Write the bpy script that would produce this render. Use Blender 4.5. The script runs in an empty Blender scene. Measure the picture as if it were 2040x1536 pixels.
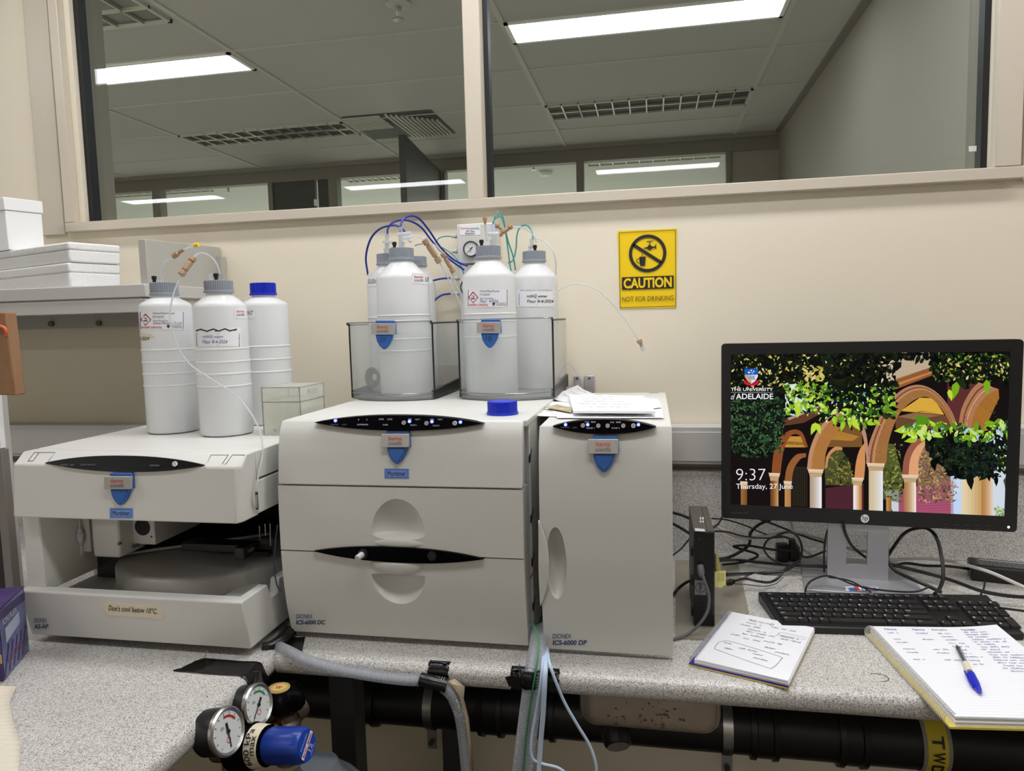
import bpy, bmesh, math, random
from mathutils import Vector, Matrix
random.seed(7)
S = bpy.context.scene
COL = S.collection
R_ = math.radians

# ------------------------------------------------------------------ camera
FPX, CX, CY = 1440.0, 1020.0, 768.0          # focal length in pixels of the 2040x1536 frame
CAMZ = 1.465
def cam_basis(yaw, pitch, roll):
    y, p, r = R_(yaw), R_(pitch), R_(roll)
    f = Vector((-math.sin(y)*math.cos(p), math.cos(y)*math.cos(p), math.sin(p)))
    rt = Vector((math.cos(y), math.sin(y), 0)); up = rt.cross(f)
    return math.cos(r)*rt - math.sin(r)*up, math.sin(r)*rt + math.cos(r)*up, f
CR, CU, CF = cam_basis(11.1, -5.15, 1.5)
CAM = Vector((0, 0, CAMZ))
cd = bpy.data.cameras.new('camera'); cam = bpy.data.objects.new('camera', cd); COL.objects.link(cam)
cd.sensor_fit = 'HORIZONTAL'; cd.sensor_width = 36.0; cd.lens = 36.0*FPX/2040.0; cd.clip_start = 0.02
cam.matrix_world = Matrix(((CR.x, CU.x, -CF.x, 0), (CR.y, CU.y, -CF.y, 0), (CR.z, CU.z, -CF.z, CAMZ), (0, 0, 0, 1)))
S.camera = cam
# ------------------------------------------------------------------ world, exposure
w = bpy.data.worlds.new('world'); S.world = w; w.use_nodes = True
w.node_tree.nodes['Background'].inputs[0].default_value = (0.9, 0.93, 1, 1)
w.node_tree.nodes['Background'].inputs[1].default_value = 0.05
S.view_settings.view_transform = 'Standard'; S.view_settings.look = 'None'
S.view_settings.exposure = 0.0; S.view_settings.gamma = 1.0; S.view_settings.use_curve_mapping = False
S.cycles.use_denoising = True
S.cycles.max_bounces = 12; S.cycles.transparent_max_bounces = 24; S.cycles.transmission_bounces = 10
S.cycles.sample_clamp_indirect = 6.0
L_OWN, L_NEXT, L_THIRD = 16.5, 10.5, 21.0           # radiance of the lit ceiling panels in the three rooms

# ------------------------------------------------------------------ points from pixels onto real planes
def ray(px, py): return CF + CR*((px-CX)/FPX) - CU*((py-CY)/FPX)
def PD(px, py, D):
    r = ray(px, py); return CAM + r*(D/r.y)
def PZ(px, py, z):
    r = ray(px, py); return CAM + r*((z-CAMZ)/r.z)
def PX(px, py, X):
    r = ray(px, py); return CAM + r*(X/r.x)
def PF(px, py, Df, eps=0.0):                    # onto a front whose depth is a function of height
    D = Df(1.1)
    for _ in range(8):
        p = PD(px, py, D); D = Df(p.z)
    p = PD(px, py, D); p.y -= eps
    return p

# ------------------------------------------------------------------ materials
def lin(c):
    c = c/255.0
    return c/12.92 if c <= 0.04045 else ((c+0.055)/1.055)**2.4
def L3(rgb): return (lin(rgb[0]), lin(rgb[1]), lin(rgb[2]), 1.0)
def newmat(name):
    m = bpy.data.materials.new(name); m.use_nodes = True
    nt = m.node_tree; return m, nt, nt.nodes, nt.links
def mat(name, rgb, rough=0.5, metal=0.0, spec=0.5, noise=0.0, nscale=60.0, bump=0.0, bscale=200.0, coat=0.0):
    m, nt, N, K = newmat(name); b = N['Principled BSDF']
    b.inputs['Base Color'].default_value = L3(rgb); b.inputs['Roughness'].default_value = rough
    b.inputs['Metallic'].default_value = metal; b.inputs['Specular IOR Level'].default_value = spec
    b.inputs['Coat Weight'].default_value = coat
    if noise or bump:
        tc = N.new('ShaderNodeTexCoord')
    if noise:
        n = N.new('ShaderNodeTexNoise'); n.inputs['Scale'].default_value = nscale; n.inputs['Detail'].default_value = 4
        K.new(tc.outputs['Object'], n.inputs['Vector'])
        r = N.new('ShaderNodeValToRGB')
        a = [lin(max(0, v*(1-noise))) for v in rgb]; c = [lin(min(255, v*(1+noise))) for v in rgb]
        r.color_ramp.elements[0].position = 0.3; r.color_ramp.elements[1].position = 0.7
        r.color_ramp.elements[0].color = (*a, 1); r.color_ramp.elements[1].color = (*c, 1)
        K.new(n.outputs['Fac'], r.inputs[0]); K.new(r.outputs[0], b.inputs['Base Color'])
    if bump:
        n2 = N.new('ShaderNodeTexNoise'); n2.inputs['Scale'].default_value = bscale; n2.inputs['Detail'].default_value = 3
        K.new(tc.outputs['Object'], n2.inputs['Vector'])
        bp = N.new('ShaderNodeBump'); bp.inputs['Strength'].default_value = bump; bp.inputs['Distance'].default_value = 0.002
        K.new(n2.outputs['Fac'], bp.inputs['Height']); K.new(bp.outputs[0], b.inputs['Normal'])
    return m
def emat(name, rgb, strength=1.0):
    m, nt, N, K = newmat(name); N.remove(N['Principled BSDF'])
    e = N.new('ShaderNodeEmission'); e.inputs[0].default_value = L3(rgb); e.inputs[1].default_value = strength
    K.new(e.outputs[0], N['Material Output'].inputs[0]); return m
def fres(N, K, ior):
    f = N.new('ShaderNodeFresnel'); g = N.new('ShaderNodeNewGeometry'); mx = N.new('ShaderNodeMix')
    mx.inputs['A'].default_value = ior; mx.inputs['B'].default_value = 1.0/ior
    K.new(g.outputs['Backfacing'], mx.inputs['Factor']); K.new(mx.outputs['Result'], f.inputs[0]); return f
def glassmat(name, tint=(252, 253, 253), base=0.0, rough=0.0, diffuse=None, dfac=0.0):
    """thin clear sheet: straight-through plus mirror reflection by fresnel, optionally a milky share"""
    m, nt, N, K = newmat(name); N.remove(N['Principled BSDF'])
    t = N.new('ShaderNodeBsdfTransparent'); t.inputs[0].default_value = L3(tint)
    g = N.new('ShaderNodeBsdfGlossy'); g.inputs['Roughness'].default_value = rough
    f = fres(N, K, 1.45)
    a = N.new('ShaderNodeMath'); a.operation = 'ADD'; a.use_clamp = True; a.inputs[1].default_value = base
    K.new(f.outputs[0], a.inputs[0])
    mx = N.new('ShaderNodeMixShader'); K.new(a.outputs[0], mx.inputs[0]); K.new(t.outputs[0], mx.inputs[1]); K.new(g.outputs[0], mx.inputs[2])
    out = mx
    if diffuse:
        d = N.new('ShaderNodeBsdfDiffuse'); d.inputs[0].default_value = L3(diffuse)
        tl = N.new('ShaderNodeBsdfTranslucent'); tl.inputs[0].default_value = L3(diffuse)
        m0 = N.new('ShaderNodeMixShader'); m0.inputs[0].default_value = 0.5
        K.new(d.outputs[0], m0.inputs[1]); K.new(tl.outputs[0], m0.inputs[2])
        m2 = N.new('ShaderNodeMixShader'); m2.inputs[0].default_value = dfac
        K.new(mx.outputs[0], m2.inputs[1]); K.new(m0.outputs[0], m2.inputs[2]); out = m2
    K.new(out.outputs[0], N['Material Output'].inputs[0]); return m
def speckle(name):
    m, nt, N, K = newmat(name); b = N['Principled BSDF']
    tc = N.new('ShaderNodeTexCoord')
    v = N.new('ShaderNodeTexVoronoi'); v.inputs['Scale'].default_value = 880.0
    K.new(tc.outputs['Object'], v.inputs['Vector'])
    sx = N.new('ShaderNodeSeparateColor'); K.new(v.outputs['Color'], sx.inputs[0])
    n = N.new('ShaderNodeTexNoise'); n.inputs['Scale'].default_value = 560.0; n.inputs['Detail'].default_value = 3
    K.new(tc.outputs['Object'], n.inputs['Vector'])
    mm = N.new('ShaderNodeMath'); mm.operation = 'ADD'; K.new(sx.outputs[0], mm.inputs[0]); K.new(n.outputs['Fac'], mm.inputs[1])
    r = N.new('ShaderNodeValToRGB'); cr = r.color_ramp
    cr.elements[0].position = 0.24; cr.elements[0].color = L3((84, 82, 80))
    cr.elements[1].position = 0.78; cr.elements[1].color = L3((222, 219, 214))
    e = cr.elements.new(0.40); e.color = L3((146, 143, 140)); e = cr.elements.new(0.56); e.color = L3((192, 189, 185))
    h = N.new('ShaderNodeMath'); h.operation = 'MULTIPLY'; h.inputs[1].default_value = 0.62
    K.new(mm.outputs[0], h.inputs[0]); K.new(h.outputs[0], r.inputs[0]); K.new(r.outputs[0], b.inputs['Base Color'])
    b.inputs['Roughness'].default_value = 0.32
    bp = N.new('ShaderNodeBump'); bp.inputs['Strength'].default_value = 0.15; bp.inputs['Distance'].default_value = 0.0006
    K.new(n.outputs['Fac'], bp.inputs['Height']); K.new(bp.outputs[0], b.inputs['Normal'])
    return m
def hdpe(name, rgb=(246, 247, 248), clear=0.10, trans=0.24):
    """milky bottle plastic: scattering both ways, a little see-through, soft gloss"""
    m, nt, N, K = newmat(name); N.remove(N['Principled BSDF'])
    d = N.new('ShaderNodeBsdfDiffuse'); d.inputs[0].default_value = L3(rgb)
    tl = N.new('ShaderNodeBsdfTranslucent'); tl.inputs[0].default_value = L3(rgb)
    t = N.new('ShaderNodeBsdfTransparent'); t.inputs[0].default_value = L3((250, 251, 252))
    g = N.new('ShaderNodeBsdfGlossy'); g.inputs['Roughness'].default_value = 0.28
    a = N.new('ShaderNodeMixShader'); a.inputs[0].default_value = trans; K.new(d.outputs[0], a.inputs[1]); K.new(tl.outputs[0], a.inputs[2])
    b = N.new('ShaderNodeMixShader'); b.inputs[0].default_value = clear; K.new(a.outputs[0], b.inputs[1]); K.new(t.outputs[0], b.inputs[2])
    f = fres(N, K, 1.4)
    c = N.new('ShaderNodeMixShader'); K.new(f.outputs[0], c.inputs[0]); K.new(b.outputs[0], c.inputs[1]); K.new(g.outputs[0], c.inputs[2])
    K.new(c.outputs[0], N['Material Output'].inputs[0]); return m
def vcolmat(name, strength=1.0):
    m, nt, N, K = newmat(name); N.remove(N['Principled BSDF'])
    e = N.new('ShaderNodeEmission'); e.inputs[1].default_value = strength
    a = N.new('ShaderNodeVertexColor'); a.layer_name = 'col'
    K.new(a.outputs[0], e.inputs[0]); K.new(e.outputs[0], N['Material Output'].inputs[0]); return m

MW = mat('wall_paint', (234, 225, 205), 0.55, bump=0.05, bscale=90)
MFRAME = mat('frame_beige', (206, 196, 180), 0.35)
MBENCH = speckle('speckled_laminate')
MCASE = mat('instrument_plastic', (214, 213, 208), 0.42, bump=0.04, bscale=900)
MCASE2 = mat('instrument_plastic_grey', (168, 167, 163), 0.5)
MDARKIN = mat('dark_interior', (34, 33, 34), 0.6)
MBLACK = mat('black_plastic', (22, 22, 24), 0.4)
MGLOSSBLACK = mat('gloss_black', (9, 8, 11), 0.3, spec=0.03)
MRUBBER = mat('black_rubber', (24, 24, 25), 0.6)
MTAPE = mat('black_tape', (18, 17, 18), 0.25, bump=0.5, bscale=60)
MSEAM = mat('seam_shadow_gap', (58, 57, 56), 0.7)
MBLUE = mat('badge_blue', (46, 98, 176), 0.3)
MSILVER = mat('badge_silver', (176, 172, 166), 0.4, metal=0.3)
MRED = mat('print_red', (214, 62, 48), 0.5)
MGREYTXT = mat('print_grey', (96, 96, 98), 0.5)
MNAVY = mat('print_navy', (50, 62, 108), 0.5)
MINK = mat('ink_black', (32, 31, 36), 0.5)
MINKB = mat('ink_blue', (84, 92, 160), 0.5)
MPENCIL = mat('ink_grey', (84, 84, 94), 0.5)
MWHITE = mat('white', (246, 246, 246), 0.5)
MPAPER = mat('paper', (240, 240, 244), 0.6)
MSTKBLUE = mat('sticker_blue', (112, 146, 214), 0.5)
MMASK = mat('masking_tape', (226, 214, 190), 0.6, noise=0.02, nscale=150)
MLEDB = emat('led_blue', (70, 90, 255), 5.0)
MLEDC = emat('led_core', (190, 200, 255), 6.0)
MPRINTW = mat('print_white', (196, 196, 200), 0.5)
MBTN = mat('button_grey', (158, 152, 146), 0.35, metal=0.3)
MCAP = mat('cap_grey', (150, 156, 166), 0.42)
MCAPB = mat('cap_blue', (18, 40, 190), 0.35)
MHDPE = hdpe('milky_plastic')
MLIQ = mat('liquid_haze', (226, 231, 233), 0.3)
MCLEARP = glassmat('clear_plastic', (253, 254, 253), base=0.015, rough=0.1, diffuse=(248, 247, 240), dfac=0.34)
MACRYL = glassmat('clear_acrylic', (252, 253, 253), base=0.01, rough=0.08, diffuse=(236, 237, 236), dfac=0.2)
MACRYLE = glassmat('acrylic_edge', (205, 208, 208), base=0.12, rough=0.1, diffuse=(190, 192, 190), dfac=0.45)
MGLASS = glassmat('window_glass', (250, 252, 250))
MSTEEL = mat('steel', (190, 190, 188), 0.32, metal=1.0)
MCHROME = mat('chrome', (210, 210, 212), 0.15, metal=1.0)
MALU = mat('aluminium', (182, 182, 186), 0.42, metal=0.55)
MBRASS = mat('brass', (168, 132, 92), 0.35, metal=0.9)
MBRONZE = mat('dull_bronze', (118, 104, 92), 0.45, metal=0.7)
MPEEK = mat('tan_fitting_plastic', (172, 142, 112), 0.45)
MTUBEW = glassmat('white_tubing', (238, 240, 242), base=0.06, rough=0.2, diffuse=(240, 242, 244), dfac=0.6)
MTUBELB = mat('pale_blue_tubing', (196, 216, 240), 0.35)
MTUBEB = mat('blue_tubing', (26, 46, 150), 0.35)
MTUBET = glassmat('teal_tubing', (140, 214, 212), base=0.06, rough=0.1, diffuse=(120, 204, 204), dfac=0.5)
MHOSE = glassmat('clear_hose', (248, 249, 251), base=0.05, rough=0.12, diffuse=(226, 229, 234), dfac=0.34)
MGREY = mat('shelf_grey', (196, 194, 190), 0.5)
MGREYD = mat('panel_grey', (182, 179, 172), 0.5)
MDARKGREY = mat('dark_grey_steel', (62, 64, 66), 0.5)
MCABLE = mat('black_cable', (20, 20, 21), 0.45)
MCABLEW = mat('white_cable', (206, 202, 194), 0.45)
MCABLEG = mat('grey_cable', (96, 96, 98), 0.45)
MYEL = mat('sign_yellow', (246, 208, 8), 0.45)
MYELP = mat('sticky_yellow', (236, 226, 140), 0.6)

# ------------------------------------------------------------------ objects
WM = {}
def tag(o, label=None, cat=None, group=None, kind=None):
    if label: o['label'] = label
    if cat: o['category'] = cat
    if group: o['group'] = group
    if kind: o['kind'] = kind
    return o
def T(name, label, cat, loc=(0, 0, 0), rz=0.0, group=None, kind=None):
    o = bpy.data.objects.new(name, None); COL.objects.link(o); o.empty_display_size = 0.02
    o.location = loc; o.rotation_euler = (0, 0, rz)
    WM[o] = Matrix.Translation(Vector(loc)) @ Matrix.Rotation(rz, 4, 'Z')
    return tag(o, label, cat, group, kind)
def kids(o): return [c for c in bpy.data.objects if c.parent == o]
def copy_tree(o, parent=None):
    c = o.copy(); COL.objects.link(c)
    if parent: c.parent = parent
    for ch in kids(o): copy_tree(ch, c)
    return c
def catmull(pts, n=6, closed=False):
    P = [Vector(p) for p in pts]; m = len(P); out = []
    rng = range(m if closed else m-1)
    for i in rng:
        if closed: a, b, c, d = P[(i-1) % m], P[i], P[(i+1) % m], P[(i+2) % m]
        else:
            b, c = P[i], P[i+1]; a = P[i-1] if i else b*2-c; d = P[i+2] if i+2 < m else c*2-b
        for k in range(n):
            t = k/n
            out.append(0.5*((2*b)+(c-a)*t+(2*a-5*b+4*c-d)*t*t+(3*b-a-3*c+d)*t**3))
    if not closed: out.append(P[-1].copy())
    return out
_TC = {}
def text_geo(s, bold=0.0, shear=0.0, sp=1.0):
    k = (s, bold, shear, sp)
    if k in _TC: return _TC[k]
    cu = bpy.data.curves.new('t', 'FONT'); cu.body = s; cu.size = 1.0; cu.offset = bold; cu.shear = shear; cu.resolution_u = 3
    cu.space_character = sp
    ob = bpy.data.objects.new('t', cu); COL.objects.link(ob)
    dg = bpy.context.evaluated_depsgraph_get(); me = ob.evaluated_get(dg).to_mesh()
    V = [(v.co.x, v.co.y) for v in me.vertices]; F = [tuple(p.vertices) for p in me.polygons]
    ob.evaluated_get(dg).to_mesh_clear(); bpy.data.objects.remove(ob); bpy.data.curves.remove(cu)
    xs = [v[0] for v in V] or [0, 1]; ys = [v[1] for v in V] or [0, 1]
    _TC[k] = (V, F, (min(xs), max(xs), min(ys), max(ys)))
    return _TC[k]
class MB:
    def __init__(self): self.v = []; self.f = []; self.m = []; self.mats = []
    def mi(self, m):
        if m not in self.mats: self.mats.append(m)
        return self.mats.index(m)
    def add(self, V, F, m):
        o = len(self.v); k = self.mi(m)
        self.v += [Vector(p) for p in V]
        for f in F: self.f.append(tuple(i+o for i in f)); self.m.append(k)
        return self
    def box(self, a, b, m, M=None):
        x0, y0, z0 = (min(a[i], b[i]) for i in range(3)); x1, y1, z1 = (max(a[i], b[i]) for i in range(3))
        V = [Vector(p) for p in ((x0,y0,z0),(x1,y0,z0),(x1,y1,z0),(x0,y1,z0),(x0,y0,z1),(x1,y0,z1),(x1,y1,z1),(x0,y1,z1))]
        if M: V = [M @ p for p in V]
        return self.add(V, [(0,3,2,1),(4,5,6,7),(0,1,5,4),(1,2,6,5),(2,3,7,6),(3,0,4,7)], m)
    def hexa(self, V, m):              # eight corners: bottom ring then top ring
        return self.add(V, [(0,3,2,1),(4,5,6,7),(0,1,5,4),(1,2,6,5),(2,3,7,6),(3,0,4,7)], m)
    def loft(self, rings, m, caps=True, closed=True):
        n = len(rings[0]); V = [p for r in rings for p in r]; F = []
        for i in range(len(rings)-1):
            for j in range(n if closed else n-1):
                k = (j+1) % n; F.append((i*n+j, i*n+k, (i+1)*n+k, (i+1)*n+j))
        if caps and closed:
            F.append(tuple(range(n-1, -1, -1))); F.append(tuple((len(rings)-1)*n+j for j in range(n)))
        return self.add(V, F, m)
    def prismx(self, prof, x0, x1, m):   # profile of (y, z), counter-clockwise seen from +x
        return self.loft([[Vector((x0, y, z)) for y, z in prof], [Vector((x1, y, z)) for y, z in prof]], m)
    def prismz(self, prof, z0, z1, m):
        return self.loft([[Vector((x, y, z0)) for x, y in prof], [Vector((x, y, z1)) for x, y in prof]], m)
    def lathe(self, prof, m, c=(0,0,0), n=32, M=None, sq=None):
        rings = []
        for r, z in prof:
            ring = []
            for k in range(n):
                a = 2*math.pi*k/n; rr = r
                p = Vector((rr*math.cos(a), rr*math.sin(a), z))
                p = (M @ p) if M else p+Vector(c)
                ring.append(p)
            rings.append(ring)
        return self.loft(rings, m)
    def tube(self, pts, r, m, n=8, sm=6, closed=False, caps=True):
        P = catmull(pts, sm, closed) if sm > 1 else [Vector(p) for p in pts]
        rad = r if callable(r) else (lambda t: r)
        T0 = (P[1]-P[0]).normalized(); N0 = T0.orthogonal().normalized(); rings = []
        L = len(P)
        for i, p in enumerate(P):
            if closed: t = (P[(i+1) % L]-P[i-1])
            else: t = (P[min(i+1, L-1)]-P[max(i-1, 0)])
            if t.length < 1e-9: t = T0
            t = t.normalized(); N0 = (N0-t*N0.dot(t))
            if N0.length < 1e-6: N0 = t.orthogonal()
            N0 = N0.normalized(); B = t.cross(N0); q = rad(i/(L-1))
            rings.append([p+(N0*math.cos(2*math.pi*k/n)+B*math.sin(2*math.pi*k/n))*q for k in range(n)])
        if closed: rings.append(rings[0]); return self.loft(rings, m, caps=False)
        return self.loft(rings, m, caps=caps)
    def cyl(self, a, b, r, m, n=16, r2=None):
        a, b = Vector(a), Vector(b); t = (b-a).normalized(); u = t.orthogonal().normalized(); w_ = t.cross(u); r2 = r if r2 is None else r2
        cs = [(math.cos(2*math.pi*k/n), math.sin(2*math.pi*k/n)) for k in range(n)]
        return self.loft([[a+(u*c+w_*s)*r for c, s in cs], [b+(u*c+w_*s)*r2 for c, s in cs]], m)
    def stack(self, a, t, prof, m, n=20):   # lathe about axis t from a; profile of (radius, distance)
        a, t = Vector(a), Vector(t).normalized(); u = t.orthogonal().normalized(); w_ = t.cross(u)
        cs = [(math.cos(2*math.pi*k/n), math.sin(2*math.pi*k/n)) for k in range(n)]
        return self.loft([[a+t*h+(u*c+w_*s)*r for c, s in cs] for r, h in prof], m)
    def poly(self, pts, m): return self.add(pts, [tuple(range(len(pts)))], m)
    def text(self, s, box, fm, m, bold=0.0, shear=0.0, sp=1.0, jit=0.0):
        """fit the string into box=(a0,b0,a1,b1) of the (a,b) plane mapped to space by fm (b upward unless b0>b1)"""
        V, F, (x0, x1, y0, y1) = text_geo(s, bold, shear, sp); a0, b0, a1, b1 = box
        if not V: return self
        out = []
        for x, y in V:
            u, q = (x-x0)/(x1-x0 or 1), (y-y0)/(y1-y0 or 1)
            if jit: q += jit*math.sin(u*17+1.3)*0.6+jit*math.sin(u*43)*0.3
            out.append(fm(a0+(a1-a0)*u, b0+(b1-b0)*q))
        return self.add(out, F, m)
    def stroke(self, pts, wd, fm, m):       # flat pen stroke on the mapped plane
        P = [Vector((p[0], p[1])) for p in pts]; V = []; F = []
        for i, p in enumerate(P):
            t = P[min(i+1, len(P)-1)]-P[max(i-1, 0)]
            t = t.normalized() if t.length else Vector((1, 0)); nrm = Vector((-t.y, t.x))*wd/2
            V += [fm(*(p+nrm)), fm(*(p-nrm))]
        for i in range(len(P)-1): F.append((2*i, 2*i+1, 2*i+3, 2*i+2))
        return self.add(V, F, m)
    def scrawl(self, a0, b, a1, h, wd, fm, m, seed=0):   # a line of joined-up handwriting too small to read
        rnd = random.Random(seed); x = a0; sgn = 1 if a1 > a0 else -1; step = abs(h)*0.32
        while (a1-x)*sgn > 0:
            n = rnd.randint(3, 8); pts = []
            for i in range(n*2):
                pts.append((x, b+h*(rnd.uniform(0.5, 1.0) if i % 2 else rnd.uniform(-0.15, 0.2)))); x += sgn*step*rnd.uniform(0.6, 1.2)
                if (a1-x)*sgn < 0: break
            if len(pts) > 2:
                pp = [(v.x, v.y) for v in catmull([(p[0], p[1], 0) for p in pts], 3)]
                self.stroke(pp, wd, fm, m)
            x += sgn*abs(h)*0.6
        return self
    def build(self, name, parent=None, local=False, bevel=0.0, seg=2, smooth=40, fix=True):
        me = bpy.data.meshes.new(name)
        o = bpy.data.objects.new(name, me); COL.objects.link(o)
        if parent is not None:
            W_ = WM[parent]; WM[o] = W_; o.parent = parent
            V = self.v if local else [W_.inverted() @ p for p in self.v]
        else:
            mn = [min(p[i] for p in self.v) for i in range(3)]; mx = [max(p[i] for p in self.v) for i in range(3)]
            c = Vector(((mn[0]+mx[0])/2, (mn[1]+mx[1])/2, mn[2])); o.location = c; WM[o] = Matrix.Translation(c)
            V = [p-c for p in self.v]
        me.from_pydata([tuple(p) for p in V], [], self.f)
        for m in self.mats: me.materials.append(m)
        for p, k in zip(me.polygons, self.m): p.material_index = k
        if fix:
            bm = bmesh.new(); bm.from_mesh(me); bmesh.ops.recalc_face_normals(bm, faces=bm.faces); bm.to_mesh(me); bm.free()
        me.update()
        if smooth:
            for p in me.polygons: p.use_smooth = True
            me.set_sharp_from_angle(angle=R_(smooth))
        if bevel:
            b = o.modifiers.new('bevel', 'BEVEL'); b.width = bevel; b.segments = seg; b.limit_method = 'ANGLE'; b.angle_limit = R_(32)
            b.harden_normals = False
        return o
def build_each(mb, name, parent, **kw):
    """one object per connected piece"""
    n = len(mb.v); par = list(range(n))
    def fd(i):
        while par[i] != i: par[i] = par[par[i]]; i = par[i]
        return i
    for f in mb.f:
        for i in f[1:]: par[fd(i)] = fd(f[0])
    groups = {}
    for f, k in zip(mb.f, mb.m): groups.setdefault(fd(f[0]), []).append((f, k))
    out = []
    for g in groups.values():
        b = MB(); mp = {}
        for f, k in g:
            for i in f:
                if i not in mp: mp[i] = len(b.v); b.v.append(mb.v[i])
            b.f.append(tuple(mp[i] for i in f)); b.m.append(b.mi(mb.mats[k]))
        out.append(b.build(name, parent, **kw))
    return out
def struct(o): o['kind'] = 'structure'; return o
def cut(o, cutters, parent_world=None):
    """carve the cutters out of o for good, then throw the cutters away"""
    for c in cutters:
        md = o.modifiers.new('cut', 'BOOLEAN'); md.operation = 'DIFFERENCE'; md.object = c; md.solver = 'EXACT'
    bpy.context.view_layer.update()
    dg = bpy.context.evaluated_depsgraph_get()
    me = bpy.data.meshes.new_from_object(o.evaluated_get(dg))
    o.modifiers.clear(); o.data = me
    for p in me.polygons: p.use_smooth = True
    me.set_sharp_from_angle(angle=R_(35))
    for c in cutters: bpy.data.objects.remove(c)
    return o
def ZW(zr): return CAMZ+zr
# ================================================================== SETTING: the lab, and the two rooms seen through the glass
CEIL = ZW(1.25)
def sbox(name, a, b, m, bevel=0.0):
    return struct(MB().box(a, b, m).build(name, bevel=bevel))
MFLOOR = mat('floor_vinyl', (84, 78, 72), 0.5, noise=0.05, nscale=30)
MFLOOR2 = mat('floor_vinyl_pale', (206, 202, 194), 0.5)
MCEILW = mat('ceiling_tile', (222, 220, 212), 0.8)
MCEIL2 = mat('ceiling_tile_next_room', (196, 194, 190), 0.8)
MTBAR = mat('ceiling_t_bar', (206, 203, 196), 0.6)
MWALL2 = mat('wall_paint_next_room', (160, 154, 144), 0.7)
MDKFRAME = mat('dark_frame', (128, 121, 113), 0.5)
MDOOR = mat('dark_door', (54, 54, 56), 0.5, noise=0.05, nscale=20)
MGASKET = mat('black_gasket', (14, 16, 22), 0.5)
sbox('floor', (-5.4, -3.2, -0.05), (2.6, 1.92, 0.0), MFLOOR)
sbox('ceiling', (-5.4, -3.2, CEIL), (2.6, 1.80, CEIL+0.04), MCEILW)
sbox('wall_left', (-5.45, -3.2, 0), (-5.4, 1.92, CEIL), MW)
sbox('wall_right', (2.6, -3.2, 0), (2.65, 1.92, CEIL), MW)
sbox('wall_front', (-5.4, -3.25, 0), (2.6, -3.2, CEIL), MW)
# back wall with the long window opening
X0, X1 = -1.562, 0.731
Z0 = ZW(0.3035); Z1 = ZW(1.16)
wb = MB()
wb.box((-5.4, 1.80, 0), (2.6, 1.92, Z0), MW).box((-5.4, 1.80, Z1), (2.6, 1.92, CEIL), MW)
wb.box((-5.4, 1.80, Z0), (X0, 1.92, Z1), MW).box((X1, 1.80, Z0), (2.6, 1.92, Z1), MW)
struct(wb.build('wall_back'))
# window: beige metal frame, centre mullion, black gaskets, two panes
win = T('window_1', None, None, ((X0+X1)/2, 1.80, Z0), kind='structure')
fr = MB()
yf = 1.775
def vstrip(pa, pb, D0, D1, m, z0=ZW(0.272), z1=Z1+0.03, mb=None):
    (mb or fr).box((PD(pa[0], pa[1], D0).x, D0, z0), (PD(pb[0], pb[1], D0).x, D1, z1), m)
fr.box((PD(79, 400, 1.79).x, 1.788, Z0-0.03), (PD(128, 440, 1.79).x, 1.81, Z1+0.03), MFRAME)
fr.box((PD(128, 440, yf).x, yf+0.0005, Z0+0.0005), (PD(146, 440, yf).x, 1.80, Z1-0.0005), MFRAME)
fr.box((PD(128, 440, yf).x, yf, Z0-0.026), (X1+0.06, 1.83, Z0), MFRAME)          # bottom rail
fr.box((PD(128, 440, yf).x, yf, Z1), (X1+0.06, 1.83, Z1+0.03), MFRAME)           # top rail
fr.box((X1, yf, Z0+0.0004), (X1+0.052, 1.83, Z1-0.0004), MFRAME)                    # right stile
fr.box((X1+0.0605, 1.79, Z0-0.03), (X1+0.082, 1.80, Z1+0.03), MFRAME)
fr.build('window_frame', win, bevel=0.002)
ml = MB(); xm = PD(945, 300, yf).x
ml.box((xm-0.021, yf, Z0-0.002), (xm+0.021, 1.88, Z1), MFRAME).build('mullion', win, bevel=0.002)
gk = MB()
for x in (X0+0.008, xm+0.026, X1-0.006): gk.box((x-0.007, 1.815, Z0), (x+0.007, 1.845, Z1), MGASKET)
build_each(gk, 'gasket', win)
rv = MB(); MREV = mat('reveal_shaded', (122, 117, 106), 0.6)  # frame tone darkened to paint in the shade on the reveal
for x0, x1 in ((X0, X0+0.004), (X1-0.004, X1)): rv.box((x0, 1.846, Z0), (x1, 1.9205, Z1), MREV)
build_each(rv, 'reveal_lining', win)
for a, b in ((X0, xm-0.02), (xm+0.02, X1)):
    MB().box((a, 1.838, Z0), (b, 1.842, Z1), MGLASS).build('glass_pane', win)
# ceiling panels of the lab, overhead (lamps the room has, plus one near the wall at right added to brighten it)
def ceil_light(name, x0, x1, y0, y1, z, lit, label, group, strength):
    t = T(name, label, 'ceiling light', ((x0+x1)/2, (y0+y1)/2, z), group=group)
    f = MB()
    for a, b in (((x0, y0), (x1, y0+0.018)), ((x0, y1-0.018), (x1, y1)), ((x0, y0), (x0+0.018, y1)), ((x1-0.018, y0), (x1, y1))):
        f.box((*a, z-0.012), (*b, z+0.002), MWHITE)
    f.build('frame', t)
    d = MB(); d.poly([(x0+0.018, y0+0.018, z-0.006), (x0+0.018, y1-0.018, z-0.006), (x1-0.018, y1-0.018, z-0.006), (x1-0.018, y0+0.018, z-0.006)], lit)
    d.build('diffuser', t, fix=False)
    return t
MLIT = emat('lit_panel', (250, 250, 252), L_OWN)
MLIT2 = emat('lit_panel_next_room', (240, 247, 252), L_NEXT)
MLIT3 = emat('added_panel_third_room', (246, 250, 250), L_THIRD)
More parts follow.
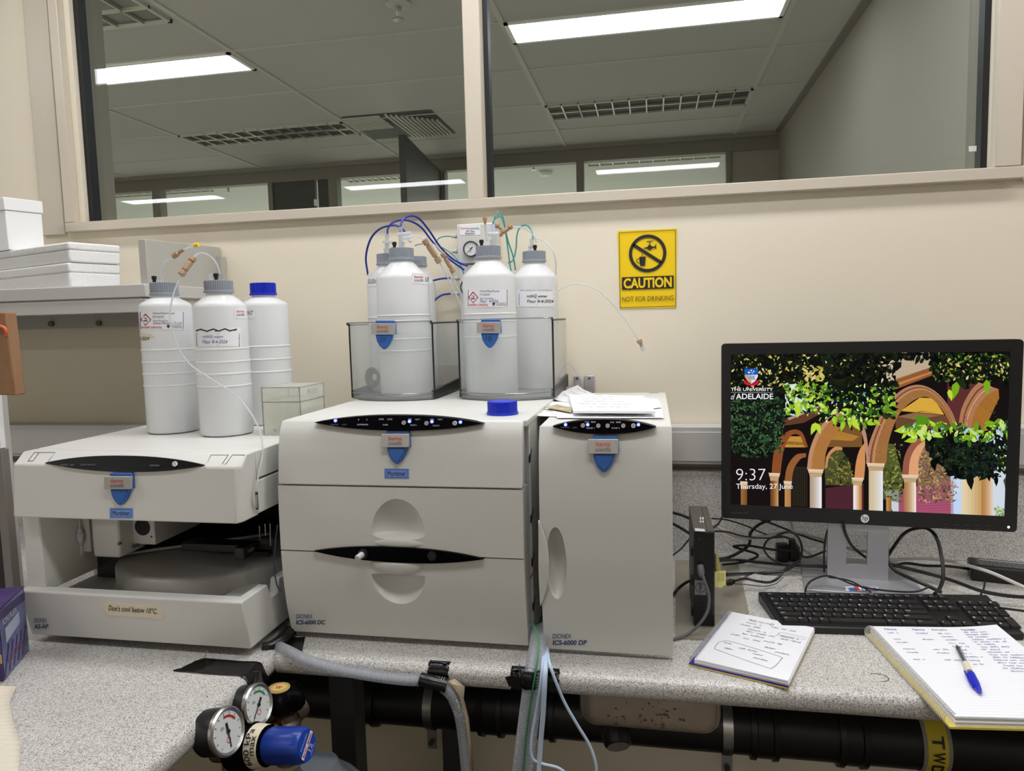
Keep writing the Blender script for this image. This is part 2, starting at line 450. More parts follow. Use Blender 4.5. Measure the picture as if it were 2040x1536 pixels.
OWN = [(-0.60, 0.55, 1.17, 1.42), (-1.70, -0.70, 1.20, 1.38), (0.65, 1.80, 1.22, 1.34), (-3.05, -1.875, 0.345, 0.58), (-0.605, 0.548, 0.345, 0.58), (1.45, 2.55, 0.345, 0.58),
       (-5.06, -4.0, -2.80, -2.55), (-2.76, -1.62, -2.80, -2.55), (-0.48, 0.57, -2.80, -2.55)]
for i, (a, b, c, d) in enumerate(OWN):
    ceil_light('ceiling_light', a, b, c, d, CEIL, MLIT, 'lit recessed ceiling panel above the lab benches', 'lit panels over the benches', L_OWN)

# ---------------------------------------------------------------- next room beyond the glass
YF = 5.40; XR = 0.868
sbox('floor.001', (-6.5, 1.92, -0.05), (XR, YF, 0.0), MFLOOR2)
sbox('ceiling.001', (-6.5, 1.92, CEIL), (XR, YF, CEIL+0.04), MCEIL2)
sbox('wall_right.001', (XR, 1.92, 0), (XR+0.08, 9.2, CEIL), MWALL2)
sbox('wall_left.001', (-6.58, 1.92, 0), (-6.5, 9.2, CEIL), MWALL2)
g = MB()
for x in (-5.4, -4.2, -3.02, -1.862, -0.612, 0.566): g.box((x-0.012, 1.92, CEIL-0.006), (x+0.012, YF, CEIL+0.001), MTBAR)
for y in (2.5, 3.1, 3.7, 4.3, 4.9): g.box((-6.5, y-0.006, CEIL-0.005), (XR, y+0.006, CEIL+0.001), MTBAR)
g.box((XR-0.03, 1.92, CEIL-0.02), (XR, YF, CEIL), MDKFRAME)
struct(g.build('trim_1'))
ceil_light('ceiling_light', -3.05, -1.875, 3.10, 3.335, CEIL, MLIT2, 'lit ceiling panel seen high through the left window pane', None, L_NEXT)
ceil_light('ceiling_light', -0.605, 0.548, 3.10, 3.335, CEIL, MLIT2, 'long lit ceiling panel seen high through the right window pane', None, L_NEXT)
for a in (-5.38, -4.18, -3.0, -0.605):  # unseen panels added to lift the next room's ceiling
    ceil_light('ceiling_light', a, a+1.15, 1.95, 2.2, CEIL, MLIT2, 'added unseen panel brightening the next room, just beyond the window head', 'added panels along the window head', L_NEXT)
ceil_light('ceiling_light', -5.38, -4.23, 3.10, 3.335, CEIL, MLIT2, 'added unseen panel brightening the next room from the far left', None, L_NEXT)  # another panel added out of view for more light
for a in (-6.0, -4.4, -2.8, -1.2):  # unseen rows added to brighten the far room
    for b in (7.6, 8.5):
        ceil_light('ceiling_light', a, a+1.3, b, b+0.3, CEIL, MLIT3, 'added unseen panel brightening the far room', 'added panels deep in the far room', L_THIRD)
MREFL = mat('louvre_reflector', (120, 118, 114), 0.25, metal=0.8)
MLOUV = mat('louvre_blade', (206, 202, 194), 0.3, metal=0.5)
def louvre(x0, x1, y0, y1, label, n=12, m_in=None, z=None):
    z = CEIL if z is None else z
    t = T('louvre_light', label, 'ceiling light', ((x0+x1)/2, (y0+y1)/2, z))
    f = MB()
    for a, b in (((x0, y0), (x1, y0+0.015)), ((x0, y1-0.015), (x1, y1)), ((x0, y0), (x0+0.015, y1)), ((x1-0.015, y0), (x1, y1))):
        f.box((*a, z-0.014), (*b, z+0.002), MTBAR)
    f.build('frame', t)
    r = MB(); r.poly([(x0, y0, z-0.002), (x0, y1, z-0.002), (x1, y1, z-0.002), (x1, y0, z-0.002)], m_in or MDARKIN); r.build('reflector', t, fix=False)
    bl = MB(); ym = (y0+y1)/2
    bl.box((x0, ym-0.006, z-0.013), (x1, ym+0.006, z-0.002), MLOUV)
    for k in range(1, n):
        x = x0+(x1-x0)*k/n; bl.box((x-0.004, y0, z-0.013), (x+0.004, y1, z-0.002), MLOUV)
    bl.build('louvre_blades', t)
louvre(-3.0, -1.868, 4.30, 4.60, 'unlit louvre ceiling light through the left pane, beside the square air vent')
louvre(-0.61, 0.560, 4.32, 4.63, 'unlit louvre ceiling light through the right pane, behind the long lit panel')
louvre(-3.0, -1.90, 2.46, 2.74, 'louvre ceiling light cut off by the top left corner of the window', 9, MREFL)
# square air diffuser
t = T('air_vent', 'square ceiling air vent with angled vanes, through the left pane', 'air vent', (-1.55, 4.5, CEIL))
v = MB(); v.poly([(-1.84, 4.22, CEIL-0.002), (-1.84, 4.78, CEIL-0.002), (-1.27, 4.78, CEIL-0.002), (-1.27, 4.22, CEIL-0.002)], MDARKIN); v.build('plenum', t, fix=False)
v = MB()
for k in range(11):
    x = -1.56+0.026*k; v.box((x, 4.22+0.02*k, CEIL-0.014), (x+0.012, 4.78-0.0*k, CEIL-0.003), MTBAR)
for k in range(9):
    y = 4.24+0.03*k; v.box((-1.84, y, CEIL-0.014), (-1.60, y+0.014, CEIL-0.003), MTBAR)
v.build('vane', t)
def sprinkler(x, y, z, label):
    t = T('sprinkler', label, 'sprinkler', (x, y, z))
    MB().lathe([(0.001, 0), (0.045, -0.001), (0.05, -0.008), (0.02, -0.016), (0.001, -0.017)], MTBAR, (x, y, z), 20).build('escutcheon', t)
    s = MB(); s.lathe([(0.012, -0.015), (0.012, -0.04), (0.006, -0.05), (0.006, -0.06), (0.022, -0.062), (0.022, -0.066), (0.001, -0.067)], MSTEEL, (x, y, z), 14); s.build('spray_head', t)
p = PZ(793, 5, CEIL); sprinkler(p.x, p.y, CEIL, 'sprinkler head on the ceiling near the top of the left pane')
# far partition: beam, posts, panes, two dark doors
def XF(px, py=370, D=YF): return PD(px, py, D).x
sbox('trim_2', (-6.5, YF-0.02, CEIL-0.115), (XR, YF+0.06, CEIL), MDKFRAME)
sbox('trim_3', (-6.5, YF-0.06, CEIL-0.03), (XR, YF, CEIL), mat('cornice_grey', (140, 135, 128), 0.6))
zf0 = 0.95; zf1 = CEIL-0.115
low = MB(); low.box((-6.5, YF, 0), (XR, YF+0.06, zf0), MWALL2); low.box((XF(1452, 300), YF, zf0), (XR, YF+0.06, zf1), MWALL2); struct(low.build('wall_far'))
posts = [(305, 320), (536, 545), (656, 673), (872, 888), (1149, 1163), (1446, 1456), (60, 75)]
wf = T('window_2', None, None, (-2, YF, zf0), kind='structure')
pm = MB()
for a, b in posts: pm.box((XF(a), YF-0.025, zf0), (XF(b), YF+0.065, zf1), MDKFRAME)
build_each(pm, 'post', wf, bevel=0.003)
pn = MB(); pn.box((-6.5, YF+0.02, zf0), (XF(540), YF+0.024, zf1), MGLASS); pn.box((XF(672), YF+0.02, zf0), (XF(876), YF+0.024, zf1), MGLASS)
pn.box((XF(884), YF+0.02, zf0), (XF(1450), YF+0.024, zf1), MGLASS)
build_each(pn, 'glass_pane', wf)
d1 = T('door_1', None, None, ((XF(545)+XF(656))/2, YF, 0), kind='structure')
MB().box((XF(545), YF-0.01, 0.02), (XF(628), YF+0.03, zf1), MDOOR).build('door_leaf', d1)
MB().box((XF(634), YF-0.01, 0.02), (XF(657), YF+0.03, zf1), MDOOR).build('side_leaf', d1)
hh = MB()
for zz in (1.52, 2.05, 2.40): hh.box((XF(626), YF-0.02, zz), (XF(636), YF-0.008, zz+0.05), MSTEEL)
build_each(hh, 'hinge', d1)
# open door leaf standing into the room
a = Vector((XF(873, 320), YF-0.02, 0)); b = PZ(800, 268, zf1); b.z = 0
d2 = T('door_2', None, None, tuple(a), kind='structure')
dirv = (b-a).normalized(); nv = Vector((-dirv.y, dirv.x, 0))*0.02
lf = MB(); lf.hexa([a-nv, b-nv, b+nv, a+nv]+[q+Vector((0, 0, zf1)) for q in (a-nv, b-nv, b+nv, a+nv)], MDOOR); lf.build('door_leaf', d2)
vp_ = MB(); c0 = a+dirv*0.45-nv*1.05; c1 = a+dirv*0.62-nv*1.05
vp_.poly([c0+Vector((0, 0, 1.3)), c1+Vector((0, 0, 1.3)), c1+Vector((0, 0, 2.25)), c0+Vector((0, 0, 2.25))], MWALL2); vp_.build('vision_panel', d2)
# third room
MCEIL3 = mat('ceiling_tile_third_room', (214, 216, 214), 0.8)
sbox('floor.002', (-6.5, YF+0.06, -0.05), (XR, 9.2, 0.0), MFLOOR2)
sbox('ceiling.002', (-6.5, YF+0.06, CEIL), (XR, 9.2, CEIL+0.04), MCEIL3)
sbox('wall_far.001', (-6.5, 9.2, 0), (XR, 9.26, CEIL), mat('wall_paint_third_room', (222, 220, 206), 0.7))
MLBRIGHT = mat('louvre_bright', (226, 228, 226), 0.5)
for (pa, pb, lb) in (((195, 395), (395, 388), 'bright louvre light in the far room, behind the leftmost post'),
                     ((675, 372), (805, 366), 'bright louvre light in the far room, left of the open dark door'),
                     ((1165, 332), (1442, 325), 'bright louvre light in the far room, above the right lit strip')):
    louvre(PD(*pa, 5.85).x, PD(*pb, 5.85).x, 5.80, 6.08, lb, 10, MLBRIGHT)
p = PZ(447, 366, CEIL); sprinkler(p.x, 5.9, CEIL, 'sprinkler head in the far room, between the two left posts and the door')
p = PD(1063, 325, 5.8); sprinkler(p.x, 5.8, CEIL, 'sprinkler head in the far room, above the round smoke detector')
p = PD(1083, 343, 6.1)
MB().lathe([(0.001, 0), (0.06, 0), (0.06, -0.02), (0.04, -0.04), (0.001, -0.042)], MWHITE, (p.x, 6.2, CEIL), 20).build('smoke_detector')
tag(bpy.data.objects['smoke_detector'], 'round white smoke detector on the far room ceiling', 'smoke detector')
# ---------------------------------------------------------------- caution sign on the wall
def sgn(px, py, e=0.0): 
    p = PD(px, py, 1.7985); p.y -= e; return p
s0 = MB(); q = [sgn(1230, 460), sgn(1235, 615), sgn(1347, 613), sgn(1349, 455)]
s0.hexa([p+Vector((0, 0.0012, 0)) for p in q]+q, MYEL)
sx0, sx1 = q[0].x, q[3].x; sz1, sz0 = q[0].z, q[1].z
sign = s0.build('caution_sign'); tag(sign, 'yellow and black caution sign stuck on the cream wall', 'sign')
SW, SH = sx1-sx0, sz1-sz0
def sg(a, b): return Vector((sx0+SW*(a-75)/980.0, 1.7965, sz1-SH*(b-130)/1290.0))   # sign crop coordinates
def ring2(mb, cx, cy, r0, r1, fm, m, n=48):
    V = []; F = []
    for k in range(n):
        t_ = 2*math.pi*k/n; V += [fm(cx+r0*math.cos(t_), cy+r0*math.sin(t_)), fm(cx+r1*math.cos(t_), cy+r1*math.sin(t_))]
    for k in range(n):
        j = (k+1) % n; F.append((2*k, 2*k+1, 2*j+1, 2*j))
    mb.add(V, F, m)
pr = MB()
for a, b in (((102, 160), (1030, 168)), ((102, 1398), (1030, 1406)), ((102, 160), (110, 1406)), ((1022, 160), (1030, 1406))):
    pr.poly([sg(a[0], a[1]), sg(b[0], a[1]), sg(b[0], b[1]), sg(a[0], b[1])], MINK)
ring2(pr, 570, 522, 256, 308, sg, MINK)
pr.stroke([(335, 370), (790, 680)], 52, sg, MINK)
pr.poly([sg(*p) for p in ((433, 572), (540, 572), (526, 724), (446, 724))], MINK)
ring2(pr, 420, 638, 30, 40, sg, MINK, 24)
pr.stroke([(474, 570), (484, 545), (470, 520)], 9, sg, MINK)
pr.poly([sg(*p) for p in ((500, 440), (520, 425), (562, 420), (600, 378), (650, 412), (690, 412), (710, 362), (714, 466), (692, 435), (650, 440), (612, 474), (585, 462), (560, 444))], MINK)
pr.stroke([(608, 385), (608, 326)], 14, sg, MINK); pr.stroke([(552, 328), (666, 322)], 12, sg, MINK)
def sg1(a, b): return sg(a, b)
pr.poly([sg(140, 900), sg(993, 900), sg(993, 1108), sg(140, 1108)], MINK)
def sg2(a, b):
    p = sg(a, b); p.y -= 0.0006; return p
pr.text('CAUTION', (168, 1090, 962, 918), sg2, MYEL, bold=0.035)
pr.text('NOT FOR DRINKING', (140, 1308, 990, 1225), sg2, mat('print_brown', (112, 92, 20), 0.5), bold=0.004)
pr.build('printing', sign)

# torn bit of masking tape below the right end of the window frame, white patch painting a reflection on the pane
tt = MB(); q = [PD(*c, 1.7985) for c in ((1944, 358), (2001, 356), (2001, 366), (1992, 369))]; tt.loft([q, [p+Vector((0, 0.0008, 0)) for p in q]], MMASK); tag(tt.build('tape_scrap'), 'torn scrap of cream tape on the wall below the right end of the window', 'tape')
tt = MB(); q = [PD(*c, 1.8375) for c in ((1930, 291), (1957, 290), (1957, 301), (1930, 302))]; tt.loft([q, [p+Vector((0, -0.0006, 0)) for p in q]], MWHITE); tag(tt.build('pane_reflection'), 'small white patch painted as a reflection on the right edge of the window pane', 'sticker')
# ================================================================== WORKTOPS
BZ = 0.90
def nose_profile(y0, y1, th=0.038, r=0.016):      # (y, z), rounded front edge at y0
    P = [(y1, BZ-th), (y1, BZ)]
    for k in range(7): a = R_(90*k/6); P.append((y0+r-r*math.sin(a), BZ-r+r*math.cos(a)))
    for k in range(7): a = R_(90*k/6); P.append((y0+r-r*math.cos(a), BZ-th+r-r*math.sin(a)))
    return P
XE = -0.648        # edge of the return bench
YB = 1.100         # front edge of the long bench
wt = T('worktop', 'long grey speckled worktop carrying the white instruments, keyboard and notebooks', 'worktop', (0.4, 1.45, BZ-0.038))
MB().prismx(nose_profile(YB, 1.797), XE+0.0005, 1.9, MBENCH).build('top', wt)
us = T('splashback', 'grey speckled upstand along the wall behind the long worktop', 'splashback', (0.4, 1.77, BZ))
MB().prismx([(1.762, BZ+0.0006), (1.797, BZ+0.0006), (1.797, BZ+0.195), (1.762, BZ+0.195), (1.752, BZ+0.185), (1.752, BZ+0.02), (1.745, BZ+0.0006)], XE+0.001, 1.9, MBENCH).build('upstand', us)
# return bench with its rounded edge facing right
rt = T('worktop', 'grey speckled return worktop under the autosampler, running towards the viewer', 'worktop', (-1.3, 0.7, BZ-0.038))
prf = [(2*XE-x_, z) for x_, z in [(p[0]-0+0, p[1]) for p in [(2*XE-q[0], q[1]) for q in nose_profile(XE, 0)]]]
prf = []
r_, th_ = 0.016, 0.038
for k in range(7): a = R_(90*k/6); prf.append((XE-r_+r_*math.sin(a), BZ-r_+r_*math.cos(a)))
for k in range(7): a = R_(90*k/6); prf.append((XE-r_+r_*math.cos(a), BZ-th_+r_-r_*math.sin(a)))
prf += [(-1.95, BZ-th_), (-1.95, BZ)]
rb = MB(); rb.loft([[Vector((x, -0.3, z)) for x, z in prf], [Vector((x, 1.797, z+0.0004)) for x, z in prf]], MBENCH)
rb.build('top', rt)
us = T('splashback', 'grey speckled upstand on the wall behind the autosampler', 'splashback', (-1.3, 1.77, BZ))
MB().prismx([(1.762, BZ+0.0006), (1.797, BZ+0.0006), (1.797, BZ+0.195), (1.762, BZ+0.195), (1.752, BZ+0.185), (1.752, BZ+0.02)], -1.95, XE, MBENCH).build('upstand', us)
# scuff ring on the worktop
p = PZ(1766, 1353, BZ+0.0004)
sc = MB(); sc.stroke([(p.x-0.012+0.016*math.cos(a), p.y+0.004+0.013*math.sin(a)) for a in [R_(115-200*k/14) for k in range(15)]], 0.0022, lambda a, b: Vector((a, b, BZ+0.0003)), mat('scuff', (110, 108, 106), 0.4))
sc.build('scuff_mark', wt)
# grey cable trunking along the wall above the worktop
tz0, tz1 = ZW(-0.352), ZW(-0.262)
def trunk(name, x0, x1, label):
    t = T(name, label, 'cable trunking', ((x0+x1)/2, 1.77, tz0))
    MB().box((x0, 1.742, tz0), (x1, 1.798, tz1), MGREY).build('body', t, bevel=0.002)
    MB().box((x0, 1.739, tz0+0.008), (x1, 1.743, tz1-0.012), MGREY).build('cover', t, bevel=0.001)
trunk('cable_trunking', -1.95, -0.70, 'grey cable trunking on the wall behind the left bottles')
trunk('cable_trunking', -0.15, 1.9, 'grey cable trunking on the wall behind the black monitor')
# ================================================================== UNDER THE WORKTOP
MLOWWALL = mat('wall_under_bench', (150, 134, 116), 0.6)
def leg(px0, px1, D, depth=0.05):
    a, b = PD(px0, 1440, D), PD(px1, 1440, D)
    m = MB(); m.box((a.x, D, 0.012), (b.x, D+depth, BZ-0.0725), MDARKGREY); m.box((a.x-0.01, D-0.01, 0), (b.x+0.01, D+depth+0.01, 0.0118), MDARKGREY)
    o = m.build('leg', wt); o['label'] = 'dark grey steel leg'
leg(659, 706, 1.22)
leg(880, 922, 1.735, 0.04)
o = MB().box((-0.66, 1.22, BZ-0.072), (1.9, 1.27, BZ-0.0385), MDARKGREY).build('rail', wt, bevel=0.002); o['label'] = 'dark grey steel rail'
# black drain pipe along the wall with couplings
pz = ZW(-0.99); py_ = 1.66
def pipe_z(px, py): return PD(px, py, py_).z
dp = T('drain_pipe', 'thick black waste pipe running along the wall under the worktop', 'pipe', (0.4, py_, ZW(-0.98)))
zc = (PD(760, 1440, py_).z+PD(760, 1355, py_).z)/2; pr_ = 0.062
zc = ZW(-0.945)
MB().cyl((-1.9, py_, zc), (1.95, py_, zc), pr_, MBLACK, 28).build('pipe', dp)
for px in (740, 985, 1085, 1518, 1690):
    x = PD(px, 1440, py_).x
    MB().stack((x-0.03, py_, zc), (1, 0, 0), [(pr_-0.002, 0), (pr_+0.008, 0), (pr_+0.009, 0.012), (pr_+0.004, 0.014), (pr_+0.004, 0.046), (pr_+0.009, 0.048), (pr_+0.008, 0.06), (pr_-0.002, 0.06)], MBLACK, 28).build('coupling', dp)
x = PD(1848, 1490, py_).x
mk = T('pipe_marker', 'yellow pipe label with black letters T W D around the waste pipe', 'pipe label', (x, py_, zc-pr_))
def cylx(cx, rr):
    def f(a, b):               # a = angle from the front, upward positive; b = along x
        return Vector((cx+b, py_-rr*math.cos(a), zc+rr*math.sin(a)))
    return f
def band(mb, cx, rr, a0, a1, x0, x1, m, n=20, fm=None):
    f = fm or cylx(cx, rr); V = []; F = []
    for k in range(n+1):
        a = a0+(a1-a0)*k/n; V += [f(a, x0), f(a, x1)]
    for k in range(n): F.append((2*k, 2*k+1, 2*k+3, 2*k+2))
    mb.add(V, F, m)
b = MB(); band(b, x, pr_+0.0012, R_(-75), R_(80), -0.028, 0.028, mat('label_grey', (150, 146, 134), 0.5)); band(b, x, pr_+0.0018, R_(-60), R_(72), -0.02, 0.02, mat('label_yellow', (220, 196, 60), 0.5)); b.build('band', mk)
tx = MB(); fq = cylx(x, pr_+0.0040)
for ch, a0 in (('T', 26), ('W', -2), ('D', -30)):
    tx.text(ch, (-0.012, 0, 0.012, 0.024), lambda a, b, a0=a0: fq(R_(a0)-a/pr_, b-0.012), MINK, bold=0.02)
tx.build('lettering', mk)
# metal pipe clamp and its bolt
def clamp(px, label):
    x = PD(px, 1420, py_).x
    t = T('pipe_clamp', label, 'pipe clamp', (x, py_, zc-pr_))
    c = MB(); band(c, x, pr_+0.004, R_(-95), R_(100), -0.011, 0.011, MSTEEL); band(c, x, pr_+0.001, R_(-95), R_(100), -0.011, 0.011, MSTEEL); c.build('strap', t)
    c = MB(); c.box((x-0.012, py_-0.03, zc-pr_-0.045), (x+0.012, py_-0.024, zc-pr_+0.006), MSTEEL); c.build('lug', t)
    c = MB(); c.cyl((x, py_-0.04, zc-pr_-0.026), (x, py_-0.02, zc-pr_-0.026), 0.007, MDARKGREY, 6); c.build('bolt', t)
clamp(866, 'steel strap clamp around the black pipe behind the hanging hose')
clamp(1446, 'steel strap clamp on the black pipe beside the sink bowl')
# stainless sink bowl seen from below, with waste fitting
MSINK = mat('stained_steel', (206, 190, 174), 0.28, metal=0.6, noise=0.05, nscale=12)
sk = T('sink_bowl', 'underside of a stained stainless steel sink bowl hung below the worktop', 'sink bowl', (0.0, 1.40, ZW(-0.78)))
xa, xb = PD(1152, 1440, 1.30).x, PD(1440, 1440, 1.30).x
zt, zb = BZ-0.039, PD(1300, 1465, 1.30).z
rings = []
for k, (ins, z) in enumerate([(0, zt), (0.0, zb+0.03), (0.004, zb+0.014), (0.013, zb+0.004), (0.03, zb)]):
    ring = []; rr = 0.035
    for cx, cy, a0 in ((xa+rr, 1.30+rr, 180), (xb-rr, 1.30+rr, 270), (xb-rr, 1.60-rr, 0), (xa+rr, 1.60-rr, 90)):
        for j in range(6):
            a = R_(a0+90*j/5); ring.append(Vector((cx+(rr-ins)*math.cos(a) if ins < rr else cx, cy+(rr-ins)*math.sin(a), z)))
    rings.append(ring)
MB().loft(rings, MSINK).build('bowl', sk)
st = MB(); rnd = random.Random(4); MST = mat('rust_stain', (120, 98, 76), 0.6)
for k in range(34):
    px = rnd.gauss(1275, 42); py = rnd.gauss(1432, 14); s_ = rnd.uniform(0.001, 0.0035)
    p = PD(min(max(px, 1180), 1415), min(max(py, 1395), 1450), 1.2992)
    st.poly([p+Vector((s_*rnd.uniform(.7, 1.4)*math.cos(a), 0, s_*rnd.uniform(.4, 1.)*math.sin(a))) for a in [k2*math.pi/3.5 for k2 in range(7)]], MST)
st.build('stains', sk, fix=False)['kind'] = 'stuff'
p = PD(1206, 1490, 1.36)
wf_ = T('sink_waste_fitting', 'black waste outlet with a pale round disc below the sink bowl', 'waste fitting', (p.x, 1.40, zb-0.09))
c = MB(); c.stack((p.x+0.004, 1.46, zb-0.012), Vector((0.03, -0.12, -0.10)), [(0.02, -0.01), (0.026, 0.0), (0.026, 0.03), (0.03, 0.032), (0.03, 0.07), (0.027, 0.10), (0.024, 0.104)], MBLACK, 22); c.build('body', wf_)
dv = Vector((0.03, -0.12, -0.10)).normalized()
c = MB(); c.stack(Vector((p.x+0.004, 1.46, zb-0.012))+dv*0.1045, dv, [(0.001, 0), (0.022, 0), (0.022, 0.002), (0.001, 0.002)], mat('disc_grey', (150, 140, 136), 0.5), 22); c.build('disc', wf_)
p = PD(1287, 1490, 1.42)
z9 = zb-0.05
MB().lathe([(0.001, z9+0.052), (0.026, z9+0.052), (0.03, z9+0.03), (0.03, z9+0.012), (0.022, z9+0.002), (0.001, z9)], MBLACK, (p.x, 1.42, 0), 20).build('overflow_cap', sk)['label'] = 'black round cap under the bowl'
# ================================================================== LEFT: over-bench shelf against the wall
SX1 = -1.1395
sh = T('wall_shelf', 'grey over-bench shelf on the left wall, carrying white foam boxes', 'shelf', (-1.55, 1.66, ZW(0.01)))
D0s = 1.478
zt_ = PD(290, 565, D0s).z
MB().box((-2.6, D0s, zt_-0.03), (SX1, 1.797, zt_), MGREY).build('shelf_board', sh, bevel=0.002)
MB().box((-2.6, D0s+0.003, PD(270, 622, D0s).z), (SX1-0.004, D0s+0.02, zt_-0.033), MGREY).build('front_rail', sh, bevel=0.0015)
bz0, bz1 = PD(200, 652, 1.76).z, PD(200, 590, 1.76).z
br = MB(); br.box((-2.6, 1.76, bz0), (SX1-0.02, 1.797, bz1), MGREYD)
br.build('back_rail', sh, bevel=0.001)
sp_ = MB()
for px, py in ((103, 645), (198, 644)):
    p = PD(px, py, 1.758); sp_.cyl((p.x, 1.752, p.z), (p.x, 1.762, p.z), 0.0075, MBRONZE, 14)
build_each(sp_, 'screw_cap', sh)
# end bracket panel: a plate standing across the shelf end, sloping down to the wall
ep = MB(); xe = -1.167; zA, zB = PX(285, 475, xe+0.02).z, PX(440, 493, xe+0.02).z
yA = 1.5; zbot = PD(300, 652, 1.6).z-0.03
ep.hexa([Vector((xe, yA, zt_-0.10)), Vector((xe+0.020, yA, zt_-0.10)), Vector((xe+0.020, 1.797, zt_-0.12)), Vector((xe, 1.797, zt_-0.12)),
         Vector((xe, yA, zA)), Vector((xe+0.020, yA, zA)), Vector((xe+0.020, 1.797, zB)), Vector((xe, 1.797, zB))], MGREYD)
ep.build('end_panel', sh, bevel=0.0015)
MB().box((SX1-0.06, 1.776, zt_), (SX1+0.006, 1.797, zt_+0.085), MGREYD).build('back_panel', sh)
# foam boxes
MFOAM = mat('white_foam', (244, 244, 243), 0.75, bump=0.9, bscale=140)
MWRAP = glassmat('stretch_wrap', (250, 250, 250), base=0.05, rough=0.15)
def foam(pa, pb, pc, D0, z0, h, label, rz):
    """front face spans pixel x pa..pb, right side goes back to pc"""
    xL, xR = PD(pa, 520, D0).x, PD(pb, 520, D0).x
    w_ = 0.40; d = 0.124
    t = T('foam_box', label, 'foam box', (xR, D0, z0), rz)
    b = MB(); b.box((-w_, 0, 0), (0, d, h*0.62), MFOAM); b.build('base', t, local=True, bevel=0.004)
    l = MB(); l.box((-w_-0.001, -0.001, h*0.62), (0.001, d+0.001, h), MFOAM); l.build('lid', t, local=True, bevel=0.004)
    wv = MB(); n = 40; V = []; F = []; rnd = random.Random(int(h*1e4)+int(pa))
    for i in range(n+1):
        for j in range(5):
            V.append(Vector((-w_*0.98+w_*0.97*i/n, -0.0025-rnd.uniform(0, 0.0022), h*(0.08+0.84*j/4))))
    for i in range(n):
        for j in range(4): F.append((i*5+j, (i+1)*5+j, (i+1)*5+j+1, i*5+j+1))
    wv.add(V, F, MWRAP); wv.build('stretch_wrap', t, local=True)
    return t
zb1 = zt_+0.0005; h1 = PD(140, 523, 1.52).z-zb1
foam(2, 137, 245, 1.515, zb1, h1, 'white foam box on the shelf, lower of the stack of two', R_(-20))
z2 = zb1+h1+0.001
foam(8, 140, 250, 1.515, z2, PD(140, 482, 1.52).z-z2, 'white foam box on top of the other foam box', R_(-20))
# white cardboard box with lid behind them
p = PD(15, 500, 1.60); 
zc0 = z2+PD(140, 482, 1.52).z-z2+0.001
cb = T('cardboard_box', 'white lidded cardboard box on top of the foam boxes at the left edge', 'box', (PD(13, 450, 1.606).x, 1.606, zc0), R_(-20))
zl = PD(14, 392, 1.606).z-zc0
MB().box((-0.092, 0, 0), (0, 0.088, zl-0.033), MWHITE).build('box_body', cb, local=True, bevel=0.002)
MB().box((-0.095, -0.003, zl-0.032), (0.003, 0.091, zl), MWHITE).build('lid', cb, local=True, bevel=0.002)
# ================================================================== LEFT EDGE: cabinet, brown paper bag, purple box, tissue
kb_ = T('storage_cabinet', 'grey cabinet standing on the return worktop at the left edge', 'cabinet', (-1.24, 1.15, BZ))
xr = -1.09
def cabx(px, py, D): return PD(px, py, D).x
A_ = PZ(33, 1215, BZ+0.001)
cw = MB(); cw.box((A_.x-0.30, A_.y+0.016, BZ+0.001), (A_.x-0.012, A_.y+0.035, ZW(0.02)), MGREY); cw.build('carcass', kb_, bevel=0.002)
zs = PD(15, 895, A_.y).z
dd = MB(); dd.box((A_.x-0.30, A_.y, zs), (A_.x-0.004, A_.y+0.015, ZW(0.02)), MWHITE); dd.build('door', kb_, bevel=0.002)
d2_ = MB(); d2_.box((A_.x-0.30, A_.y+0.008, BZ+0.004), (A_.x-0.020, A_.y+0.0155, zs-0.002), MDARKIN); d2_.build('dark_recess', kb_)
pl_ = MB(); pl_.box((A_.x-0.020, A_.y-0.002, BZ+0.001), (A_.x+0.000, A_.y+0.0155, zs-0.001), mat('cabinet_post', (128, 122, 116), 0.5)); pl_.build('post', kb_, bevel=0.001)
# brown paper bag with orange band hanging in front of the cabinet
D_ = A_.y-0.03
bg = T('paper_bag', 'brown paper bag with an orange cord hanging at the left edge', 'paper bag', (PD(10, 790, D_).x, D_, PD(10, 790, D_).z))
MKRAFT = mat('kraft_paper', (150, 112, 80), 0.7, noise=0.04, nscale=60, bump=0.2, bscale=80)
qa = [PD(-70, 785, D_), PD(30, 788, D_), PD(11, 622, D_), PD(-70, 618, D_)]
m_ = MB(); m_.hexa([p+Vector((0, 0.025, 0)) for p in qa]+qa, MKRAFT); m_.build('bag', bg, bevel=0.003)
m_ = MB(); m_.tube([PD(-40, 648, D_-0.004), PD(2, 650, D_-0.006), PD(12, 660, D_-0.006), PD(10, 672, D_+0.004)], 0.0028, mat('orange_cord', (226, 110, 70), 0.5), 8); m_.build('cord', bg)
# purple carton of gloves
p0 = PZ(8, 1357, BZ+0.001); 
gx = T('glove_carton', 'purple and blue printed carton standing on the worktop at the left edge', 'carton', tuple(p0), R_(28))
MPUR = mat('carton_purple', (70, 52, 104), 0.4, noise=0.15, nscale=18)
MPURL = mat('carton_blue', (104, 110, 150), 0.4, noise=0.2, nscale=22)
hgt = PZ(0, 0, 0).z; hgt = 0.118
MB().box((-0.12, 0, 0), (0, 0.12, hgt), MPUR).build('carton', gx, local=True, bevel=0.001)
m_ = MB(); m_.poly([(0.0006, 0.002, 0.002), (0.0006, 0.118, 0.002), (0.0006, 0.118, hgt-0.002), (0.0006, 0.002, hgt-0.002)], MPURL)
fs = lambda a, b: Vector((0.0011, a, b))
m_.poly([fs(0.02, 0.055), fs(0.085, 0.065), fs(0.085, 0.085), fs(0.02, 0.08)], mat('carton_pale', (176, 184, 206), 0.4))
for k in range(5): m_.stroke([(0.004+0.02*k, 0.006), (0.03+0.02*k, 0.05)], 0.006, fs, MPUR)
m_.stroke([(0.002, 0.108), (0.118, 0.100)], 0.014, fs, MPUR)
fs2 = lambda a, b: Vector((0.0016, a, b))
